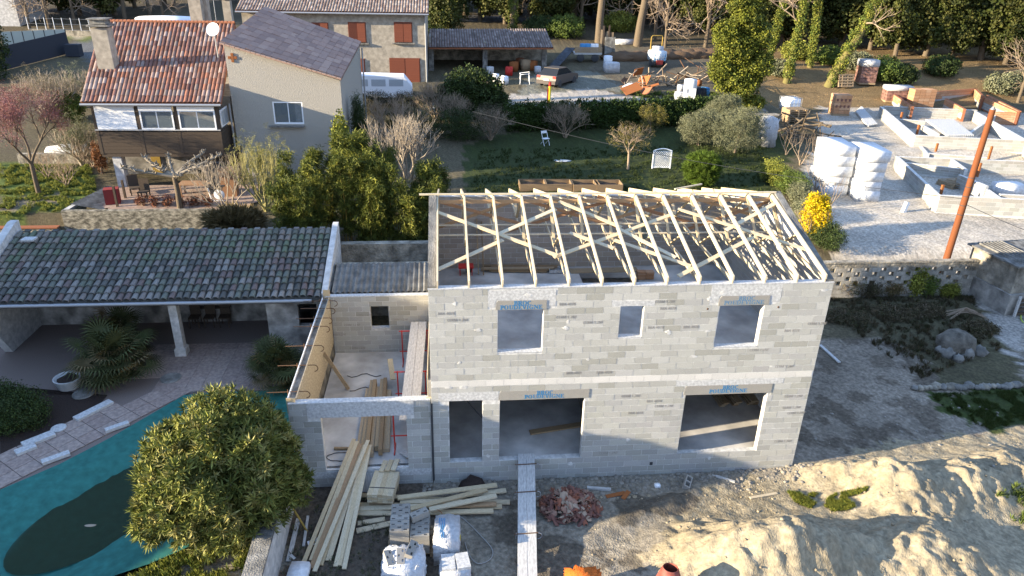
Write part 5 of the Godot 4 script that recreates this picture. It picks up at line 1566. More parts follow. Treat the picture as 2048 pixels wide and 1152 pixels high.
func grow(mb: MB, p: Vector3, d: Vector3, length: float, r: float, depth: int, kids: int, spread: float, rise: float, tips: Array, shrink := 0.72) -> void:
	var pts := [p]
	var rad := [r]
	var q := p
	var e := d
	var n := 3 if depth > 1 else 2
	for k in n:
		e = (e + dir() * 0.16 + Vector3(0, rise * 0.12, 0)).normalized()
		q += e * length / n
		pts.append(q)
		rad.append(r * lerpf(1.0, 0.62, (k + 1.0) / n))
	mb.tube(pts, rad, 6 if r > 0.06 else 4 if r > 0.02 else 3, false)
	if depth == 0:
		tips.append(q)
		return
	for k in kids:
		var a := e.cross(Vector3.UP if absf(e.y) < 0.9 else Vector3.RIGHT).normalized().rotated(e, TAU * k / kids + rng.randf_range(-0.6, 0.6))
		var nd := (e + a * spread * rng.randf_range(0.6, 1.3) + Vector3(0, rise * 0.3, 0)).normalized()
		var from: Vector3 = pts[-1] if k == 0 or depth > 3 else pts[rng.randi_range(1, pts.size() - 1)]
		grow(mb, from, nd, length * shrink * rng.randf_range(0.8, 1.15), r * 0.6, depth - 1, kids, spread, rise, tips, shrink)

func bare_tree(called: String, label: String, cat: String, at: Vector3, trunk: float, r: float, length: float, depth: int, kids: int, spread: float, rise: float, m: Material, stems := 1, group := "") -> Array:
	var t := thing(called, label, cat, at, 0, group)
	var tips := []
	var mb := MB.new()
	var tk := MB.new()
	for s in stems:
		var d := Vector3(0, 1, 0) if stems == 1 else (Vector3(0, 0.9, 0) + Vector3(cos(TAU * s / stems), 0, sin(TAU * s / stems)) * 0.55).normalized()
		var top := d * trunk + dir() * 0.04
		tk.tube([Vector3(0, -0.15, 0), top * 0.5 + dir() * 0.03, top], [r * 1.25, r * 1.05, r], 8)
		for k in kids:
			var a := TAU * k / kids + rng.randf_range(-0.4, 0.4)
			grow(mb, top, (d + Vector3(cos(a), 0.1, sin(a)) * spread).normalized(), length, r * 0.7, depth, kids, spread, rise, tips)
	put("trunk", t, tk.done(), m)
	put("branches", t, mb.done(), m)
	return [t, tips]

func bush(called: String, label: String, cat: String, at: Vector3, blobs: Array, kind: String, count: int, size: float, tints: Array, gap := -0.25, group := "", stem_h := 0.6) -> Node3D:
	var t := thing(called, label, cat, at, 0, group)
	var mb := MB.new()
	for k in 5:
		var b: Array = blobs[k % blobs.size()]
		var c: Vector3 = b[0]
		mb.tube([Vector3(rng.randf_range(-0.1, 0.1), -0.1, rng.randf_range(-0.1, 0.1)), Vector3(c.x * 0.4, c.y * 0.5, c.z * 0.4), c + dir() * b[1].x * 0.3], [0.035, 0.028, 0.012], 5)
	put("stems", t, mb.done(), M.twig)
	crown(t, "foliage", kind, blobs, count, size, tints, gap)
	return t

const DARK := [Color(0.041, 0.061, 0.019), Color(0.051, 0.074, 0.022), Color(0.035, 0.049, 0.018)]
const GREEN := [Color(0.094, 0.131, 0.027), Color(0.119, 0.156, 0.035), Color(0.075, 0.106, 0.025)]
const LIME := [Color(0.208, 0.221, 0.039), Color(0.247, 0.247, 0.046), Color(0.156, 0.169, 0.033), Color(0.117, 0.130, 0.026)]
const OLIVE := [Color(0.156, 0.163, 0.094), Color(0.188, 0.188, 0.112), Color(0.125, 0.131, 0.075)]

func palm(label: String, at: Vector3, fronds: int, reach: float, high: float) -> void:
	var t := thing("fan_palm", label, "palm", at)
	if not cache.has("frond"):
		var mb := MB.new()
		mb.tube([Vector3.ZERO, Vector3(0, 0.25, 0.02), Vector3(0, 0.5, 0.06)], [0.012, 0.01, 0.008], 4, false)
		for k in 17:
			var a := lerpf(-2.1, 2.1, k / 16.0)
			var d := Vector3(sin(a), cos(a), 0)
			var s := Vector3(cos(a), -sin(a), 0) * 0.017
			var p := Vector3(0, 0.5, 0.06)
			var l := 0.5 * (1.0 - 0.25 * absf(a) / 2.1)
			var m := p + d * l * 0.55 + Vector3(0, 0, 0.05)
			var e := p + d * l + Vector3(0, -0.04, -0.05)
			mb.quad(p - s * 0.4, p + s * 0.4, m + s, m - s)
			mb.tri(m - s, m + s, e)
		cache["frond"] = mb.done()
	var places := []
	var cols := []
	for k in fronds:
		var a := rng.randf() * TAU
		var el := rng.randf_range(-0.35, 1.35)
		var d := Vector3(cos(a) * cos(el), sin(el), sin(a) * cos(el))
		var x := d.cross(Vector3.UP).normalized()
		var s := rng.randf_range(0.8, 1.25) * reach
		places.append(Transform3D(Basis(x, d, x.cross(d)).scaled(Vector3.ONE * s), Vector3(rng.randf_range(-0.35, 0.35), rng.randf_range(0.15, high), rng.randf_range(-0.3, 0.3)) * Vector3(reach, 1, reach)))
		cols.append(level(Color(0.055, 0.065, 0.026) if rng.randf() < 0.8 else Color(0.15, 0.115, 0.055)))
	var mb2 := MB.new()
	for k in 3: mb2.tube([Vector3(0.2 * (k - 1), -0.1, 0.1 * k), Vector3(0.3 * (k - 1) * reach, high * 0.8, 0.1 * k)], [0.12, 0.1], 7)
	put("stem", t, mb2.done(), M.bark)
	put("fronds", t, fuse(cache["frond"], places, cols), M.leaves)

func low_wall(p: Node, called: String, a: Vector3, b: Vector3, h: float, thick: float, sorts: Array, courses: int, core: Material, single := 40, long := 0.5) -> void:
	# a wall whose top runs from a to b (level), with its blocks on the two long faces
	var U := Vector3(b.x - a.x, 0, b.z - a.z)
	var l := U.length()
	U = U.normalized()
	var N := U.cross(Vector3.UP).normalized()
	if N.z < 0.0 and absf(N.z) > absf(N.x): N = -N
	elif absf(N.z) <= absf(N.x) and N.x > 0.0: N = -N
	if U.cross(Vector3.UP).dot(N) > 0.0:
		pass
	var y0 := a.y - h
	var mb := MB.new()
	mb.box(Transform3D(Basis(U, Vector3.UP, U.cross(Vector3.UP)), Vector3((a.x + b.x) / 2, y0 + h / 2 - 0.1, (a.z + b.z) / 2)), Vector3(l, h + 0.2, thick - 0.012))
	var w := put(called, p, mb.done(), core)
	var rest := MB.new()
	var rows := []
	for k in courses: rows.append([a.y - h / courses * (k + 1), a.y - h / courses * k - 0.002, 0.0 if k % 2 else long / 2])
	for s in [1.0, -1.0]:
		var nn: Vector3 = U.cross(Vector3.UP) * s
		var facing: bool = nn.z > 0.3 or nn.x < -0.5
		if not facing: continue
		lay(w, rest, Vector3(a.x, 0, a.z) + nn * thick / 2, U, nn, 0.0, l, rows, [], single, long, sorts)
	if rest.v.size(): tag(put("blockwork", w, rest.done(), M["tinted concrete"]), "", "", "", "stuff")

func new_foundations() -> void:
	var f := thing("block_foundation", "open grey block foundation walls of a new house on the lit lane", "foundation")
	var n := 0
	for q in [[Vector3(27.38, 2.85, -18.61), Vector3(33.49, 2.85, -17.42), 0.95], [Vector3(29.95, 2.85, -26.98), Vector3(27.38, 2.85, -18.70), 0.9], [Vector3(29.97, 2.85, -26.85), Vector3(40.02, 2.85, -25.27), 0.85], [Vector3(29.96, 2.70, -25.92), Vector3(32.83, 2.70, -24.34), 0.6], [Vector3(31.42, 2.80, -22.77), Vector3(31.49, 2.80, -20.39), 0.8], [Vector3(33.27, 2.84, -26.23), Vector3(32.52, 2.84, -23.73), 0.8], [Vector3(31.03, 2.80, -19.72), Vector3(30.59, 2.80, -18.07), 0.7], [Vector3(31.13, 2.80, -18.87), Vector3(32.67, 2.80, -18.57), 0.6],
		[Vector3(32.42, 3.70, -29.30), Vector3(41.39, 3.70, -27.30), 0.8], [Vector3(35.85, 3.70, -39.48), Vector3(32.38, 3.70, -29.30), 0.9], [Vector3(36.19, 3.70, -39.70), Vector3(43.25, 3.70, -38.19), 0.75], [Vector3(42.82, 3.69, -37.83), Vector3(38.68, 3.69, -25.71), 0.8], [Vector3(32.94, 3.00, -29.21), Vector3(32.00, 3.00, -26.90), 0.7], [Vector3(32.17, 3.00, -27.16), Vector3(35.46, 3.00, -25.99), 0.7], [Vector3(35.18, 3.65, -32.73), Vector3(34.48, 3.65, -29.84), 0.7], [Vector3(35.16, 3.50, -35.55), Vector3(36.77, 3.50, -34.85), 0.6], [Vector3(36.83, 3.60, -30.07), Vector3(43.74, 3.60, -36.71), 0.5]]:
		low_wall(f, "wall", q[0], q[1], q[2], 0.2, M.found_blocks, 4, M["block core"], 18)
		n += 1
	var b := thing("clay_block_walls", "orange clay block walls begun behind the grey foundation", "wall")
	for q in [[Vector3(42.88, 4.10, -44.16), Vector3(48.73, 4.10, -46.20), 1.1], [Vector3(39.73, 3.90, -44.21), Vector3(37.92, 3.90, -38.48), 0.9], [Vector3(43.23, 3.90, -42.16), Vector3(41.70, 3.90, -37.54), 0.8], [Vector3(48.68, 4.10, -46.20), Vector3(46.66, 4.10, -42.33), 1.1], [Vector3(47.11, 3.95, -42.95), Vector3(45.18, 3.95, -36.16), 0.9], [Vector3(47.86, 4.00, -43.42), Vector3(45.40, 4.00, -36.30), 1.0], [Vector3(43.32, 3.85, -36.82), Vector3(45.30, 3.85, -36.27), 0.9]]:
		low_wall(b, "wall", q[0], q[1], q[2], 0.22, M.bricks, 5, M.terracotta, 30)
	var ps := thing("clay_block_stack", "tall open stack of orange clay blocks beside the new walls", "block stack", Vector3(41.59, 3.04, -43.11))
	for j in 6:
		for k in 4: box("clay_block", ps, Vector3(-0.75 + 0.5 * k, 0.125 + 0.25 * j, 0), Vector3(0.47, 0.235, 0.9), pick(M.bricks))
	# prestressed beams
	n = 0
	for k in 14:
		var t := k / 13.0
		var a: Vector3 = (Vector3(36.14, 3.78, -33.86)).lerp(Vector3(38.21, 3.78, -33.89), t)
		var c: Vector3 = (Vector3(34.42, 3.78, -28.82)).lerp(Vector3(36.23, 3.78, -28.83), t)
		tag(beam("concrete_beam", self, a, c, 0.13, 0.12, M["white concrete"]), "slender prestressed concrete beam lying across the grey foundation walls", "beam", "beams laid on the foundation")
	for k in 6:
		var a: Vector3 = (Vector3(34.64, 3.02, -40.85)).lerp(Vector3(35.95, 3.08, -42.46), k / 5.0)
		var c: Vector3 = (Vector3(32.56, 3.02, -35.30)).lerp(Vector3(33.54, 3.02, -35.84), k / 5.0)
		tag(beam("concrete_beam", self, a, c, 0.13, 0.13, M["white concrete"]), "slender concrete beam on the ground left of the grey foundation", "beam", "beams lying on the lane")
	# polystyrene stacks
	n = 0
	for q in [[Vector3(22.73, 2.10, -20.99), 1.4, 9, 0.06], [Vector3(24.24, 2.02, -20.19), 1.4, 9, 0.02]]:
		var s := thing("polystyrene_stack", ["tall bright white polystyrene stack farther from the foundation", "tall bright white polystyrene stack nearer the foundation"][n], "polystyrene", q[0] + Vector3(0.1, 0, -1.05), -0.1)
		for k in 5:
			var jx := rng.randf_range(-0.06, 0.06)
			put("layer", s, crumpled(60 + k, Vector3(q[1] + rng.randf_range(-0.1, 0.05), 0.59, 2.3 + rng.randf_range(-0.08, 0.04)), 0.006, 0.03), M.polystyrene, Transform3D(Basis(Vector3.UP, rng.randf_range(-0.03, 0.03)), Vector3(jx * 0.5, 0.28 + 0.575 * k, rng.randf_range(-0.08, 0.08))))
		n += 1
	tag(box("marker_block", self, Vector3(25.63, 2.12, -18.67), Vector3(0.2, 0.62, 0.2), M["pale block paint"], Basis.from_euler(Vector3(0, 0.2, -0.22))), "white painted post stub standing askew in the lane", "post")
	# water tank in its cage
	var ib := thing("water_tank", "white plastic water tank in a wire cage on the rough ground", "water tank", Vector3(28.74, 2.90, -40.73), 0.1)
	put("bottle", ib, crumpled(3, Vector3(1.25, 1.1, 1.1), 0.01), M["white plastic"], Transform3D(Basis.IDENTITY, Vector3(0, 0.7, 0)))
	for k in 5:
		var x := -0.66 + 0.33 * k
		for z in [-0.6, 0.6]: tube("cage_bar", ib, [Vector3(x, 0.1, z), Vector3(x, 1.3, z)], 0.016, M.zinc, 4)
	for y in [0.16, 0.5, 0.85, 1.28]:
		tube("cage_ring", ib, [Vector3(-0.66, y, -0.6), Vector3(0.66, y, -0.6), Vector3(0.66, y, 0.6), Vector3(-0.66, y, 0.6), Vector3(-0.66, y, -0.6)], 0.016, M.zinc, 4)
	box("skid", ib, Vector3(0, 0.06, 0), Vector3(1.35, 0.12, 1.2), M["pallet wood"])
	# pallets
	for k in 7: pallet("empty_pallet", "empty wooden pallet in the stack below the water tank, layer %s" % NTH[k], Vector3(26.30, 3.45, -34.75) + Vector3(0.03 * sin(k * 2.0), 0.14 * k, 0), 0.12 + 0.03 * sin(k * 3.0), Vector3(1.5, 0.14, 1.1), "stack of empty pallets")
	tag(beam("leaning_pallet_board", self, Vector3(25.33, 3.47, -34.67), Vector3(25.33, 4.47, -34.67) + Vector3(0.2, 0, -0.2), 0.3, 0.06, M["pallet wood"]), "board leaning against the pallet stack", "board")
	for k in 3: pallet("empty_pallet", "wooden pallet inside the grey foundation, layer %s" % NTH[k], Vector3(31.39, 2.00, -23.04) + Vector3(0.05 * k, 0.14 * k - 0.1, 0.0), 0.2, Vector3(1.5, 0.14, 1.2), "pallets inside the foundation")
	tag(put("tarpaulin", self, crumpled(71, Vector3(2.2, 0.3, 1.2), 0.2), M["plastic film"], Transform3D(Basis.IDENTITY, Vector3(32.72, 2.15, -26.09))), "crumpled grey white sheet inside the grey foundation", "sheet")
	tag(put("insulation_bag", self, crumpled(72, Vector3(1.6, 0.7, 0.9), 0.08), M.polystyrene, Transform3D(Basis.IDENTITY, Vector3(33.72, 2.30, -21.50))), "white insulation block inside the foundation at the right edge", "insulation")
	tag(put("insulation_bag", self, crumpled(73, Vector3(1.7, 0.5, 1.0), 0.05), M.polystyrene, Transform3D(Basis.IDENTITY, Vector3(33.35, 2.40, -30.36))), "white insulation block outside the foundation's left corner", "insulation")
	n = 0
	for q in [Vector3(35.79, 3.40, -36.42), Vector3(33.25, 3.00, -27.96), Vector3(36.52, 3.00, -27.14), Vector3(28.60, 2.50, -20.16), Vector3(33.94, 2.60, -24.46), Vector3(34.61, 3.30, -32.33)]:
		tag(box("rebar_post", self, q, Vector3(0.12, 0.9, 0.12), M["rust"]), "rusty reinforcement post standing in the foundation, number %s counted from the back" % NTH[n], "post", "rusty posts in the foundation")
		n += 1
	n = 0
	for q in [[Vector3(32.74, 2.90, -40.19), 1.35, 1.65, 1.1, 0], [Vector3(38.95, 4.20, -47.91), 1.5, 2.0, 1.2, 1], [Vector3(40.06, 3.23, -44.32), 2.2, 1.3, 1.1, 1]]:
		var s := thing("clay_block_pallet", ["pallet of orange clay blocks with shade painted as open cells on the rough ground", "film wrapped clay block pallet by the dark trees", "film wrapped clay block pallet left of the orange walls"][n], "block pallet", q[0], -0.12)
		box("pallet", s, Vector3(0, 0.07, 0), Vector3(q[1], 0.14, q[3]), M["pallet wood"])
		for j in 5:
			for k in 3: box("clay_block", s, Vector3((-1 + k) * q[1] / 3.05, 0.15 + (q[2] - 0.15) * (j + 0.5) / 5.0, 0), Vector3(q[1] / 3.05 - 0.015, (q[2] - 0.15) / 5.0 - 0.02, q[3]), pick(M.bricks) if q[4] == 0 else M["pink film"])
		if q[4]: put("film", s, crumpled(80 + n, Vector3(q[1] + 0.1, q[2] * 0.3, q[3] + 0.1), 0.06), M["plastic film"], Transform3D(Basis.IDENTITY, Vector3(0, q[2] * 0.92, 0)))
		else:
			for j in 2:
				for k in 4: box("shaded_cell", s, Vector3(-0.48 + 0.32 * k, 0.75 + 0.5 * j, q[3] / 2 + 0.003), Vector3(0.16, 0.2, 0.01), M.shards[3])  # flat darker faces; shade inside the hollows is put into their colour
		n += 1
	for k in 2: pallet("upright_pallet", ["dark pallet standing on edge by the leaning tree", "second dark pallet on edge by the leaning tree"][k], Vector3(36.47, 3.98, -47.02) + Vector3(0.3 * k, 0.6, 0), 0.1, Vector3(1.2, 0.14, 1.1)).rotation.x = 1.35

func tile_field(p: Node, called: String, e0: Vector3, e1: Vector3, r0: Vector3, r1: Vector3, cols: int, rows: int, tints: Array, m: Material) -> void:
	# canal tiles between an eave e0-e1 and a ridge r0-r1
	var up := (e1 - e0).cross(r0 - e0).normalized()
	if up.y < 0: up = -up
	var places := []
	var cl := []
	for k in cols:
		var t := (k + 0.5) / cols
		var a := e0.lerp(e1, t)
		var b := r0.lerp(r1, t)
		var d := (b - a).normalized()
		var x := d.cross(up).normalized()
		var step := a.distance_to(b) / rows
		var w := e0.distance_to(e1) / cols
		for j in rows:
			var sc := Vector3(w / 0.22, w / 0.22, step * 1.12 / 0.45)
			var bs := Basis(x * sc.x, up * sc.y, -d * sc.z)
			places.append(Transform3D(bs, a + d * step * (j - 0.06) + up * (0.012 + rng.randf_range(0.0, 0.012))))
			var c: Color = tints[rng.randi() % tints.size()]
			cl.append(level(c))
	tag(put(called, p, fuse(half_pipe(0.105, 0.09, 0.45), places, cl), m), "", "", "", "stuff")

func slab(p: Node, called: String, a: Vector3, b: Vector3, c: Vector3, d: Vector3, thick: float, m: Material) -> MeshInstance3D:
	var mb := MB.new()
	var n := (b - a).cross(d - a).normalized()
	if n.y < 0: n = -n
	mb.prism([a - n * thick, b - n * thick, c - n * thick, d - n * thick], n * thick)
	return put(called, p, mb.done(), m)

func window(p: Node, x0: float, x1: float, y0: float, y1: float, z: float, frame: Material) -> void:
	var w := box("window", p, Vector3((x0 + x1) / 2, (y0 + y1) / 2, z), Vector3(0.05, y1 - y0 - 0.17, 0.05), frame)
	for k in 2: box("pane", w, Vector3((k - 0.5) * (x1 - x0 - 0.12) / 2, 0, 0.035), Vector3((x1 - x0) / 2 - 0.13, y1 - y0 - 0.18, 0.008), M.glass)
	for q in [[0, (y1 - y0) / 2 - 0.04, x1 - x0, 0.08], [0, -(y1 - y0) / 2 + 0.04, x1 - x0, 0.08]]: box("frame", w, Vector3(q[0], q[1], 0.045), Vector3(q[2], q[3], 0.06), frame)
	for x in [-(x1 - x0) / 2 + 0.035, (x1 - x0) / 2 - 0.035]: box("frame", w, Vector3(x, 0, 0.043), Vector3(0.07, y1 - y0 - 0.16, 0.06), frame)

func tower_house() -> void:
	var h := thing("veranda_house", "tall roughcast house with red tiled wing and glazed timber veranda", "house")
	var RED := [Color(0.33, 0.19, 0.145), Color(0.29, 0.15, 0.11), Color(0.38, 0.25, 0.20), Color(0.26, 0.13, 0.10), Color(0.41, 0.30, 0.25), Color(0.36, 0.16, 0.10)]
	# wing roof
	var e0 := Vector3(-18.1, 6.95, -22.2)
	var e1 := Vector3(-11.1, 6.95, -22.2)
	var r0 := Vector3(-20.4, 10.0, -31.8)
	var r1 := Vector3(-12.4, 10.0, -31.8)
	var rf := slab(h, "wing_roof", e0, e1, r1, r0, 0.12, M.terracotta)
	tile_field(rf, "roof_tiles", e0, e1, r0, r1, 33, 15, RED, M["red tiles"])
	slab(h, "rear_roof", Vector3(-22.4, 7.2, -40), Vector3(-14.0, 7.2, -40), r1, r0, 0.12, M.terracotta)
	for k in 36: tube("ridge_tile", rf, [r0.lerp(r1, k / 36.0) + Vector3(0, 0.06, 0), r0.lerp(r1, (k + 1) / 36.0) + Vector3(0, 0.08, 0)], 0.11, M.terracotta, 8)
	tube("gutter", h, [e0 + Vector3(0, -0.1, 0.1), e1 + Vector3(0, -0.1, 0.1)], 0.07, M.zinc, 8)
	# chimney of the wing
	var ch := MB.new()
	var cb: Vector3 = Vector3(-17.96, 8.34, -26.00)
	ch.box(Transform3D(Basis.IDENTITY, Vector3(cb.x, cb.y + 0.75, -26.0)), Vector3(0.85, 2.3, 0.75))
	var chim := put("chimney", h, ch.done(), M["smooth render"])
	box("chimney_slab", chim, Vector3(cb.x, cb.y + 2.02, -26.0), Vector3(1.1, 0.1, 1.0), M["grey concrete"])
	box("chimney_hood", chim, Vector3(cb.x, cb.y + 2.2, -26.0), Vector3(0.8, 0.2, 0.7), M["grey concrete"])
	box("chimney_slab", chim, Vector3(cb.x, cb.y + 2.35, -26.0), Vector3(1.0, 0.07, 0.9), M["grey concrete"])
	# veranda
	var z := -22.55
	var xs := [Vector3(-17.76, 5.98, -22.55).x, Vector3(-15.57, 5.98, -22.55).x, Vector3(-13.62, 5.99, -22.55).x, Vector3(-11.47, 6.00, -22.55).x]
	box("wing_wall", h, Vector3(-14.6, 5.5, -28.0), Vector3(6.6, 2.7, 6.8), M["smooth render"])
	box("veranda_end", h, Vector3(xs[0] + 0.05, 5.5, -23.6), Vector3(0.12, 2.6, 2.0), M["dark timber"])
	box("veranda_seat", h, Vector3(-13.0, 4.6, -24.0), Vector3(1.8, 0.8, 0.6), M.brown_wood[0])
	box("veranda_shelf", h, Vector3(-14.9, 4.9, -24.4), Vector3(0.8, 1.6, 0.35), M["room plaster"])
	box("veranda_floor", h, Vector3((xs[0] - 10.9) / 2, 4.12, -24.0), Vector3(-10.9 - xs[0], 0.2, 2.9), M["dark timber"])
	for k in 6:
		for j in 3:
			var a: float = xs[j] + 0.1
			var b: float = xs[j + 1] - 0.06
			box("plank", h, Vector3((a + b) / 2, 4.3 + 0.195 * k, z), Vector3(b - a, 0.188, 0.04), M["dark timber"])
	for k in 6: box("plank", h, Vector3(xs[3] + 0.02, 4.3 + 0.195 * k, z - 1.0), Vector3(0.04, 0.188, 1.9), M["dark timber"])
	for j in 4: box("post", h, Vector3(xs[j] + (0.03 if j < 3 else -0.03), 5.52, z - 0.04), Vector3(0.16, 2.7, 0.14), M["dark timber"])
	box("sill_rail", h, Vector3((xs[0] + xs[3]) / 2, 5.47, z + 0.03), Vector3(xs[3] - xs[0] + 0.1, 0.05, 0.12), M["grey board"])
	box("fascia", h, Vector3((xs[0] + xs[3]) / 2, 6.80, z + 0.02), Vector3(xs[3] - xs[0] + 0.2, 0.14, 0.1), M["dark timber"])
	box("roller_shutter", h, Vector3((xs[0] + xs[1]) / 2, 6.1, z + 0.01), Vector3(xs[1] - xs[0] - 0.2, 1.2, 0.04), M["white plastic"])
	for k in 11: box("shutter_slat", h, Vector3((xs[0] + xs[1]) / 2, 5.56 + 0.11 * k, z + 0.033), Vector3(xs[1] - xs[0] - 0.2, 0.1, 0.012), M["white plastic"])
	for j in [1, 2]:
		window(h, xs[j] + 0.15, xs[j + 1] - 0.12, 5.5, 6.52, z + 0.02, M["white plastic"])
		box("shutter_box", h, Vector3((xs[j] + xs[j + 1]) / 2, 6.62, z + 0.05), Vector3(xs[j + 1] - xs[j] - 0.27, 0.2, 0.1), M["white plastic"])
	box("side_window", h, Vector3(xs[3] + 0.06, 6.0, z - 0.9), Vector3(0.05, 0.9, 1.3), M["white plastic"])
	box("side_pane", h, Vector3(xs[3] + 0.09, 6.0, z - 0.9), Vector3(0.02, 0.75, 1.1), M.glass)
	# ground floor under the veranda
	var lwm := MB.new()
	lwm.wall(Vector3(0, 0, -24.75), Vector3.RIGHT, Vector3.BACK, 0.3, -18.1, -10.9, 1.9, 4.02, [[-13.71, 2.2, -13.09, 3.95], [-12.86, 2.2, -12.24, 3.95]])
	put("lower_wall", h, lwm.done(), M["grey render"])
	for q in [[-18.0, -27.5, 0.2, 5.0], [-14.5, -30.0, 7.2, 0.2], [-11.0, -27.5, 0.2, 5.0]]: box("lower_room_wall", h, Vector3(q[0], 3.0, q[1]), Vector3(q[2], 2.3, q[3]), M["room plaster"])
	box("corner_pier", h, Vector3(-17.1, 3.05, -22.9), Vector3(0.45, 2.05, 0.5), M["white render"])
	for x in [-13.4, -12.55]: box("door_glass", h, Vector3(x, 3.075, -24.85), Vector3(0.6, 1.73, 0.02), M.glass)
	box("door", h, Vector3(-11.5, 3.0, -24.73), Vector3(0.9, 1.95, 0.04), M["dark timber"])
	box("yellow_curtain", h, Vector3(-15.9, 3.0, -24.72), Vector3(0.5, 1.9, 0.05), M["yellow wood"])
	# the tower
	var FL: Vector3 = Vector3(-11.24, 9.76, -24.00)
	var FR: Vector3 = Vector3(-5.07, 7.96, -24.00)
	var BL: Vector3 = Vector3(-10.29, 11.05, -31.00)
	var BR: Vector3 = Vector3(-4.65, 9.09, -31.00)
	var tw := MB.new()
	var y0 := 1.5
	var xl := FL.x + 0.15
	var xr := FR.x - 0.1
	var wx0: float = Vector3(-8.94, 6.69, -24.10).x
	var wx1: float = Vector3(-7.32, 6.70, -24.10).x
	var wy0: float = Vector3(-8.37, 5.46, -24.10).y
	var wy1: float = Vector3(-8.24, 6.69, -24.10).y
	tw.wall(Vector3(0, 0, -24.1), Vector3.RIGHT, Vector3.BACK, 0.3, xl, xr, y0, FR.y - 0.12, [[wx0, wy0, wx1, wy1]])
	tw.prism([Vector3(xl, FR.y - 0.12, -24.4), Vector3(xr, FR.y - 0.119, -24.4), Vector3(xl, FL.y - 0.12, -24.4)], Vector3(0, 0, 0.3))
	tw.quad(Vector3(xr, y0, -24.1), Vector3(BR.x - 0.1, y0, -31), Vector3(BR.x - 0.1, BR.y - 0.12, -31), Vector3(xr, FR.y - 0.12, -24.1))
	tw.quad(Vector3(BL.x + 0.3, y0, -31), Vector3(xl, y0, -24.1), Vector3(xl, FL.y - 0.12, -24.1), Vector3(BL.x + 0.3, BL.y - 0.12, -31))
	tw.quad(Vector3(BR.x - 0.1, y0, -31), Vector3(BL.x + 0.3, y0, -31), Vector3(BL.x + 0.3, BL.y - 0.12, -31), Vector3(BR.x - 0.1, BR.y - 0.12, -31))
	put("tower_wall", h, tw.done(), M.roughcast)
	var tr := slab(h, "tower_roof", FL, FR, BR, BL, 0.1, M.slab_tiles[2])
	var up := (FR - FL).cross(BL - FL).normalized()
	if up.y < 0: up = -up
	var nr := 11
	var nc := 15
	for j in nr:
		for k in nc:
			var s0 := float(k) / nc
			var s1 := float(k + 1) / nc
			var t0 := float(j) / nr
			var t1 := (j + 1.12) / nr
			var pts := []
			for q in [[s0, t0], [s1, t0], [s1, t1], [s0, t1]]:
				var a := FL.lerp(FR, q[0])
				pts.append(a.lerp(BL.lerp(BR, q[0]), minf(q[1], 1.0)))
			var lift := up * (0.02 + rng.randf_range(0.0, 0.02))
			var mb := MB.new()
			var lo := up * 0.035
			mb.prism([pts[0] + lift + lo, pts[1].lerp(pts[0], 0.04) + lift + lo * 0.3, pts[2].lerp(pts[3], 0.04) + lift, pts[3] + lift + lo * 0.4], up * 0.035)
			put("roof_tile", tr, mb.done(), pick(M.slab_tiles))
	for k in 24: box("verge_tile", tr, FL.lerp(FR, (k + 0.5) / 24.0) + Vector3(0, 0.0, 0.08), Vector3(0.25, 0.09, 0.22), M.slab_tiles[4], Basis(Vector3.BACK, -0.28))
	window(h, Vector3(-8.94, 6.69, -24.10).x, Vector3(-7.32, 6.70, -24.10).x, Vector3(-8.37, 5.46, -24.10).y, Vector3(-8.24, 6.69, -24.10).y, -24.2, M["white plastic"])
	box("room_floor", h, Vector3(-8.2, wy0 - 0.9, -27.5), Vector3(6.0, 0.15, 6.5), M["room plaster"])
	box("curtain", h, Vector3(wx1 - 0.28, (wy0 + wy1) / 2, -24.5), Vector3(0.45, wy1 - wy0, 0.03), M["white render"])
	box("window_sill", h, Vector3(Vector3(-8.27, 5.40, -24.10).x, Vector3(-8.28, 5.35, -24.10).y, -24.0), Vector3(1.9, 0.08, 0.3), M["grey concrete"])
	for q in [[0, 0], [0.16, 0], [-0.16, 0], [0, 0.16], [0, -0.16]]:
		var p: Vector3 = Vector3(-10.73, 8.99, -24.10)
		box("vent_brick", h, Vector3(p.x + q[0], p.y + q[1], -24.08), Vector3(0.14, 0.14, 0.06), M["rust"])
	for q in [[-27.0, 0], [-29.2, 1]]: box("side_shutter", h, Vector3(-5.3 + 0.0, 6.1, q[0]), Vector3(0.1, 1.3, 0.9), M["grey render"])
	tube("downpipe", h, [Vector3(xl - 0.1, 6.6, -23.9), Vector3(xl - 0.1, 4.2, -23.9), Vector3(xl + 0.6, 3.7, -23.95), Vector3(xl + 0.9, 2.0, -23.95)], 0.05, M.zinc, 8)
	tube("side_downpipe", h, [Vector3(BR.x + 0.05, BR.y - 0.3, -30.8), Vector3(BR.x + 0.05, 3.0, -30.8)], 0.05, M.zinc, 8)
	box("buttress", h, Vector3(-10.2, 3.0, -23.6), Vector3(0.7, 2.2, 0.9), M.roughcast)
	# dish
	var dp: Vector3 = Vector3(-11.65, 10.32, -24.60)
	var ds := thing("satellite_dish", "pale grey satellite dish on a mast between the two roofs", "satellite dish", dp)
	var dm := MB.new()
	dm.lathe(Transform3D(Basis.from_euler(Vector3(1.15, -0.2, 0)), Vector3.ZERO), [Vector2(0.01, 0.0), Vector2(0.2, 0.03), Vector2(0.36, 0.10), Vector2(0.36, 0.12), Vector2(0.2, 0.05), Vector2(0.01, 0.02)], 20)
	put("dish", ds, dm.done(), M["white metal"])
	tube("mast", ds, [Vector3(0, 0, -0.06), Vector3(0.02, -1.4, -0.06)], 0.03, M.zinc)
	tube("arm", ds, [Vector3(0, -0.3, 0), Vector3(0, -0.1, 0.45)], 0.015, M.zinc)
	# chimneys and aerial behind the ridge
	var n := 0
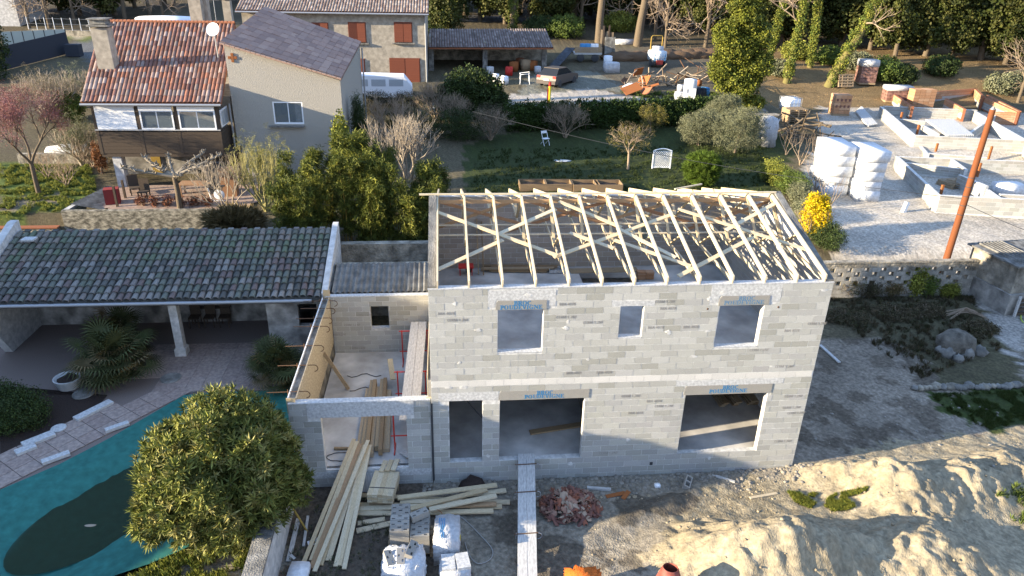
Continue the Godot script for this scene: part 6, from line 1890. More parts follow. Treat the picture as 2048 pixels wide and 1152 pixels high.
	for q in [[Vector3(-15.24, 9.87, -34.00), 0.75, 2.2], [Vector3(-14.95, 9.84, -34.50), 0.6, 1.9], [Vector3(-13.86, 9.73, -36.00), 0.5, 1.3]]:
		var c := thing("chimney_stack", ["wider rendered chimney behind the red roof", "narrower rendered chimney with dark pot behind the red roof", "small rendered chimney near the tower roof"][n], "chimney", q[0] + Vector3(0, -2.0, 0))
		box("stack", c, Vector3(0, q[2] / 2 + 0.8, 0), Vector3(q[1], q[2] + 2.6, q[1]), M["smooth render"])
		box("cap", c, Vector3(0, q[2] + 2.2, 0), Vector3(q[1] * 1.3, 0.1, q[1] * 1.3), M["grey concrete"])
		box("pot", c, Vector3(0, q[2] + 2.4, 0), Vector3(q[1] * 0.6, 0.3, q[1] * 0.6), M["dark metal"])
		n += 1
	var ae := thing("roof_aerial", "thin television aerial on a mast behind the red roof", "aerial", Vector3(-13.85, 9.98, -33.00))
	tube("mast", ae, [Vector3(0, -1.5, 0), Vector3(0, 2.0, 0)], 0.02, M.zinc, 5)
	for k in 5: tube("rod", ae, [Vector3(-0.35, 1.9 - 0.14 * k, 0.02 * k), Vector3(0.35, 1.9 - 0.14 * k, 0.02 * k)], 0.01, M.zinc, 4)

func farm_house() -> void:
	var h := thing("farm_house", "beige farmhouse with brick red shutters behind the tower house", "house")
	var z := -45.0
	var xr := -0.9
	var xl := -15.3
	box("wall", h, Vector3((xl + xr) / 2, 6.9, z - 4.0), Vector3(xr - xl, 5.9, 8.0), M["smooth render"])
	var e0 := Vector3(xl - 0.3, 9.9, z + 0.5)
	var e1 := Vector3(xr + 0.25, 9.9, z + 0.5)
	var r0 := Vector3(xl - 0.3, 11.6, z - 4.5)
	var r1 := Vector3(xr + 0.25, 11.6, z - 4.5)
	var rf := slab(h, "roof", e0, e1, r1, r0, 0.15, M.terracotta)
	tile_field(rf, "roof_tiles", e0, e1, r0, r1, 66, 12, [Color(0.36, 0.27, 0.22), Color(0.42, 0.33, 0.27), Color(0.31, 0.22, 0.18), Color(0.46, 0.38, 0.32)], M["red tiles"])
	tube("gutter", h, [e0 + Vector3(0, -0.1, 0.08), e1 + Vector3(0, -0.1, 0.08)], 0.08, M.zinc)
	for q in [[-7.05, -5.76, 7.61, 9.08, 0.12], [-3.4, -2.06, 7.66, 9.13, 0.0], [-9.9, -8.7, 7.6, 9.0, 0.3], [-7.1, -6.0, 4.5, 6.28, 0.0], [-3.9, -1.52, 4.45, 6.35, 0.0]]:
		var w := box("shutter_frame", h, Vector3((q[0] + q[1]) / 2, (q[2] + q[3]) / 2, z + 0.01), Vector3(q[1] - q[0] + 0.12, q[3] - q[2] + 0.1, 0.03), M["shutter red"])
		for k in 2:
			var b := Basis(Vector3.UP, (q[4] if k == 0 else -0.02))
			box("shutter", w, Vector3((k - 0.5) * (q[1] - q[0]) / 2, 0, 0.05), Vector3((q[1] - q[0]) / 2 - 0.02, q[3] - q[2], 0.05), M["shutter red"], b)
		if q[2] > 7: box("sill", w, Vector3(0, -(q[3] - q[2]) / 2 - 0.12, 0.08), Vector3(q[1] - q[0] + 0.5, 0.1, 0.2), M["grey concrete"])
	tube("downpipe", h, [Vector3(xr - 0.05, 9.8, z + 0.1), Vector3(xr - 0.05, 4.3, z + 0.1)], 0.06, M.zinc)
	box("roof_window", h, Vector3(Vector3(-12.02, 10.48, -46.50).x, Vector3(-12.02, 10.48, -46.50).y, -46.6), Vector3(0.7, 0.06, 0.9), M["white metal"], Basis(Vector3.RIGHT, 0.33))
	# caravan roof seen over the ridge
	var cv := thing("caravan", "white caravan parked beyond the red tiled roof", "caravan", Vector3(-21.06, 8.99, -46.00) + Vector3(0, -2.0, 0), -0.08)
	put("body", cv, crumpled(91, Vector3(5.0, 2.2, 2.2), 0.004), M["white metal"], Transform3D(Basis.IDENTITY, Vector3(0, 1.15, 0)))
	box("window", cv, Vector3(-1.9, 1.5, 1.12), Vector3(0.7, 0.5, 0.06), M["car glass"])  # both windows are opaque sheets, the dim inside put into their colour
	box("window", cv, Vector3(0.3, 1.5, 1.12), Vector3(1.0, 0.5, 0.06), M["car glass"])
	# van behind the tower
	var vp: Vector3 = Vector3(-4.24, 3.97, -39.69)
	var van := thing("white_van", "white van parked behind the bare hedge by the farmhouse", "van", vp + Vector3(0, 0, 0), 0.05)
	var vb := MB.new()
	vb.prism([Vector3(-2.3, 0.35, -0.9), Vector3(2.3, 0.35, -0.9), Vector3(2.3, 1.1, -0.9), Vector3(1.7, 1.85, -0.9), Vector3(-2.2, 1.95, -0.9), Vector3(-2.35, 1.7, -0.9)], Vector3(0, 0, 1.8))
	put("body", van, vb.done(), M["white metal"])
	for k in 3: box("window", van, Vector3(-1.5 + 1.3 * k, 1.42, 0.905), Vector3(1.05, 0.5, 0.02), M.glass)
	for x in [-1.4, 1.4]:
		for zz in [-0.85, 0.85]:
			var wm := MB.new()
			wm.lathe(Transform3D(Basis.from_euler(Vector3(PI / 2, 0, 0)), Vector3(x, 0.33, zz)), [Vector2(0.02, -0.1), Vector2(0.3, -0.1), Vector2(0.33, 0), Vector2(0.3, 0.1), Vector2(0.02, 0.1)], 16)
			put("wheel", van, wm.done(), M["dark metal"])

func left_garden() -> void:
	# patio with its parapet
	var pf := MB.new()
	var pq := [Vector3(-16.68, 1.94, -19.44), Vector3(-11.31, 1.93, -19.33), Vector3(-9.36, 2.06, -20.56), Vector3(-11.14, 2.26, -22.62), Vector3(-17.67, 2.27, -22.71)]
	for k in range(1, 4): pf.tri(pq[0] + Vector3(0, 0.05, 0), pq[k] + Vector3(0, 0.05, 0), pq[k + 1] + Vector3(0, 0.05, 0))
	var patio := structure("patio", pf.done(), M["patio tile"])
	for a in 15:
		for b in 6: box("paving_tile", patio, ground(-17.0 + 0.5 * a, -22.6 + 0.5 * b, 0.062), Vector3(0.49, 0.02, 0.49), M["patio tile"], Basis(Vector3.RIGHT, 0.1))
	var gw := thing("garden_parapet", "stained concrete parapet wall in front of the patio", "wall")
	var wa: Vector3 = Vector3(-18.79, 2.12, -19.30)
	var wb: Vector3 = Vector3(-11.38, 2.05, -19.30)
	var top := wa.y
	box("wall", gw, Vector3((wa.x + wb.x) / 2, top - 1.2, -19.3), Vector3(wb.x - wa.x, 2.4, 0.28), M["stained wall"])
	var lw: Vector3 = Vector3(-18.39, 2.95, -22.60)
	beam("side_wall", gw, Vector3(wa.x + 0.1, top - 0.6, -19.3), Vector3(lw.x, top - 0.6, -22.8), 0.25, 1.2, M["white render"])
	var gl := thing("garden_wall", "weathered pale garden wall running to the left picture edge", "wall")
	var ga: Vector3 = Vector3(-23.15, 1.32, -18.90)
	box("wall", gl, Vector3((ga.x + wa.x) / 2 - 0.2, ga.y - 1.0, -19.0), Vector3(wa.x - ga.x, 2.0, 0.26), M["stained wall"])
	box("coping", gl, Vector3((ga.x + wa.x) / 2 - 0.2, ga.y + 0.03, -19.0), Vector3(wa.x - ga.x, 0.06, 0.34), M.terracotta)
	# dark corrugated lean-to
	var lt := thing("log_shelter", "small shelter with dark corrugated roof beside the patio", "shelter")
	var cr := MB.new()
	var A0: Vector3 = Vector3(wa.x + 0.35, top + 0.25, -19.55)
	var prev := []
	for k in 97:
		var t := k / 96.0
		var p := A0.lerp(Vector3(lw.x + 0.5, top + 0.25, -22.7), t)
		var y := 0.03 * sin(k * TAU / 6.0)
		var cur := [cr.vert(p + Vector3(0, y, 0), Vector3(0, 1, 0.5 * cos(k * TAU / 6.0)).normalized()), cr.vert(p + Vector3(2.3 - 0.9 * (1 - t), y - 0.35, -0.1), Vector3(0, 1, 0.5 * cos(k * TAU / 6.0)).normalized())]
		if prev.size():
			cr.face(prev[0], cur[1], cur[0])
			cr.face(prev[0], prev[1], cur[1])
		prev = cur
	put("corrugated_roof", lt, cr.done(), M["slate sheet"])
	for k in 3: box("post", lt, Vector3(wa.x + 2.4, 2.5, -20.0 - 1.1 * k), Vector3(0.1, 1.3, 0.1), M["dark timber"])
	tag(box("red_box", self, Vector3(-16.76, 2.50, -20.49), Vector3(0.7, 0.8, 0.5), M["red box"], Basis(Vector3.UP, 0.3)), "dark red box standing under the shelter's edge", "box")
	# pollarded plane tree
	var pt := thing("pollarded_tree", "pollarded tree with knobbly bare limbs over the patio", "tree", Vector3(-13.21, 1.98, -19.80))
	put("trunk", pt, tube_mesh([Vector3(0, -0.1, 0), Vector3(0.02, 0.9, 0), Vector3(-0.05, 1.7, -0.1)], [0.16, 0.13, 0.12], 9), M.bark)
	for q in [[-1.0, 0.4, -0.5], [-2.4, 0.5, 0.1], [1.0, 0.5, -0.6], [1.9, 0.6, 0.1], [0.5, 0.2, 0.6], [-1.8, 0.7, -1.2], [1.2, 0.9, -1.4], [-0.6, 0.8, -1.3], [2.2, 0.9, -1.0]]:
		var o := Vector3(-0.05, 1.7, -0.1)
		var e := o + Vector3(q[0], q[1], q[2])
		var mb := MB.new()
		var mid := o.lerp(e, 0.5) + dir() * 0.12
		mb.tube([o, mid, e], [0.1, 0.075, 0.06], 7)
		for k in 22:
			var f := o.lerp(e, rng.randf_range(0.35, 1.05)) + dir() * 0.05
			var d := (dir() + Vector3(0, 0.8, 0)).normalized()
			mb.tube([f, f + d * 0.13, f + d * 0.22 + dir() * 0.04], [0.05, 0.035, 0.018], 5)
		put("limb", pt, mb.done(), M["pale bark"])
	var tb := thing("patio_table", "orange brown wooden table on the patio", "table", Vector3(-12.83, 2.15, -21.47))
	box("top", tb, Vector3(0, 0.72, 0), Vector3(1.6, 0.05, 0.8), M.brown_wood[0])
	for q in [[-0.7, -0.3], [0.7, -0.3], [-0.7, 0.3], [0.7, 0.3]]: box("leg", tb, Vector3(q[0], 0.35, q[1]), Vector3(0.07, 0.7, 0.07), M.brown_wood[0])
	var eb := thing("exercise_bike", "white exercise bike at the end of the patio", "exercise bike", Vector3(-11.52, 2.07, -20.66))
	tube("frame", eb, [Vector3(-0.45, 0.75, 0), Vector3(-0.35, 0.25, 0), Vector3(-0.25, 0.06, 0), Vector3(0.35, 0.06, 0)], 0.035, M["white metal"])
	var fw := MB.new()
	fw.lathe(Transform3D(Basis.from_euler(Vector3(PI / 2, 0, 0)), Vector3(0.1, 0.4, 0)), [Vector2(0.02, -0.06), Vector2(0.26, -0.05), Vector2(0.28, 0), Vector2(0.26, 0.05), Vector2(0.02, 0.06)], 18)
	put("flywheel", eb, fw.done(), M["white metal"])
	tube("seat_post", eb, [Vector3(0.2, 0.4, 0), Vector3(0.3, 0.85, 0)], 0.025, M["dark metal"])
	box("seat", eb, Vector3(0.3, 0.88, 0), Vector3(0.26, 0.06, 0.16), M["dark metal"])
	tube("handlebar", eb, [Vector3(-0.45, 0.75, 0), Vector3(-0.5, 1.05, 0), Vector3(-0.35, 1.1, 0)], 0.02, M["dark metal"])
	var n := 0
	for q in [[Vector3(-15.42, 2.11, -21.12), 0.0], [Vector3(-16.07, 2.17, -21.66), 0.5]]:
		var c := thing("patio_chair", ["dark slatted garden chair by the lower wall", "dark folded garden chair by the white pier"][n], "chair", q[0], q[1])
		box("seat", c, Vector3(0, 0.42, 0), Vector3(0.5, 0.05, 0.5), M["dark timber"])
		box("backrest", c, Vector3(0, 0.75, -0.24), Vector3(0.5, 0.6, 0.04), M["dark timber"])
		for s in [[-0.22, -0.2], [0.22, -0.2], [-0.22, 0.2], [0.22, 0.2]]: box("leg", c, Vector3(s[0], 0.2, s[1]), Vector3(0.05, 0.4, 0.05), M["dark timber"])
		n += 1
	tag(box("brown_cabinet", self, Vector3(-11.07, 2.94, -21.45), Vector3(0.8, 1.6, 0.5), M.brown_wood[2]), "brown wooden cabinet against the tower wall", "cabinet")
	tag(box("metal_shelf", self, Vector3(-11.82, 3.07, -21.73), Vector3(0.9, 1.7, 0.35), M["dark metal"]), "dark shelf unit beside the brown cabinet", "shelf")
	# flower pots with dry plants before the parapet
	for k in 6:
		var p: Vector3 = (Vector3(-15.20, 2.01, -20.09)).lerp(Vector3(-11.92, 2.00, -20.03), k / 5.0)
		bush("dry_pot_plant", "rust brown withered plant standing behind the parapet", "plant", p, [[Vector3(0, 0.35, 0), Vector3(0.3, 0.3, 0.25)]], "broad", 45, 0.7, [Color(0.20, 0.075, 0.04), Color(0.14, 0.06, 0.035)], -0.9, "withered plants behind the parapet")
	# fences on the far left
	var f0: Vector3 = Vector3(-37.82, 5.26, -52.57)
	var f1: Vector3 = Vector3(-33.13, 5.41, -54.13)
	var fn := thing("mesh_fence", "pale green screen fence with dark posts along the far lane", "fence")
	for k in 7:
		var p := f0.lerp(f1, k / 6.0)
		tube("post", fn, [p, p + Vector3(0, 2.0, 0)], 0.04, M["dark metal"], 5)
		if k < 6:
			var q := f0.lerp(f1, (k + 1) / 6.0)
			beam("panel", fn, p + Vector3(0, 1.25, 0), q + Vector3(0, 1.25, 0), 0.02, 1.5, M["screen green"])
			beam("plinth", fn, p + Vector3(0, 0.25, 0), q + Vector3(0, 0.25, 0), 0.15, 0.5, M["old concrete"])
	var f2: Vector3 = Vector3(-33.52, 4.29, -42.90)
	var fd := thing("dark_fence", "dark grey screen fence behind the grey shrub", "fence")
	beam("panel", fd, f2 + Vector3(-4, 0.9, 0), f1 + Vector3(0.2, 0.9, 0.3), 0.05, 1.8, M["dark screen"])
	var fr := thing("wire_fence", "thin wire fence with pale posts along the far bank", "fence")
	var g0: Vector3 = Vector3(-40.09, 6.17, -61.74)
	var g1: Vector3 = Vector3(-33.30, 6.12, -61.23)
	for k in 9:
		var p := g0.lerp(g1, k / 8.0)
		tube("post", fr, [p, p + Vector3(0, 1.6, 0)], 0.03, M["white metal"], 5)
	for y in [0.5, 1.0, 1.5]: tube("wire", fr, [g0 + Vector3(0, y, 0), g1 + Vector3(0, y, 0)], 0.012, M.zinc, 3)
	beam("kerb", fr, g0 + Vector3(0, 0.2, 0), g1 + Vector3(0, 0.2, 0), 0.2, 0.5, M["old concrete"])
	var fh := thing("far_house", "pale shaded house wall among the trees at the top left corner", "house", Vector3(-44.23, 6.54, -65.42))
	box("wall", fh, Vector3(-1.5, 2.5, -3), Vector3(6.0, 6.5, 6.0), M["white render"])
	box("window", fh, Vector3(-0.6, 4.3, 0.02), Vector3(1.1, 1.4, 0.08), M["dark timber"])  # opaque dark board; the dim room behind is put into its colour
	tag(box("water_heater", self, Vector3(-32.15, 5.78, -52.83), Vector3(1.2, 1.0, 0.8), M["dark screen"]), "dark box at the end of the screen fences", "box")
	# blossom tree, shrubs
	var r := bare_tree("plum_tree", "purple leaved plum tree in blossom on the left lawn", "tree", Vector3(-21.10, 2.19, -21.87), 1.6, 0.11, 1.3, 4, 3, 0.62, 0.45, M.bark)
	var pl := []
	var pc := []
	for t in r[1]:
		for k in 13:
			pl.append(Transform3D(spin().scaled(Vector3.ONE * rng.randf_range(0.7, 1.3)), t + dir() * rng.randf() * 0.5))
			pc.append(pick([Color(0.20, 0.075, 0.065), Color(0.28, 0.115, 0.105), Color(0.15, 0.055, 0.045), Color(0.34, 0.19, 0.17)]))
	put("blossom", r[0], fuse(clump("bud"), pl, pc), M["dry leaves"])
	r = bare_tree("grey_shrub", "large grey brown bare shrub before the dark screen fence", "shrub", Vector3(-25.92, 3.40, -34.00), 0.5, 0.09, 1.0, 4, 3, 0.6, 0.6, M["pale twig"], 5)
	crown(r[0], "buds", "small", [[Vector3(0, 2.2, 0), Vector3(2.2, 1.6, 1.8)]], 500, 1.0, [Color(0.22, 0.18, 0.10), Color(0.17, 0.14, 0.08)], -0.3, 0.5, "dry leaves")
	r = bare_tree("grey_shrub", "second grey bare shrub at the red roof's left edge", "shrub", Vector3(-25.40, 3.74, -37.42), 0.5, 0.08, 0.9, 3, 3, 0.6, 0.6, M["pale twig"], 4)
	crown(r[0], "buds", "small", [[Vector3(0, 1.8, 0), Vector3(1.2, 1.5, 1.2)]], 300, 1.0, OLIVE, -0.3, 0.5)
	bush("laurel_bush", "green rounded bush beside the red roof's eaves", "bush", Vector3(-24.87, 3.45, -34.55), [[Vector3(0, 0.9, 0), Vector3(1.1, 1.0, 1.0)]], "broad", 500, 1.2, GREEN, -0.5)
	r = bare_tree("olive_bush", "pale olive bush under the veranda corner", "bush", Vector3(-20.62, 2.61, -26.11), 0.4, 0.07, 0.8, 3, 3, 0.5, 0.6, M["pale twig"], 4)
	crown(r[0], "foliage", "small", [[Vector3(0, 1.7, 0), Vector3(1.1, 1.4, 1.0)]], 700, 1.0, OLIVE, -0.25, 0.5)
	for q in [[Vector3(-21.71, 2.42, -24.20), "thin bare shrub on the left lawn beside the plum tree"], [Vector3(-20.12, 2.30, -22.95), "thin bare shrub on the left lawn near the shelter"], [Vector3(-19.90, 2.57, -25.71), "thin bare shrub by the white pier"]]:
		bare_tree("bare_shrub", q[1], "shrub", q[0], 0.3, 0.035, 0.55, 3, 3, 0.6, 0.5, M.twig, 3)
	bush("rusty_shrub", "tall rust brown shrub left of the white pier", "shrub", Vector3(-19.05, 2.49, -24.92), [[Vector3(0, 0.9, 0), Vector3(0.3, 1.0, 0.3)]], "broad", 160, 0.9, [Color(0.24, 0.11, 0.05), Color(0.18, 0.08, 0.04)], -0.6)
	tag(put("white_wall_block", self, rock_mesh(14, 0.6, 0.1), M["white render"], Transform3D(Basis.from_scale(Vector3(3.0, 0.9, 1.0)), Vector3(-21.66, 2.96, -27.61))), "pale low rockery wall behind the plum tree", "wall")
	tag(box("garden_low_wall", self, Vector3(-21.77, 2.90, -26.53), Vector3(5.0, 0.6, 0.3), M["old concrete"]), "pale low wall behind the left lawn", "wall")
	# dark conifer at the left edge and its neighbours
	bush("edge_conifer", "dark conifer partly cut off by the left picture edge", "tree", Vector3(-34.82, 4.46, -44.61), [[Vector3(0, 2.5, 0), Vector3(1.6, 2.6, 1.4)], [Vector3(-0.6, 5.0, 0), Vector3(1.2, 2.5, 1.0)]], "broad", 1100, 1.5, DARK, -0.4)

func tube_mesh(pts: Array, r, sides: int) -> ArrayMesh:
	var mb := MB.new()
	mb.tube(pts, r, sides)
	return mb.done()

func back_yard() -> void:
	# open farm shed
	var h := thing("open_shed", "open farm shed with tiled roof on block pillars", "shed")
	var z := -49.0
	var xl := -0.8
	var xr := 9.7
	var e0 := Vector3(xl, 6.85, z + 0.7)
	var e1 := Vector3(xr + 0.35, 6.95, z + 0.7)
	var r0 := Vector3(xl, 7.9, z - 4.0)
	var r1 := Vector3(xr + 0.25, 8.05, z - 4.0)
	var rf := slab(h, "roof", e0, e1, r1, r0, 0.12, M.terracotta)
	tile_field(rf, "roof_tiles", e0, e1, r0, r1, 48, 10, [Color(0.26, 0.21, 0.185), Color(0.31, 0.255, 0.225), Color(0.22, 0.175, 0.155)], M["red tiles"])
	for x in [xl + 0.2, 4.1, 9.35]: box("pillar", h, Vector3(x, 5.8, z), Vector3(0.42, 2.1, 0.42), M["grey concrete"])
	box("rear_wall", h, Vector3((xl + xr) / 2, 6.3, z - 3.9), Vector3(xr - xl, 3.2, 0.2), M["old concrete"])
	box("side_wall", h, Vector3(xl + 0.1, 6.2, z - 2), Vector3(0.2, 3.0, 3.8), M["grey render"])
	box("mid_partition", h, Vector3(4.1, 6.0, z - 2), Vector3(0.2, 2.6, 3.6), M["old concrete"])
	# clutter in and before the shed
	var n := 0
	var clutter := [[Vector3(4.85, 4.55, -45.48), "small white drum before the shed", "white metal", 0.5], [Vector3(5.42, 4.52, -45.18), "blue grey can before the shed", "screen green", 0.45], [Vector3(6.12, 4.75, -47.50), "red machine part before the shed", "red paint", 0.6], [Vector3(5.46, 4.45, -44.55), "white gas bottle before the shed", "white metal", 0.55], [Vector3(6.68, 4.89, -48.91), "rusty engine block under the shed", "rust", 0.7], [Vector3(7.71, 4.93, -49.30), "brown crate under the shed", "pallet wood", 0.8], [Vector3(8.38, 4.93, -49.32), "rusty bin under the shed", "rust", 0.7], [Vector3(8.71, 4.83, -48.28), "white sack under the shed", "big bag", 0.5], [Vector3(7.39, 5.07, -50.75), "orange clay pots under the shed", "terracotta", 0.6], [Vector3(4.46, 4.74, -47.45), "grey crate beside the shed pillar", "grey board", 0.6]]
	for q in clutter:
		tag(put("yard_clutter", self, crumpled(100 + n, Vector3(q[3], q[3] * 1.2, q[3]), 0.18), M[q[2]], Transform3D(Basis(Vector3.UP, n * 0.7), q[0] + Vector3(0, q[3] * 0.55, 0))), q[1], "clutter")
		n += 1
	var st := thing("white_stand", "white metal frame table in front of the shed", "stand", Vector3(7.19, 4.46, -44.59))
	for q in [[-0.35, -0.2], [0.35, -0.2], [-0.35, 0.2], [0.35, 0.2]]: tube("leg", st, [Vector3(q[0] * 1.15, 0, q[1] * 1.2), Vector3(q[0], 0.85, q[1])], 0.025, M["white metal"], 5)
	tube("rim", st, [Vector3(-0.4, 0.85, -0.25), Vector3(0.4, 0.95, -0.25), Vector3(0.4, 0.85, 0.25), Vector3(-0.4, 0.8, 0.25), Vector3(-0.4, 0.85, -0.25)], 0.025, M["white metal"], 5)
	# car
	var ca: Vector3 = Vector3(9.04, 4.33, -43.25)
	var cb: Vector3 = Vector3(10.96, 4.60, -45.98)
	var car := thing("parked_car", "brownish grey hatchback parked beside the open shed", "car", (ca + cb) / 2.0 + Vector3(0, -0.02, 0))
	var f := Vector3(cb.x - ca.x, 0, cb.z - ca.z).normalized()
	car.basis = Basis(f, Vector3.UP, f.cross(Vector3.UP))
	var body := MB.new()
	body.prism([Vector3(-2.1, 0.28, -0.88), Vector3(2.05, 0.28, -0.88), Vector3(2.15, 0.55, -0.88), Vector3(1.95, 0.78, -0.88), Vector3(0.95, 0.95, -0.88), Vector3(-1.75, 1.0, -0.88), Vector3(-2.08, 0.95, -0.88), Vector3(-2.18, 0.6, -0.88)], Vector3(0, 0, 1.76))
	put("body", car, body.done(), M["car paint"])
	var cab := MB.new()
	var lo := [Vector3(-1.95, 0.96, 0.84), Vector3(0.95, 0.94, 0.84), Vector3(0.25, 1.40, 0.66), Vector3(-1.25, 1.45, 0.66)]
	for s in [1, -1]:
		var p := []
		for q in lo: p.append(Vector3(q.x, q.y, q.z * s))
		if s == 1: cab.quad(p[0], p[1], p[2], p[3])
		else: cab.quad(p[3], p[2], p[1], p[0])
	cab.quad(lo[1], Vector3(lo[1].x, lo[1].y, -0.84), Vector3(lo[2].x, lo[2].y, -0.66), lo[2])
	cab.quad(Vector3(lo[0].x, lo[0].y, -0.84), lo[0], lo[3], Vector3(lo[3].x, lo[3].y, -0.66))
	put("cabin_glass", car, cab.done(), M["car glass"])
	box("roof", car, Vector3(-0.5, 1.44, 0), Vector3(1.56, 0.05, 1.36), M["car paint"], Basis(Vector3.BACK, -0.03))
	box("bumper", car, Vector3(-2.16, 0.45, 0), Vector3(0.12, 0.28, 1.72), M["car paint"])
	box("number_plate", car, Vector3(-2.2, 0.66, 0), Vector3(0.02, 0.12, 0.5), M["white plastic"])
	for s in [-1, 1]: box("tail_light", car, Vector3(-2.09, 0.85, 0.72 * s), Vector3(0.1, 0.18, 0.28), M["red paint"])
	for x in [-1.35, 1.35]:
		for s in [-1, 1]:
			var wm := MB.new()
			wm.lathe(Transform3D(Basis.from_euler(Vector3(PI / 2, 0, 0)), Vector3(x, 0.31, 0.82 * s)), [Vector2(0.02, -0.09), Vector2(0.22, -0.095), Vector2(0.3, -0.08), Vector2(0.31, 0), Vector2(0.3, 0.08), Vector2(0.22, 0.095), Vector2(0.02, 0.09)], 18)
			put("wheel", car, wm.done(), M["dark metal"])
	# flag pole like marker
	var mk := thing("marker_post", "yellow and red post standing behind the clipped hedge", "post", Vector3(8.41, 3.81, -38.06))
	tube("post", mk, [Vector3.ZERO, Vector3(0, 1.55, 0)], 0.10, M["label yellow"], 10)
	tube("red_top", mk, [Vector3(0, 1.55, 0), Vector3(0, 1.85, 0)], 0.105, M["red paint"], 10)
	box("red_band", mk, Vector3(-0.14, 0.7, 0), Vector3(0.07, 1.4, 0.12), M["red paint"])
	# trailer
	var tr := thing("farm_trailer", "flat wooden farm trailer loaded with blue drums", "trailer", Vector3(13.87, 5.29, -52.92), 0.05)
	box("bed", tr, Vector3(0, 0.75, 0), Vector3(2.6, 0.15, 1.5), M["grey board"])
	for k in 3: box("side_board", tr, Vector3(0, 0.92 + 0.17 * k, 0.76), Vector3(2.6, 0.15, 0.04), M["pallet wood"])
	for x in [-0.7, 0.7]:
		var wm := MB.new()
		wm.lathe(Transform3D(Basis.from_euler(Vector3(PI / 2, 0, 0)), Vector3(x, 0.36, 0.6)), [Vector2(0.02, -0.1), Vector2(0.34, -0.1), Vector2(0.36, 0), Vector2(0.34, 0.1), Vector2(0.02, 0.1)], 16)
		put("wheel", tr, wm.done(), M["dark metal"])
	n = 0
	for q in [[-0.4, 0.3], [0.0, 0.33], [0.5, 0.22], [0.85, 0.22]]:
		var dm := MB.new()
		dm.lathe(Transform3D(Basis.IDENTITY, tr.position + Vector3(q[0], 0.83, 0.2)), [Vector2(0.01, 0), Vector2(q[1], 0), Vector2(q[1], 0.75), Vector2(0.01, 0.77)], 14)
		tag(put("plastic_drum", self, dm.done(), M["print blue"] if n < 2 else M["white plastic"]), ["left blue drum on the farm trailer", "right blue drum on the farm trailer", "left white canister on the farm trailer", "right white canister on the farm trailer"][n], "drum")
		n += 1
	for k in 7: tag(beam("upright_plank", self, Vector3(15.39, 5.38, -53.79) + Vector3(0.18 * k, 0, -0.1 * k), Vector3(15.39, 5.38, -53.79) + Vector3(0.18 * k + 0.1, 2.6 + 0.4 * sin(k * 2.0), -0.5), 0.16, 0.05, M["dark timber"] if k % 3 else M["pallet wood"], Vector3.BACK), "plank standing upright behind the farm trailer", "plank", "planks standing behind the trailer")
	tag(box("grey_slab", self, Vector3(16.27, 6.38, -53.83), Vector3(1.0, 2.0, 0.12), M["grey concrete"], Basis(Vector3.RIGHT, -0.12)), "grey slab leaning beside the upright planks", "slab")
	tag(beam("ramp", self, Vector3(10.20, 5.14, -49.39), Vector3(12.46, 6.37, -53.66), 0.9, 0.08, M["slate sheet"]), "dark metal ramp leaning beside the shed pillar", "ramp")
	for q in [[Vector3(15.48, 5.25, -49.04), Vector3(1.3, 0.9, 1.0), "white and grey sacks heaped before the upright planks", "big bag"], [Vector3(15.56, 5.51, -51.06), Vector3(0.7, 1.0, 0.6), "grey white container behind the sacks", "white metal"], [Vector3(19.34, 6.26, -60.56), Vector3(2.4, 0.5, 1.0), "pale sheet heap under the trees", "plastic film"]]:
		tag(put("sack_heap", self, crumpled(130 + n, q[1], 0.2), M[q[3]], Transform3D(Basis.IDENTITY, q[0])), q[2], "sacks")
		n += 1
	# tractor under a striped cloth
	var tc := thing("covered_tractor", "small tractor under a blue striped cloth with roll bar", "tractor", Vector3(20.20, 5.12, -51.24), 0.1)
	put("cloth", tc, crumpled(150, Vector3(1.35, 0.9, 1.5), 0.08), M["stripe cloth"], Transform3D(Basis.IDENTITY, Vector3(0, 0.95, 0)))
	put("cloth_top", tc, crumpled(151, Vector3(0.9, 0.5, 0.7), 0.15), M["big bag"], Transform3D(Basis.IDENTITY, Vector3(0.1, 1.5, -0.2)))
	for k in 5: box("stripe", tc, Vector3(-0.5 + 0.25 * k, 0.85, 0.74), Vector3(0.1, 0.6, 0.05), M["print blue"])
	tube("roll_bar", tc, [Vector3(-0.55, 0.9, -0.4), Vector3(-0.55, 2.5, -0.4), Vector3(-0.45, 2.65, -0.4), Vector3(0.45, 2.65, -0.4), Vector3(0.55, 2.5, -0.4), Vector3(0.55, 0.9, -0.4)], 0.05, M["yellow wood"])
	box("front", tc, Vector3(0, 0.42, 0.7), Vector3(0.6, 0.4, 0.3), M["red box"])
	for x in [-0.6, 0.6]:
		var wm := MB.new()
		wm.lathe(Transform3D(Basis.from_euler(Vector3(0, 0, PI / 2)), Vector3(x, 0.4, 0.4)), [Vector2(0.02, -0.12), Vector2(0.36, -0.12), Vector2(0.4, 0), Vector2(0.36, 0.12), Vector2(0.02, 0.12)], 16)
		put("wheel", tc, wm.done(), M["dark metal"])
	# scrap heap
	n = 0
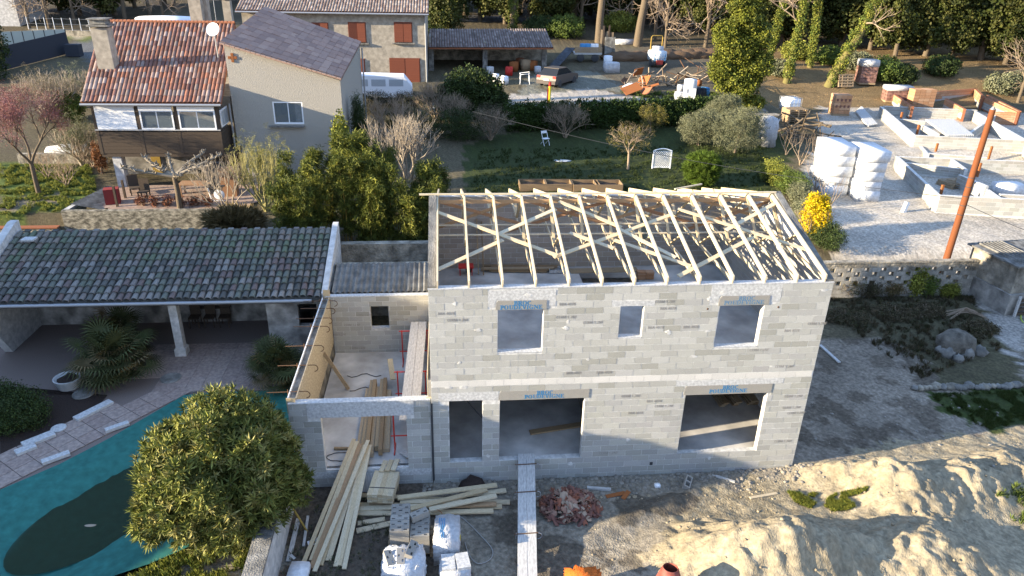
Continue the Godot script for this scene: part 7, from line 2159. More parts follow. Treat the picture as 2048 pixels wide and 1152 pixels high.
	for q in [[Vector3(15.57, 4.65, -41.48), 1.6, 0.9, 0.5, 0.5, "rust", "long curved rusty panel in the scrap heap"], [Vector3(16.96, 4.93, -43.30), 1.2, 1.1, -0.8, 0.9, "rust", "upright rusty plate in the scrap heap"], [Vector3(17.03, 5.43, -45.35), 0.9, 0.7, 0.1, -1.1, "rust", "square rusty plate on top of the scrap heap"], [Vector3(16.66, 4.52, -41.22), 1.3, 0.7, -1.0, 0.8, "terracotta", "brown curved fender at the front of the scrap heap"], [Vector3(15.61, 4.70, -42.96), 1.1, 0.3, 0.7, 0.3, "white metal", "white edged panel in the scrap heap"], [Vector3(17.34, 4.73, -42.25), 1.4, 0.25, 0.2, 0.5, "rust", "narrow rusty rail in the scrap heap"], [Vector3(15.66, 4.85, -44.51), 1.0, 0.4, 1.2, 0.7, "rusty rod", "dark rusty grating left in the scrap heap"]]:
		tag(box("scrap_metal", self, q[0], Vector3(q[1], 0.04, q[2]), M[q[5]], Basis.from_euler(Vector3(q[4], q[3], 0.3))), q[6], "scrap")
		n += 1
	for k in 46:
		var c: Vector3 = (Vector3(16.18, 4.36, -43.59)).lerp(Vector3(24.23, 4.64, -46.38), rng.randf())
		var d := Vector3(rng.randf_range(-1, 1), rng.randf_range(-0.2, 0.7), rng.randf_range(-1, 1)).normalized()
		var p := Vector3(c.x + rng.randf_range(-1, 1), 0, c.z + rng.randf_range(-1.6, 1.6))
		p.y = land(p.x, p.z) + rng.randf_range(0.15, 1.0)
		tag(tube("scrap_branch", self, [p - d * 0.9, p + dir() * 0.15, p + d * rng.randf_range(0.7, 1.6)], rng.randf_range(0.025, 0.07), M[["twig", "pale twig", "bark", "rusty rod"][k % 4]], 5), "branch or rod tangled in the heap of scrap and brushwood", "branch", "heap of scrap and brushwood")
	for k in 9:
		var c: Vector3 = (Vector3(17.02, 5.35, -53.46)).lerp(Vector3(26.81, 5.55, -55.54), k / 8.0)
		tag(put("brush_mound", self, rock_mesh(160 + k % 4, 0.9, 0.4), M["brush soil"], Transform3D(Basis.from_scale(Vector3(1.6, 0.7, 1.0)), Vector3(c.x, land(c.x, c.z) + 0.1, c.z))), "mound of brown brushwood behind the scrap heap", "mound", "brushwood mounds")
	var fr := thing("old_fridge", "white refrigerator standing beside the scrap heap", "refrigerator", Vector3(19.82, 3.97, -39.73), -0.1)
	put("cabinet", fr, crumpled(170, Vector3(0.9, 1.75, 0.8), 0.004), M["white metal"], Transform3D(Basis.IDENTITY, Vector3(0, 0.87, 0)))
	box("door", fr, Vector3(0, 0.6, 0.41), Vector3(0.78, 0.95, 0.03), M["white plastic"])
	box("handle", fr, Vector3(-0.3, 0.9, 0.44), Vector3(0.04, 0.3, 0.04), M.zinc)
	n = 0
	for q in [[Vector3(19.12, 4.31, -40.13), 0.6, "white sack left of the refrigerator", "big bag"], [Vector3(19.58, 4.73, -41.28), 0.5, "white rubble bag above the other sack", "big bag"], [Vector3(20.82, 4.52, -40.16), 0.8, "dark tarpaulin bundle right of the refrigerator", "dark screen"], [Vector3(21.42, 4.57, -40.74), 0.6, "blue bundle right of the refrigerator", "print blue"], [Vector3(21.24, 5.09, -41.90), 0.4, "orange brown bundle behind the refrigerator", "rust"]]:
		tag(put("bundle", self, crumpled(180 + n, Vector3(q[1], q[1] * 1.1, q[1]), 0.22), M[q[3]], Transform3D(Basis.IDENTITY, q[0])), q[2], "bundle")
		n += 1
	tag(put("tarpaulin", self, crumpled(190, Vector3(0.9, 1.9, 1.2), 0.2), M["plastic film"], Transform3D(Basis.IDENTITY, Vector3(22.05, 3.85, -29.54))), "crumpled transparent sheet at the end of the hedge", "sheet")

func garden() -> void:
	# clipped hedge
	var hd := thing("clipped_hedge", "dark green clipped hedge behind the shaded lawn", "hedge")
	var blobs := []
	for k in 26:
		var p: Vector3 = (Vector3(4.96, 3.24, -32.39)).lerp(Vector3(19.70, 3.40, -34.04), k / 25.0)
		blobs.append([Vector3(p.x, land(p.x, p.z) + 0.95, p.z), Vector3(0.5, 1.0, 0.55)])
	crown(hd, "foliage", "broad", blobs, 5200, 1.35, [Color(0.04, 0.065, 0.016), Color(0.05, 0.08, 0.02), Color(0.032, 0.05, 0.014)], -0.8, 0.4)
	for k in 12:
		var p: Vector3 = (Vector3(4.96, 3.24, -32.39)).lerp(Vector3(19.70, 3.40, -34.04), k / 11.0)
		tube("stem", hd, [p + Vector3(0, -0.1, 0), p + Vector3(0, 1.2, 0)], 0.04, M.twig, 5)
	bush("laurel_hedge", "big dark laurel at the left end of the hedge", "bush", Vector3(2.49, 3.54, -35.40), [[Vector3(0, 1.6, 0), Vector3(2.3, 1.9, 1.4)], [Vector3(1.2, 1.0, 0), Vector3(1.5, 1.2, 1.2)], [Vector3(-1.4, 1.2, 0.3), Vector3(1.4, 1.4, 1.2)]], "broad", 2600, 1.6, DARK, -0.45)
	var i := 0
	for q in [[Vector3(-0.21, 3.48, -34.79), 1.6], [Vector3(1.00, 3.24, -32.37), 1.5], [Vector3(3.47, 3.05, -30.53), 1.3], [Vector3(8.59, 3.10, -31.04), 1.4]]:
		var r := bare_tree("bare_garden_shrub", ["grey leafless shrub behind the pale fig", "grey leafless shrub under the dark laurel", "grey leafless shrub at the left end of the clipped hedge", "grey leafless shrub before the clipped hedge"][i], "shrub", q[0], 0.4, 0.06, 0.75 * q[1] / 1.4, 4, 3, 0.6, 0.4, M.twig, 4)
		crown(r[0], "twigs", "small", [[Vector3(0, 1.4, 0), Vector3(1.4, 1.2, 1.2)]], 350, 1.1, [Color(0.09, 0.085, 0.05), Color(0.07, 0.065, 0.04)], -0.2, 0.6, "dry leaves")
		i += 1
	bush("bare_hedge", "dense grey brown bare hedge in front of the white van", "hedge", Vector3(-3.11, 3.64, -36.40), [[Vector3(-1.2, 0.7, 0), Vector3(1.4, 0.9, 0.7)], [Vector3(1.0, 0.7, 0), Vector3(1.4, 0.9, 0.7)]], "small", 1300, 1.3, [Color(0.10, 0.085, 0.055), Color(0.075, 0.065, 0.04), Color(0.06, 0.065, 0.03)], -0.3)
	# olives
	i = 0
	for q in [[Vector3(17.35, 2.95, -29.54), 1.5, 2.0], [Vector3(19.42, 2.81, -28.09), 1.9, 2.5], [Vector3(19.91, 3.25, -32.46), 1.3, 2.2]]:
		var t := bush("olive_tree", ["left grey green olive bush before the hedge", "right and largest grey green olive bush before the hedge", "grey green olive bush behind the other two"][i], "olive", q[0], [[Vector3(0, q[2] * 0.58, 0), Vector3(q[1], q[2] * 0.55, q[1] * 0.8)], [Vector3(0.4, q[2] * 0.85, 0), Vector3(q[1] * 0.7, q[2] * 0.35, q[1] * 0.6)]], "small", 2300, 1.15, OLIVE, -0.22)
		i += 1
	var r := bare_tree("fruit_tree", "small leafless fruit tree on the shaded lawn", "tree", Vector3(11.62, 2.52, -25.22), 0.9, 0.07, 0.75, 4, 3, 0.7, 0.35, M.twig)
	crown(r[0], "buds", "small", [[Vector3(0, 2.0, 0), Vector3(1.6, 1.0, 1.2)]], 420, 1.0, [Color(0.10, 0.09, 0.05), Color(0.16, 0.13, 0.03)], -0.15, 0.6, "dry leaves")
	bush("yellow_shrub", "thin bush with yellow tips behind the fruit tree", "shrub", Vector3(14.75, 3.21, -32.11), [[Vector3(0, 1.0, 0), Vector3(1.1, 1.1, 0.7)]], "small", 500, 1.0, [Color(0.20, 0.17, 0.04), Color(0.12, 0.11, 0.05)], -0.1)
	bush("yellow_hedge", "yellow green hedge clump at the right end of the hedge", "bush", Vector3(23.74, 3.73, -37.26), [[Vector3(0, 0.6, 0), Vector3(1.3, 0.6, 0.8)]], "broad", 500, 1.3, LIME, -0.5)
	# globe conifer
	bush("globe_conifer", "round bright green conifer on the lawn behind the ridge", "conifer", Vector3(15.38, 2.28, -22.79), [[Vector3(0, 0.95, 0), Vector3(1.05, 1.0, 1.0)]], "needle", 2000, 1.0, [Color(0.10, 0.155, 0.022), Color(0.12, 0.18, 0.03), Color(0.075, 0.12, 0.018)], -0.9)
	# lattice panel
	var lp := thing("lattice_panel", "white arched lattice panel standing on the lawn", "lattice", Vector3(13.70, 2.53, -25.29))
	for s in [-1, 1]: box("post", lp, Vector3(0.56 * s, 0.55, 0), Vector3(0.06, 1.12, 0.06), M["white plastic"])
	var arc := []
	for k in 9: arc.append(Vector3(-0.56 + 0.14 * k, 1.1 + 0.13 * sin(PI * k / 8.0), 0))
	tube("arched_rail", lp, arc, 0.035, M["white plastic"], 6)
	box("bottom_rail", lp, Vector3(0, 0.08, 0), Vector3(1.08, 0.07, 0.04), M["white plastic"])
	for s in [-1, 1]:
		for k in range(-8, 9):
			var x := 0.13 * k
			var a := Vector3(x - 0.5 * s, 0.1, 0.01 * s)
			var b := Vector3(x + 0.5 * s, 1.1, 0.01 * s)
			var t0 := clampf((absf(a.x) - 0.53) / 1.0, 0.0, 1.0)
			var t1 := 1.0 - clampf((absf(b.x) - 0.53) / 1.0, 0.0, 1.0)
			if t1 - t0 > 0.08: beam("slat", lp, a.lerp(b, t0), a.lerp(b, t1), 0.03, 0.008, M["white plastic"], Vector3.BACK)
	# folding chairs
	i = 0
	for q in [[Vector3(7.04, 2.95, -29.55), 0.4], [Vector3(7.85, 3.35, -33.50), -0.5]]:
		var c := thing("folding_chair", ["pale folding chair at the edge of the lawn", "second folding chair in front of the clipped hedge"][i], "chair", q[0], q[1])
		for s in [-1, 1]:
			tube("leg", c, [Vector3(0.2 * s, 0, 0.25), Vector3(0.2 * s, 0.9, -0.25)], 0.018, M["white metal"], 5)
			tube("leg", c, [Vector3(0.18 * s, 0, -0.28), Vector3(0.18 * s, 0.46, 0.2)], 0.018, M["white metal"], 5)
		box("seat", c, Vector3(0, 0.45, 0.05), Vector3(0.4, 0.03, 0.36), M["white metal"])
		box("backrest", c, Vector3(0, 0.82, -0.22), Vector3(0.4, 0.16, 0.03), M["white metal"])
		i += 1
	tag(put("ash_patch", self, rock_mesh(200, 0.5, 0.3), M["white concrete"], Transform3D(Basis.from_scale(Vector3(1.1, 0.08, 0.6)), Vector3(7.74, 2.68, -26.61))), "pale ash patch on the shaded lawn", "ash patch")
	# cold frames behind the roof
	var k2 := 0
	for q in [Vector3(5.40, 2.23, -22.25), Vector3(6.84, 2.22, -22.24), Vector3(8.41, 2.21, -22.14), Vector3(9.72, 2.21, -22.12)]:
		var b := thing("raised_bed", ["raised bed box behind the roof, farthest from the right gable", "second raised bed box behind the roof", "third raised bed box behind the roof", "raised bed box behind the roof nearest the conifer"][k2], "raised bed", q)
		for s in [[0, 0.5, 1.5, 0.04], [0, -0.5, 1.5, 0.04], [0.75, 0, 0.04, 1.0], [-0.75, 0, 0.04, 1.0]]: box("board", b, Vector3(s[0], 0.2, s[1]), Vector3(s[2], 0.42, s[3]), M.old_wood[2])
		put("soil", b, rock_mesh(7, 0.6, 0.2), M["bed soil"], Transform3D(Basis.from_scale(Vector3(1.15, 0.25, 0.75)), Vector3(0, 0.18, 0)))
		k2 += 1
	# bamboo, willow and fig beside the house
	var bb := thing("bamboo_clump", "tall dense yellow green bamboo clump behind the lean-to", "bamboo", Vector3.ZERO)
	blobs = []
	var stems := MB.new()
	for k in 60:
		var p: Vector3 = Vector3(rng.randf_range(-7.1, 0.3), 0, rng.randf_range(-16.8, -14.0))
		p.y = land(p.x, p.z)
		var hgt := rng.randf_range(2.8, 4.0) + 0.9 * exp(-pow((p.x + 4.0) / 1.0, 2.0))
		var lean := dir() * 0.35
		lean.y = 0
		stems.tube([p, p + Vector3(0, hgt * 0.5, 0), p + Vector3(0, hgt, 0) + lean], [0.02, 0.016, 0.006], 4)
		for j in 4: blobs.append([p + Vector3(0, hgt * (0.28 + 0.24 * j), 0) + lean * (0.25 * j), Vector3(0.42, 0.5, 0.42)])
	put("canes", bb, stems.done(), M["yellow wood"])
	crown(bb, "foliage", "bamboo", blobs, 13000, 1.05, [Color(0.17, 0.175, 0.032), Color(0.11, 0.125, 0.026), Color(0.08, 0.095, 0.02), Color(0.06, 0.075, 0.018)], -0.42, 0.6)
	r = bare_tree("willow_shrub", "airy yellowish shrub in front of the tower wall", "shrub", Vector3(-8.8, land(-8.8, -19.5), -19.5), 0.6, 0.06, 1.15, 3, 3, 0.30, 0.9, M["willow twig"], 5)
	crown(r[0], "catkins", "small", [[Vector3(0, 2.6, 0), Vector3(1.7, 1.9, 1.2)]], 700, 0.9, [Color(0.26, 0.24, 0.07), Color(0.20, 0.18, 0.06)], -0.1, 0.7)
	bare_tree("willow_shrub", "thin leafless shrub beside the patio cabinet", "shrub", Vector3(-10.6, land(-10.6, -19.0), -19.0), 0.5, 0.05, 0.9, 4, 3, 0.5, 0.7, M["pale twig"], 3)
	bush("dry_grass_bed", "dry straw coloured grass bed between path and bamboo", "grass", Vector3(-9.9, land(-9.9, -17.4), -17.4), [[Vector3(0, 0.4, 0), Vector3(1.3, 0.5, 0.6)]], "grass", 500, 2.6, [Color(0.26, 0.19, 0.09), Color(0.19, 0.145, 0.07)], -0.9)
	bush("cypress", "narrow dark cypress at the tower's right corner", "cypress", Vector3(-4.5, land(-4.5, -25.5), -25.5), [[Vector3(0, 2.2, 0), Vector3(0.45, 2.3, 0.45)]], "small", 900, 1.3, DARK, -0.9)
	bush("leafy_column", "yellow green leafy bush at the tower's right corner", "bush", Vector3(-4.8, land(-4.8, -22.0), -22.0), [[Vector3(0, 1.8, 0), Vector3(0.8, 1.7, 0.7)], [Vector3(-0.3, 3.2, 0), Vector3(0.4, 1.1, 0.4)]], "broad", 700, 1.2, LIME, -0.3)
	r = bare_tree("fig_tree", "bare pale fig with upswept branches behind the bamboo", "tree", Vector3(-1.7, land(-1.7, -22.5), -22.5), 0.6, 0.11, 1.25, 4, 3, 0.55, 0.75, M["pale twig"], 4)
	r = bare_tree("fig_tree", "bare pale fig nearer the white van", "tree", Vector3(-2.6, land(-2.6, -29.0), -29.0), 0.5, 0.09, 1.1, 4, 3, 0.6, 0.6, M.twig, 3)
	bush("dark_shrubbery", "dark shrubbery under the bare figs", "bush", Vector3(0.5, land(0.5, -31.0), -31.0), [[Vector3(-2.5, 0.8, 0), Vector3(2.2, 1.2, 1.3)], [Vector3(1.0, 0.9, 0.3), Vector3(2.0, 1.2, 1.2)]], "small", 1600, 1.4, DARK, -0.35)
	# forsythia and rough growth along the lane
	r = bare_tree("forsythia", "bright yellow flowering forsythia at the rear of the right gable", "shrub", Vector3(18.85, 1.55, -15.55), 0.3, 0.04, 0.6, 3, 3, 0.45, 0.9, M.twig, 5)
	crown(r[0], "flowers", "broad", [[Vector3(0, 1.15, 0), Vector3(0.75, 1.0, 0.7)], [Vector3(-0.2, 1.9, 0), Vector3(0.35, 0.6, 0.35)], [Vector3(0.3, 1.8, 0), Vector3(0.3, 0.5, 0.3)]], 750, 0.9, [Color(0.62, 0.44, 0.012), Color(0.55, 0.36, 0.01), Color(0.68, 0.52, 0.03)], -0.4)
	i = 0
	for q in [[Vector3(19.18, 1.46, -14.80), 0.8, 1.2, DARK], [Vector3(19.54, 1.78, -17.77), 0.7, 1.0, OLIVE], [Vector3(20.30, 2.15, -21.46), 0.9, 1.2, GREEN], [Vector3(20.13, 2.00, -20.05), 0.6, 1.1, OLIVE], [Vector3(19.87, 2.30, -22.97), 0.8, 1.3, LIME]]:
		bush("lane_bush", ["dark low bush at the end of the lane planting", "olive green bush behind the forsythia", "green bush at the lawn's right end", "brownish bush behind the roof's corner", "yellow green bush at the lawn's edge"][i], "bush", q[0], [[Vector3(0, q[2] * 0.5, 0), Vector3(q[1], q[2] * 0.55, q[1] * 1.6)]], "small", 700, 1.3, q[3], -0.3)
		i += 1
	i = 0
	for q in [Vector3(22.70, 2.76, -27.62), Vector3(22.85, 2.58, -25.82), Vector3(24.16, 2.58, -25.81), Vector3(21.97, 2.18, -21.80), Vector3(21.39, 1.90, -19.02)]:
		bare_tree("thin_sapling", ["thin bare sapling by the brushwood pile", "second thin bare sapling by the lane", "bare sapling in front of the polystyrene", "bare sapling left of the polystyrene foot", "bare sapling behind the forsythia"][i], "sapling", q, 0.5, 0.03, 0.6, 4, 2, 0.4, 0.9, M.twig, 3)
		i += 1
	for k in 30:
		var c: Vector3 = (Vector3(23.70, 3.14, -31.40)).lerp(Vector3(27.12, 3.07, -32.01), rng.randf())
		var p := Vector3(c.x + rng.randf_range(-0.6, 0.6), 0, c.z + rng.randf_range(-1.5, 1.5))
		p.y = land(p.x, p.z) + rng.randf_range(0.1, 0.9)
		var d := Vector3(rng.randf_range(-1, 1), rng.randf_range(-0.2, 0.4), rng.randf_range(-1, 1)).normalized()
		tag(tube("brushwood_branch", self, [p - d * 0.9, p + dir() * 0.1, p + d], rng.randf_range(0.03, 0.08), M.bark, 5), "dark branch in the brushwood pile below the pallets", "branch", "brushwood pile below the pallets")
	# growth on the slope by the openwork wall
	i = 0
	for q in [[Vector3(19.27, 0.11, -12.08), 0.55, 0.9, [Color(0.20, 0.14, 0.075), Color(0.15, 0.11, 0.06), Color(0.10, 0.10, 0.03)]], [Vector3(20.13, 0.09, -11.85), 0.5, 0.8, DRY], [Vector3(21.28, 0.10, -11.91), 0.5, 0.7, [Color(0.17, 0.12, 0.06), Color(0.12, 0.10, 0.04)]], [Vector3(22.36, 0.10, -11.97), 0.4, 1.5, LIME], [Vector3(22.98, 0.09, -11.84), 0.4, 1.0, GREEN], [Vector3(24.01, 0.09, -11.69), 0.35, 0.6, LIME], [Vector3(17.81, 0.08, -9.54), 0.8, 0.35, DRY], [Vector3(20.34, 0.08, -9.90), 0.9, 0.3, DRY], [Vector3(21.86, 0.08, -10.08), 0.7, 0.3, DRY], [Vector3(23.28, 0.07, -8.37), 0.6, 0.25, DRY]]:
		bush("slope_growth", ["rusty bramble at the left foot of the openwork wall", "green bush at the foot of the openwork wall", "brown bramble at the foot of the openwork wall", "tall ivy covering the middle of the openwork wall", "green ivy right of the tall one", "small ivy tuft around the utility pole", "dark low growth near the gable", "dark low growth in the middle of the slope", "dark low growth before the pole", "dark low growth beside the gravel path"][i], "bush", q[0], [[Vector3(0, q[2] * 0.5, 0), Vector3(q[1] * 1.3, q[2] * 0.55, q[1])]], "small" if i != 3 else "ivy", 420, 1.15, q[3], -0.35)
		i += 1
	# pool side plants
	palm("large dark fan palm clump on the pool terrace", Vector3(-11.45, 0.00, -5.82) + Vector3(0, 0, -0.6), 120, 1.35, 1.0)
	palm("smaller fan palm growing behind the large clump", Vector3(-12.17, 0.00, -8.35), 80, 1.15, 0.9)
	palm("dark fan palm against the annex wall", Vector3(-5.54, 0.00, -5.83) + Vector3(-0.1, 0, 0), 90, 1.15, 0.9)
	bush("dark_hedge", "dark rosemary bush at the left edge of the pool bed", "bush", Vector3(-13.58, 0.00, -3.68), [[Vector3(0, 0.5, 0), Vector3(1.1, 0.7, 1.0)], [Vector3(-1.1, 0.55, -0.5), Vector3(1.2, 0.75, 1.0)], [Vector3(-1.5, 0.5, 0.7), Vector3(1.2, 0.6, 0.8)]], "small", 2200, 1.2, DARK, -0.6)
	# oleander
	var ol := thing("oleander", "large round sunlit oleander bush beside the pool cover", "oleander", Vector3(-5.35, 0, 1.85))
	stems = MB.new()
	for k in 26:
		var a := rng.randf() * TAU
		var d := Vector3(cos(a), 0, sin(a))
		stems.tube([d * 0.2, d * 0.5 + Vector3(0, 0.9, 0), d * rng.randf_range(0.7, 1.5) + Vector3(0, rng.randf_range(1.8, 3.2), 0)], [0.035, 0.026, 0.012], 5)
	put("stems", ol, stems.done(), M["pale twig"])
	var sprigs := []
	for k in 26:
		var d := dir()
		if d.y > -0.4: sprigs.append([Vector3(0.02, 2.0, 0.0) + d * Vector3(1.9, 1.68, 1.85) * rng.randf_range(0.92, 1.08), Vector3.ONE * rng.randf_range(0.22, 0.42)])
	crown(ol, "foliage", "lance", sprigs + [[Vector3(0.02, 1.98, 0.0), Vector3(1.98, 1.68, 1.9)], [Vector3(0.6, 2.3, -0.4), Vector3(1.25, 1.25, 1.3)], [Vector3(-0.7, 2.0, 0.0), Vector3(1.2, 1.3, 1.4)], [Vector3(0.3, 1.5, 0.3), Vector3(1.4, 1.2, 1.3)], [Vector3(0.1, 2.75, -0.9), Vector3(1.35, 1.2, 1.0)]], 7600, 1.25, [Color(0.16, 0.17, 0.04), Color(0.21, 0.21, 0.055), Color(0.12, 0.135, 0.035), Color(0.27, 0.245, 0.085), Color(0.10, 0.115, 0.03)], -0.55, 0.33)

func woods() -> void:
	# tall ivy tree in the yard
	bush("evergreen_tree", "tall sunlit evergreen with yellow green foliage beside the scrap heap", "tree", Vector3(22.54, 3.72, -37.24), [[Vector3(0.2, 2.2, 0), Vector3(1.7, 1.6, 1.4)], [Vector3(-1.3, 3.2, 0), Vector3(1.1, 1.0, 1.0)], [Vector3(1.3, 3.4, 0.2), Vector3(1.2, 1.1, 1.1)], [Vector3(-0.4, 4.6, 0), Vector3(1.5, 1.2, 1.2)], [Vector3(-1.4, 5.6, 0.1), Vector3(0.9, 1.0, 0.9)], [Vector3(1.1, 5.4, 0), Vector3(1.0, 1.1, 1.0)], [Vector3(0.1, 6.8, 0), Vector3(1.2, 1.1, 1.1)], [Vector3(-0.7, 7.9, 0), Vector3(0.8, 1.0, 0.8)], [Vector3(0.6, 8.6, 0), Vector3(0.7, 1.2, 0.7)]], "ivy", 5600, 1.5, [Color(0.14, 0.15, 0.02), Color(0.17, 0.175, 0.03), Color(0.10, 0.115, 0.018), Color(0.07, 0.085, 0.016)], -0.16)
	# leaning and upright ivy trunks
	var n := 0
	for q in [[Vector3(31.52, 4.22, -47.98), 0.05, 9.0, 0.26], [Vector3(35.21, 4.04, -47.38), 0.42, 9.5, 0.36], [Vector3(35.23, 5.11, -51.34), -0.05, 8.5, 0.22], [Vector3(16.69, 6.11, -61.13), -0.02, 9.0, 0.38], [Vector3(8.00, 6.64, -66.45), 0.03, 8.0, 0.34], [Vector3(20.46, 5.97, -59.68), 0.05, 8.5, 0.4], [Vector3(31.17, 5.16, -51.69), 0.1, 8.0, 0.22]]:
		var t := thing("ivy_tree", ["upright ivy clad tree at the edge of the wood", "thick ivy clad tree leaning over the pallets", "slim ivy clad trunk behind the leaning tree", "thick bare brown trunk behind the farm trailer", "tree with sunlit bark behind the shed roof", "grey bare tree left of the tractor", "slim ivy clad trunk beside the evergreen"][n], "tree", q[0])
		var top := Vector3(q[2] * q[1], q[2], 0)
		var mid := top * 0.5 + Vector3(0.15, 0, 0)
		put("trunk", t, tube_mesh([Vector3(0, -0.3, 0), top * 0.25, mid, top * 0.75, top], [q[3] * 1.25, q[3], q[3] * 0.9, q[3] * 0.75, q[3] * 0.55], 9), M["ivy bark"] if n in [0, 1, 2, 6] else M.bark)
		var mb := MB.new()
		var tips := []
		for k in 6: grow(mb, top * rng.randf_range(0.55, 0.98), (dir() + Vector3(0, 0.9, 0)).normalized(), 1.9, q[3] * 0.24, 3, 3, 0.6, 0.4, tips)
		put("branches", t, mb.done(), M.twig)
		var bl := []
		for k in 7: bl.append([top * (0.08 + 0.12 * k) + dir() * 0.1, Vector3(q[3] * 1.5, 0.9, q[3] * 1.5)])
		if n in [0, 1, 2, 4, 6]: crown(t, "ivy", "ivy", bl, 900, 1.3, LIME + GREEN, -0.35, 0.5)
		n += 1
	# evergreen oaks of the wood, and leafless trees between them
	var oak := thing("holm_oak", "", "tree", Vector3.ZERO, 0, "dark evergreen trees of the wood")
	put("trunk", oak, tube_mesh([Vector3(0, -0.3, 0), Vector3(0.1, 2.0, 0), Vector3(0.0, 4.2, 0.1)], [0.28, 0.22, 0.15], 8), M.bark)
	crown(oak, "crown", "ivy", [[Vector3(0, 4.0, 0), Vector3(2.8, 2.5, 2.4)], [Vector3(1.4, 5.8, 0.3), Vector3(2.0, 1.9, 1.8)], [Vector3(-1.4, 5.5, -0.3), Vector3(2.0, 1.9, 1.8)], [Vector3(0.3, 7.2, 0), Vector3(1.7, 1.6, 1.6)], [Vector3(0.9, 2.4, 0.9), Vector3(1.7, 1.3, 1.4)], [Vector3(-1.0, 2.0, 0.6), Vector3(1.6, 1.3, 1.3)]], 1700, 2.7, [Color(0.045, 0.055, 0.014), Color(0.06, 0.07, 0.018), Color(0.035, 0.043, 0.012), Color(0.085, 0.085, 0.025)], -0.2)
	var bare := thing("bare_wood_tree", "", "tree", Vector3.ZERO, 0, "leafless trees of the wood")
	put("trunk", bare, tube_mesh([Vector3(0, -0.3, 0), Vector3(0.1, 2.5, 0), Vector3(-0.1, 5.0, 0.1)], [0.2, 0.16, 0.1], 7), M.bark)
	var bm := MB.new()
	var bt := []
	for k in 9: grow(bm, Vector3(0, 1.2 + 0.4 * k, 0), (dir() + Vector3(0, 0.6, 0)).normalized(), 1.6, 0.06, 3, 3, 0.7, 0.3, bt)
	put("branches", bare, bm.done(), M.twig)
	n = 0
	for p in OAKS:
		var o: Node3D = oak if n == 0 else copy_of(oak, Vector3.ZERO, 0, "")
		o.position = ground(p.x, p.y)
		o.rotation.y = n * 1.9
		var s := 0.85 + 0.35 * fmod(n * 0.618, 1.0)
		o.scale = Vector3(s, s * (0.9 + 0.3 * fmod(n * 0.37, 1.0)), s)
		o.set_meta("label", "dark evergreen tree standing in the wood along the top edge")
		n += 1
	n = 0
	for p in BARES:
		var o: Node3D = bare if n == 0 else copy_of(bare, Vector3.ZERO, 0, "")
		o.position = ground(p.x, p.y)
		o.rotation.y = n * 2.3
		o.scale = Vector3.ONE * (0.8 + 0.4 * fmod(n * 0.618, 1.0))
		o.set_meta("label", "leafless grey brown tree standing along the top edge")
		n += 1
	# undergrowth
	n = 0
	for q in [[Vector3(37.89, 5.27, -52.72), 1.3, GREEN], [Vector3(39.57, 5.06, -51.03), 1.2, OLIVE], [Vector3(40.94, 4.42, -48.62), 1.6, GREEN], [Vector3(42.57, 4.28, -48.16), 1.2, DARK], [Vector3(47.42, 4.75, -49.76), 1.4, DARK], [Vector3(51.30, 3.73, -46.35), 1.3, OLIVE], [Vector3(53.50, 3.94, -47.07), 1.2, OLIVE], [Vector3(35.20, 5.47, -54.66), 1.3, LIME], [Vector3(13.44, 6.34, -63.40), 1.8, GREEN], [Vector3(10.87, 6.45, -64.52), 1.5, DARK], [Vector3(20.27, 6.73, -67.28), 1.6, LIME], [Vector3(0.12, 6.38, -63.84), 2.2, DARK], [Vector3(1.27, 7.23, -72.26), 2.4, DARK], [Vector3(31.52, 4.67, -49.46), 1.0, OLIVE]]:
		bush("undergrowth", "%s of the wood's edge, clump %s counted from the pallets" % [["green undergrowth", "olive undergrowth"][n % 2], NTH[n]], "bush", q[0], [[Vector3(0, q[1] * 0.6, 0), Vector3(q[1] * 1.2, q[1] * 0.7, q[1])]], "ivy", 650, 1.5, q[2], -0.3, "undergrowth at the wood's edge")
		n += 1

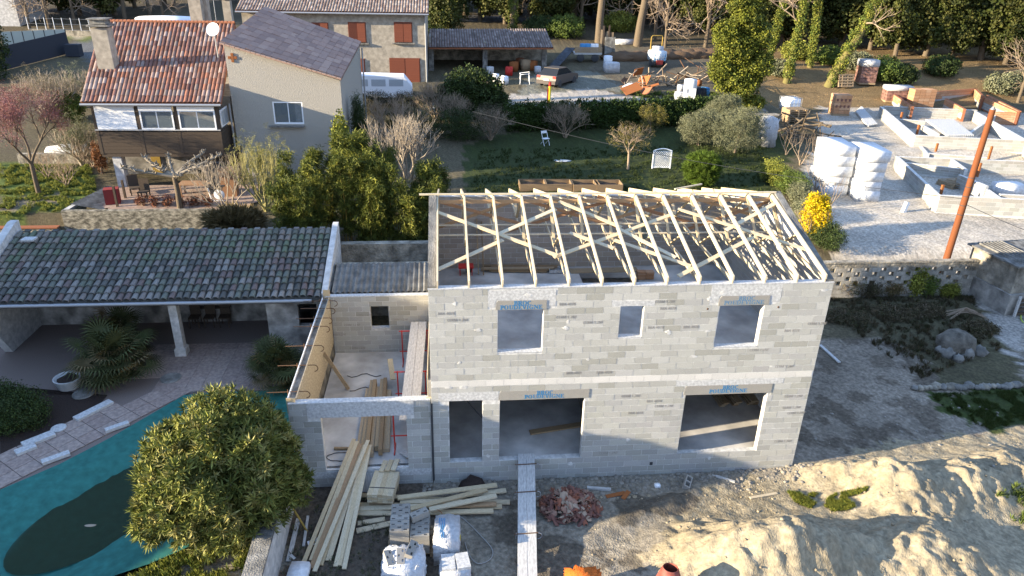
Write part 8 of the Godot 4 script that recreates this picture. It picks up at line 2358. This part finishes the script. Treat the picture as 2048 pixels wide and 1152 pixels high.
const DRY = [Color(0.10, 0.08, 0.045), Color(0.13, 0.10, 0.06), Color(0.065, 0.065, 0.03), Color(0.08, 0.065, 0.04)]
const OAKS = [Vector2(32.47, -59.62), Vector2(36.12, -60.53), Vector2(39.87, -62.70), Vector2(42.98, -60.90), Vector2(45.41, -59.12), Vector2(46.68, -56.46), Vector2(50.04, -56.62), Vector2(52.56, -55.85), Vector2(55.05, -55.10), Vector2(56.62, -53.48), Vector2(58.13, -51.92), Vector2(60.32, -51.31), Vector2(37.95, -68.48), Vector2(41.64, -69.31), Vector2(45.15, -68.97), Vector2(48.37, -68.04), Vector2(51.37, -65.74), Vector2(54.30, -64.58), Vector2(57.18, -63.44), Vector2(60.62, -62.35), Vector2(64.01, -61.29), Vector2(67.34, -60.23), Vector2(34.79, -68.84), Vector2(30.55, -66.87), Vector2(27.01, -69.74), Vector2(20.60, -70.15), Vector2(0.64, -62.62), Vector2(0.11, -72.17), Vector2(12.40, -67.85), Vector2(3.10, -75.56), Vector2(-18.16, -90.88), Vector2(-36.64, -69.82), Vector2(-35.97, -72.23), Vector2(-39.57, -71.92), Vector2(-25.74, -81.32), Vector2(48.11, -79.40), Vector2(55.72, -78.29), Vector2(62.21, -75.43), Vector2(68.44, -72.69), Vector2(75.67, -71.65), Vector2(40.42, -80.46), Vector2(32.17, -79.79), Vector2(18.58, -76.88), Vector2(25.87, -80.90), Vector2(11.59, -81.34), Vector2(6.52, -82.54), Vector2(43.15, -77.26), Vector2(50.59, -76.18), Vector2(57.02, -73.43), Vector2(62.80, -70.16), Vector2(68.71, -67.65), Vector2(-32.75, -79.00), Vector2(-35.51, -77.03), Vector2(-42.89, -74.72), Vector2(-44.62, -71.49), Vector2(-47.82, -72.72), Vector2(33.91, -73.27), Vector2(7.53, -70.35), Vector2(15.94, -72.19), Vector2(26.68, -71.79), Vector2(22.81, -73.34), Vector2(12.58, -73.79), Vector2(29.94, -74.54), Vector2(25.98, -76.17), Vector2(20.10, -75.04), Vector2(15.42, -76.61), Vector2(9.80, -76.13), Vector2(4.74, -71.93), Vector2(30.66, -70.88), Vector2(36.33, -78.40), Vector2(30.43, -80.63), Vector2(19.33, -81.01), Vector2(-3.56, -78.32), Vector2(-7.41, -81.33)]
const BARES = [Vector2(-40.97, -63.63), Vector2(-39.65, -64.98), Vector2(-43.53, -66.00), Vector2(-33.91, -69.47), Vector2(-32.32, -72.54), Vector2(-38.02, -66.94), Vector2(21.56, -67.93), Vector2(23.11, -62.73), Vector2(16.00, -68.95), Vector2(10.37, -69.98), Vector2(23.22, -59.13), Vector2(27.54, -59.36), Vector2(-31.12, -77.45), Vector2(51.57, -44.24), Vector2(29.30, -68.46), Vector2(4.84, -74.10), Vector2(22.43, -77.21), Vector2(16.31, -78.38), Vector2(-29.39, -68.41)]

func scatter() -> void:
	# stones, clods and grass: too many to count
	var kinds := [rock_mesh(301, 0.05, 0.5), rock_mesh(302, 0.05, 0.45)]
	for s in 2:
		var pl := []
		var cl := []
		for k in 1500:
			var x: float
			var z: float
			if k % 2 == 0:
				x = rng.randf_range(-0.3, 11.6)
				z = absf(rng.randfn()) * 0.45 + 0.02
			else:
				x = rng.randf_range(4.0, 20.0)
				z = rng.randf_range(-3.5, 6.5)
				if x < 11.3 and z < 0.05: continue
			var q := pow(rng.randf(), 3.5) * 1.4 + 0.22
			if z > 1.2: q *= 0.7
			pl.append(Transform3D(spin().scaled(Vector3(q, q * 0.7, q)), ground(x, z, -0.008 * q)))
			var t := rng.randf_range(0.7, 1.15)
			cl.append(Color(0.37 * t, 0.33 * t, 0.27 * t) if z < 0.9 else Color(0.46 * t, 0.375 * t, 0.25 * t))
		tag(crowd("rubble", self, kinds[s], M.stones, pl, cl), "loose grey rubble and clods along the facade and on the earth mounds", "rubble", "", "stuff")
	var pl := []
	var cl := []
	for zone in [[[Vector2(10.43, 1.10), Vector2(12.52, 1.60), Vector2(12.17, 2.09), Vector2(10.95, 2.06), Vector2(10.46, 1.54)], 1500, 0.6, GREEN + LIME], [[Vector2(17.98, -3.67), Vector2(21.70, -3.73), Vector2(26, 0.2), Vector2(20.13, -1.72), Vector2(18.78, -1.45), Vector2(17.95, -2.48)], 2600, 0.7, [Color(0.05, 0.075, 0.02), Color(0.07, 0.09, 0.025)]], [[Vector2(-25.19, -26.14), Vector2(-20.20, -26.11), Vector2(-17.67, -21.02), Vector2(-19.25, -19.49), Vector2(-21.85, -19.17)], 5000, 0.75, GREEN + LIME], [[Vector2(1.53, -21.04), Vector2(2.71, -28.60), Vector2(22.05, -29.54), Vector2(19.41, -21.47)], 4200, 0.8, [Color(0.045, 0.065, 0.02), Color(0.06, 0.08, 0.025)]], [[Vector2(-7.13, 2.81), Vector2(-6.08, 2.19), Vector2(-5.16, 1.80), Vector2(-4.4, 1.0), Vector2(-4.4, 5.0), Vector2(-9.0, 5.0)], 2000, 1.0, GREEN + LIME], [[Vector2(17.65, -11.53), Vector2(25.18, -11.75), Vector2(22.94, -6.68), Vector2(18.22, -4.67), Vector2(17.58, -9.09)], 1500, 1.1, DRY], [[Vector2(-3.8, 0.3), Vector2(-0.6, 0.6), Vector2(-0.4, 4), Vector2(-3.8, 4)], 350, 0.8, OLIVE], [[Vector2(16.21, 2.00), Vector2(17.63, 1.36), Vector2(20, 6), Vector2(16.5, 6)], 900, 1.0, GREEN], [[Vector2(14.81, -42.20), Vector2(22.46, -42.37), Vector2(24.55, -38.85), Vector2(17.71, -39.01)], 900, 1.2, GREEN]]:
		var poly := PackedVector2Array(zone[0])
		var r := Rect2(poly[0], Vector2.ZERO)
		for p in poly: r = r.expand(p)
		var tries := 0
		var made := 0
		while made < zone[1] and tries < 40000:
			tries += 1
			var p := Vector2(rng.randf_range(r.position.x, r.end.x), rng.randf_range(r.position.y, r.end.y))
			if not Geometry2D.is_point_in_polygon(p, poly): continue
			if rough_noise.get_noise_2d(p.x * 3.0, p.y * 3.0) + 0.5 * fine_noise.get_noise_2d(p.x, p.y) < -0.05: continue
			made += 1
			var s: float = zone[2] * rng.randf_range(0.6, 1.3)
			pl.append(Transform3D(Basis(Vector3.UP, rng.randf() * TAU).scaled(Vector3.ONE * s), ground(p.x, p.y, 0.0)))
			var c: Color = zone[3][rng.randi() % zone[3].size()]
			cl.append(c)
	tag(crowd("grass", self, clump("grass"), M.leaves, pl, cl), "short grass tufts on the lawns and banks", "grass", "", "stuff")
	pl = []
	cl = []
	for k in 1800:
		var p := Vector2(rng.randf_range(24, 62), rng.randf_range(-62, -38))
		pl.append(Transform3D(spin().scaled(Vector3.ONE * rng.randf_range(0.8, 1.6)), ground(p.x, p.y, 0.03)))
		cl.append(pick([Color(0.26, 0.16, 0.07), Color(0.19, 0.115, 0.05), Color(0.32, 0.22, 0.11)]))
	tag(crowd("fallen_leaves", self, clump("bud"), M["dry leaves"], pl, cl), "brown fallen leaves on the ground of the wood", "leaves", "", "stuff")
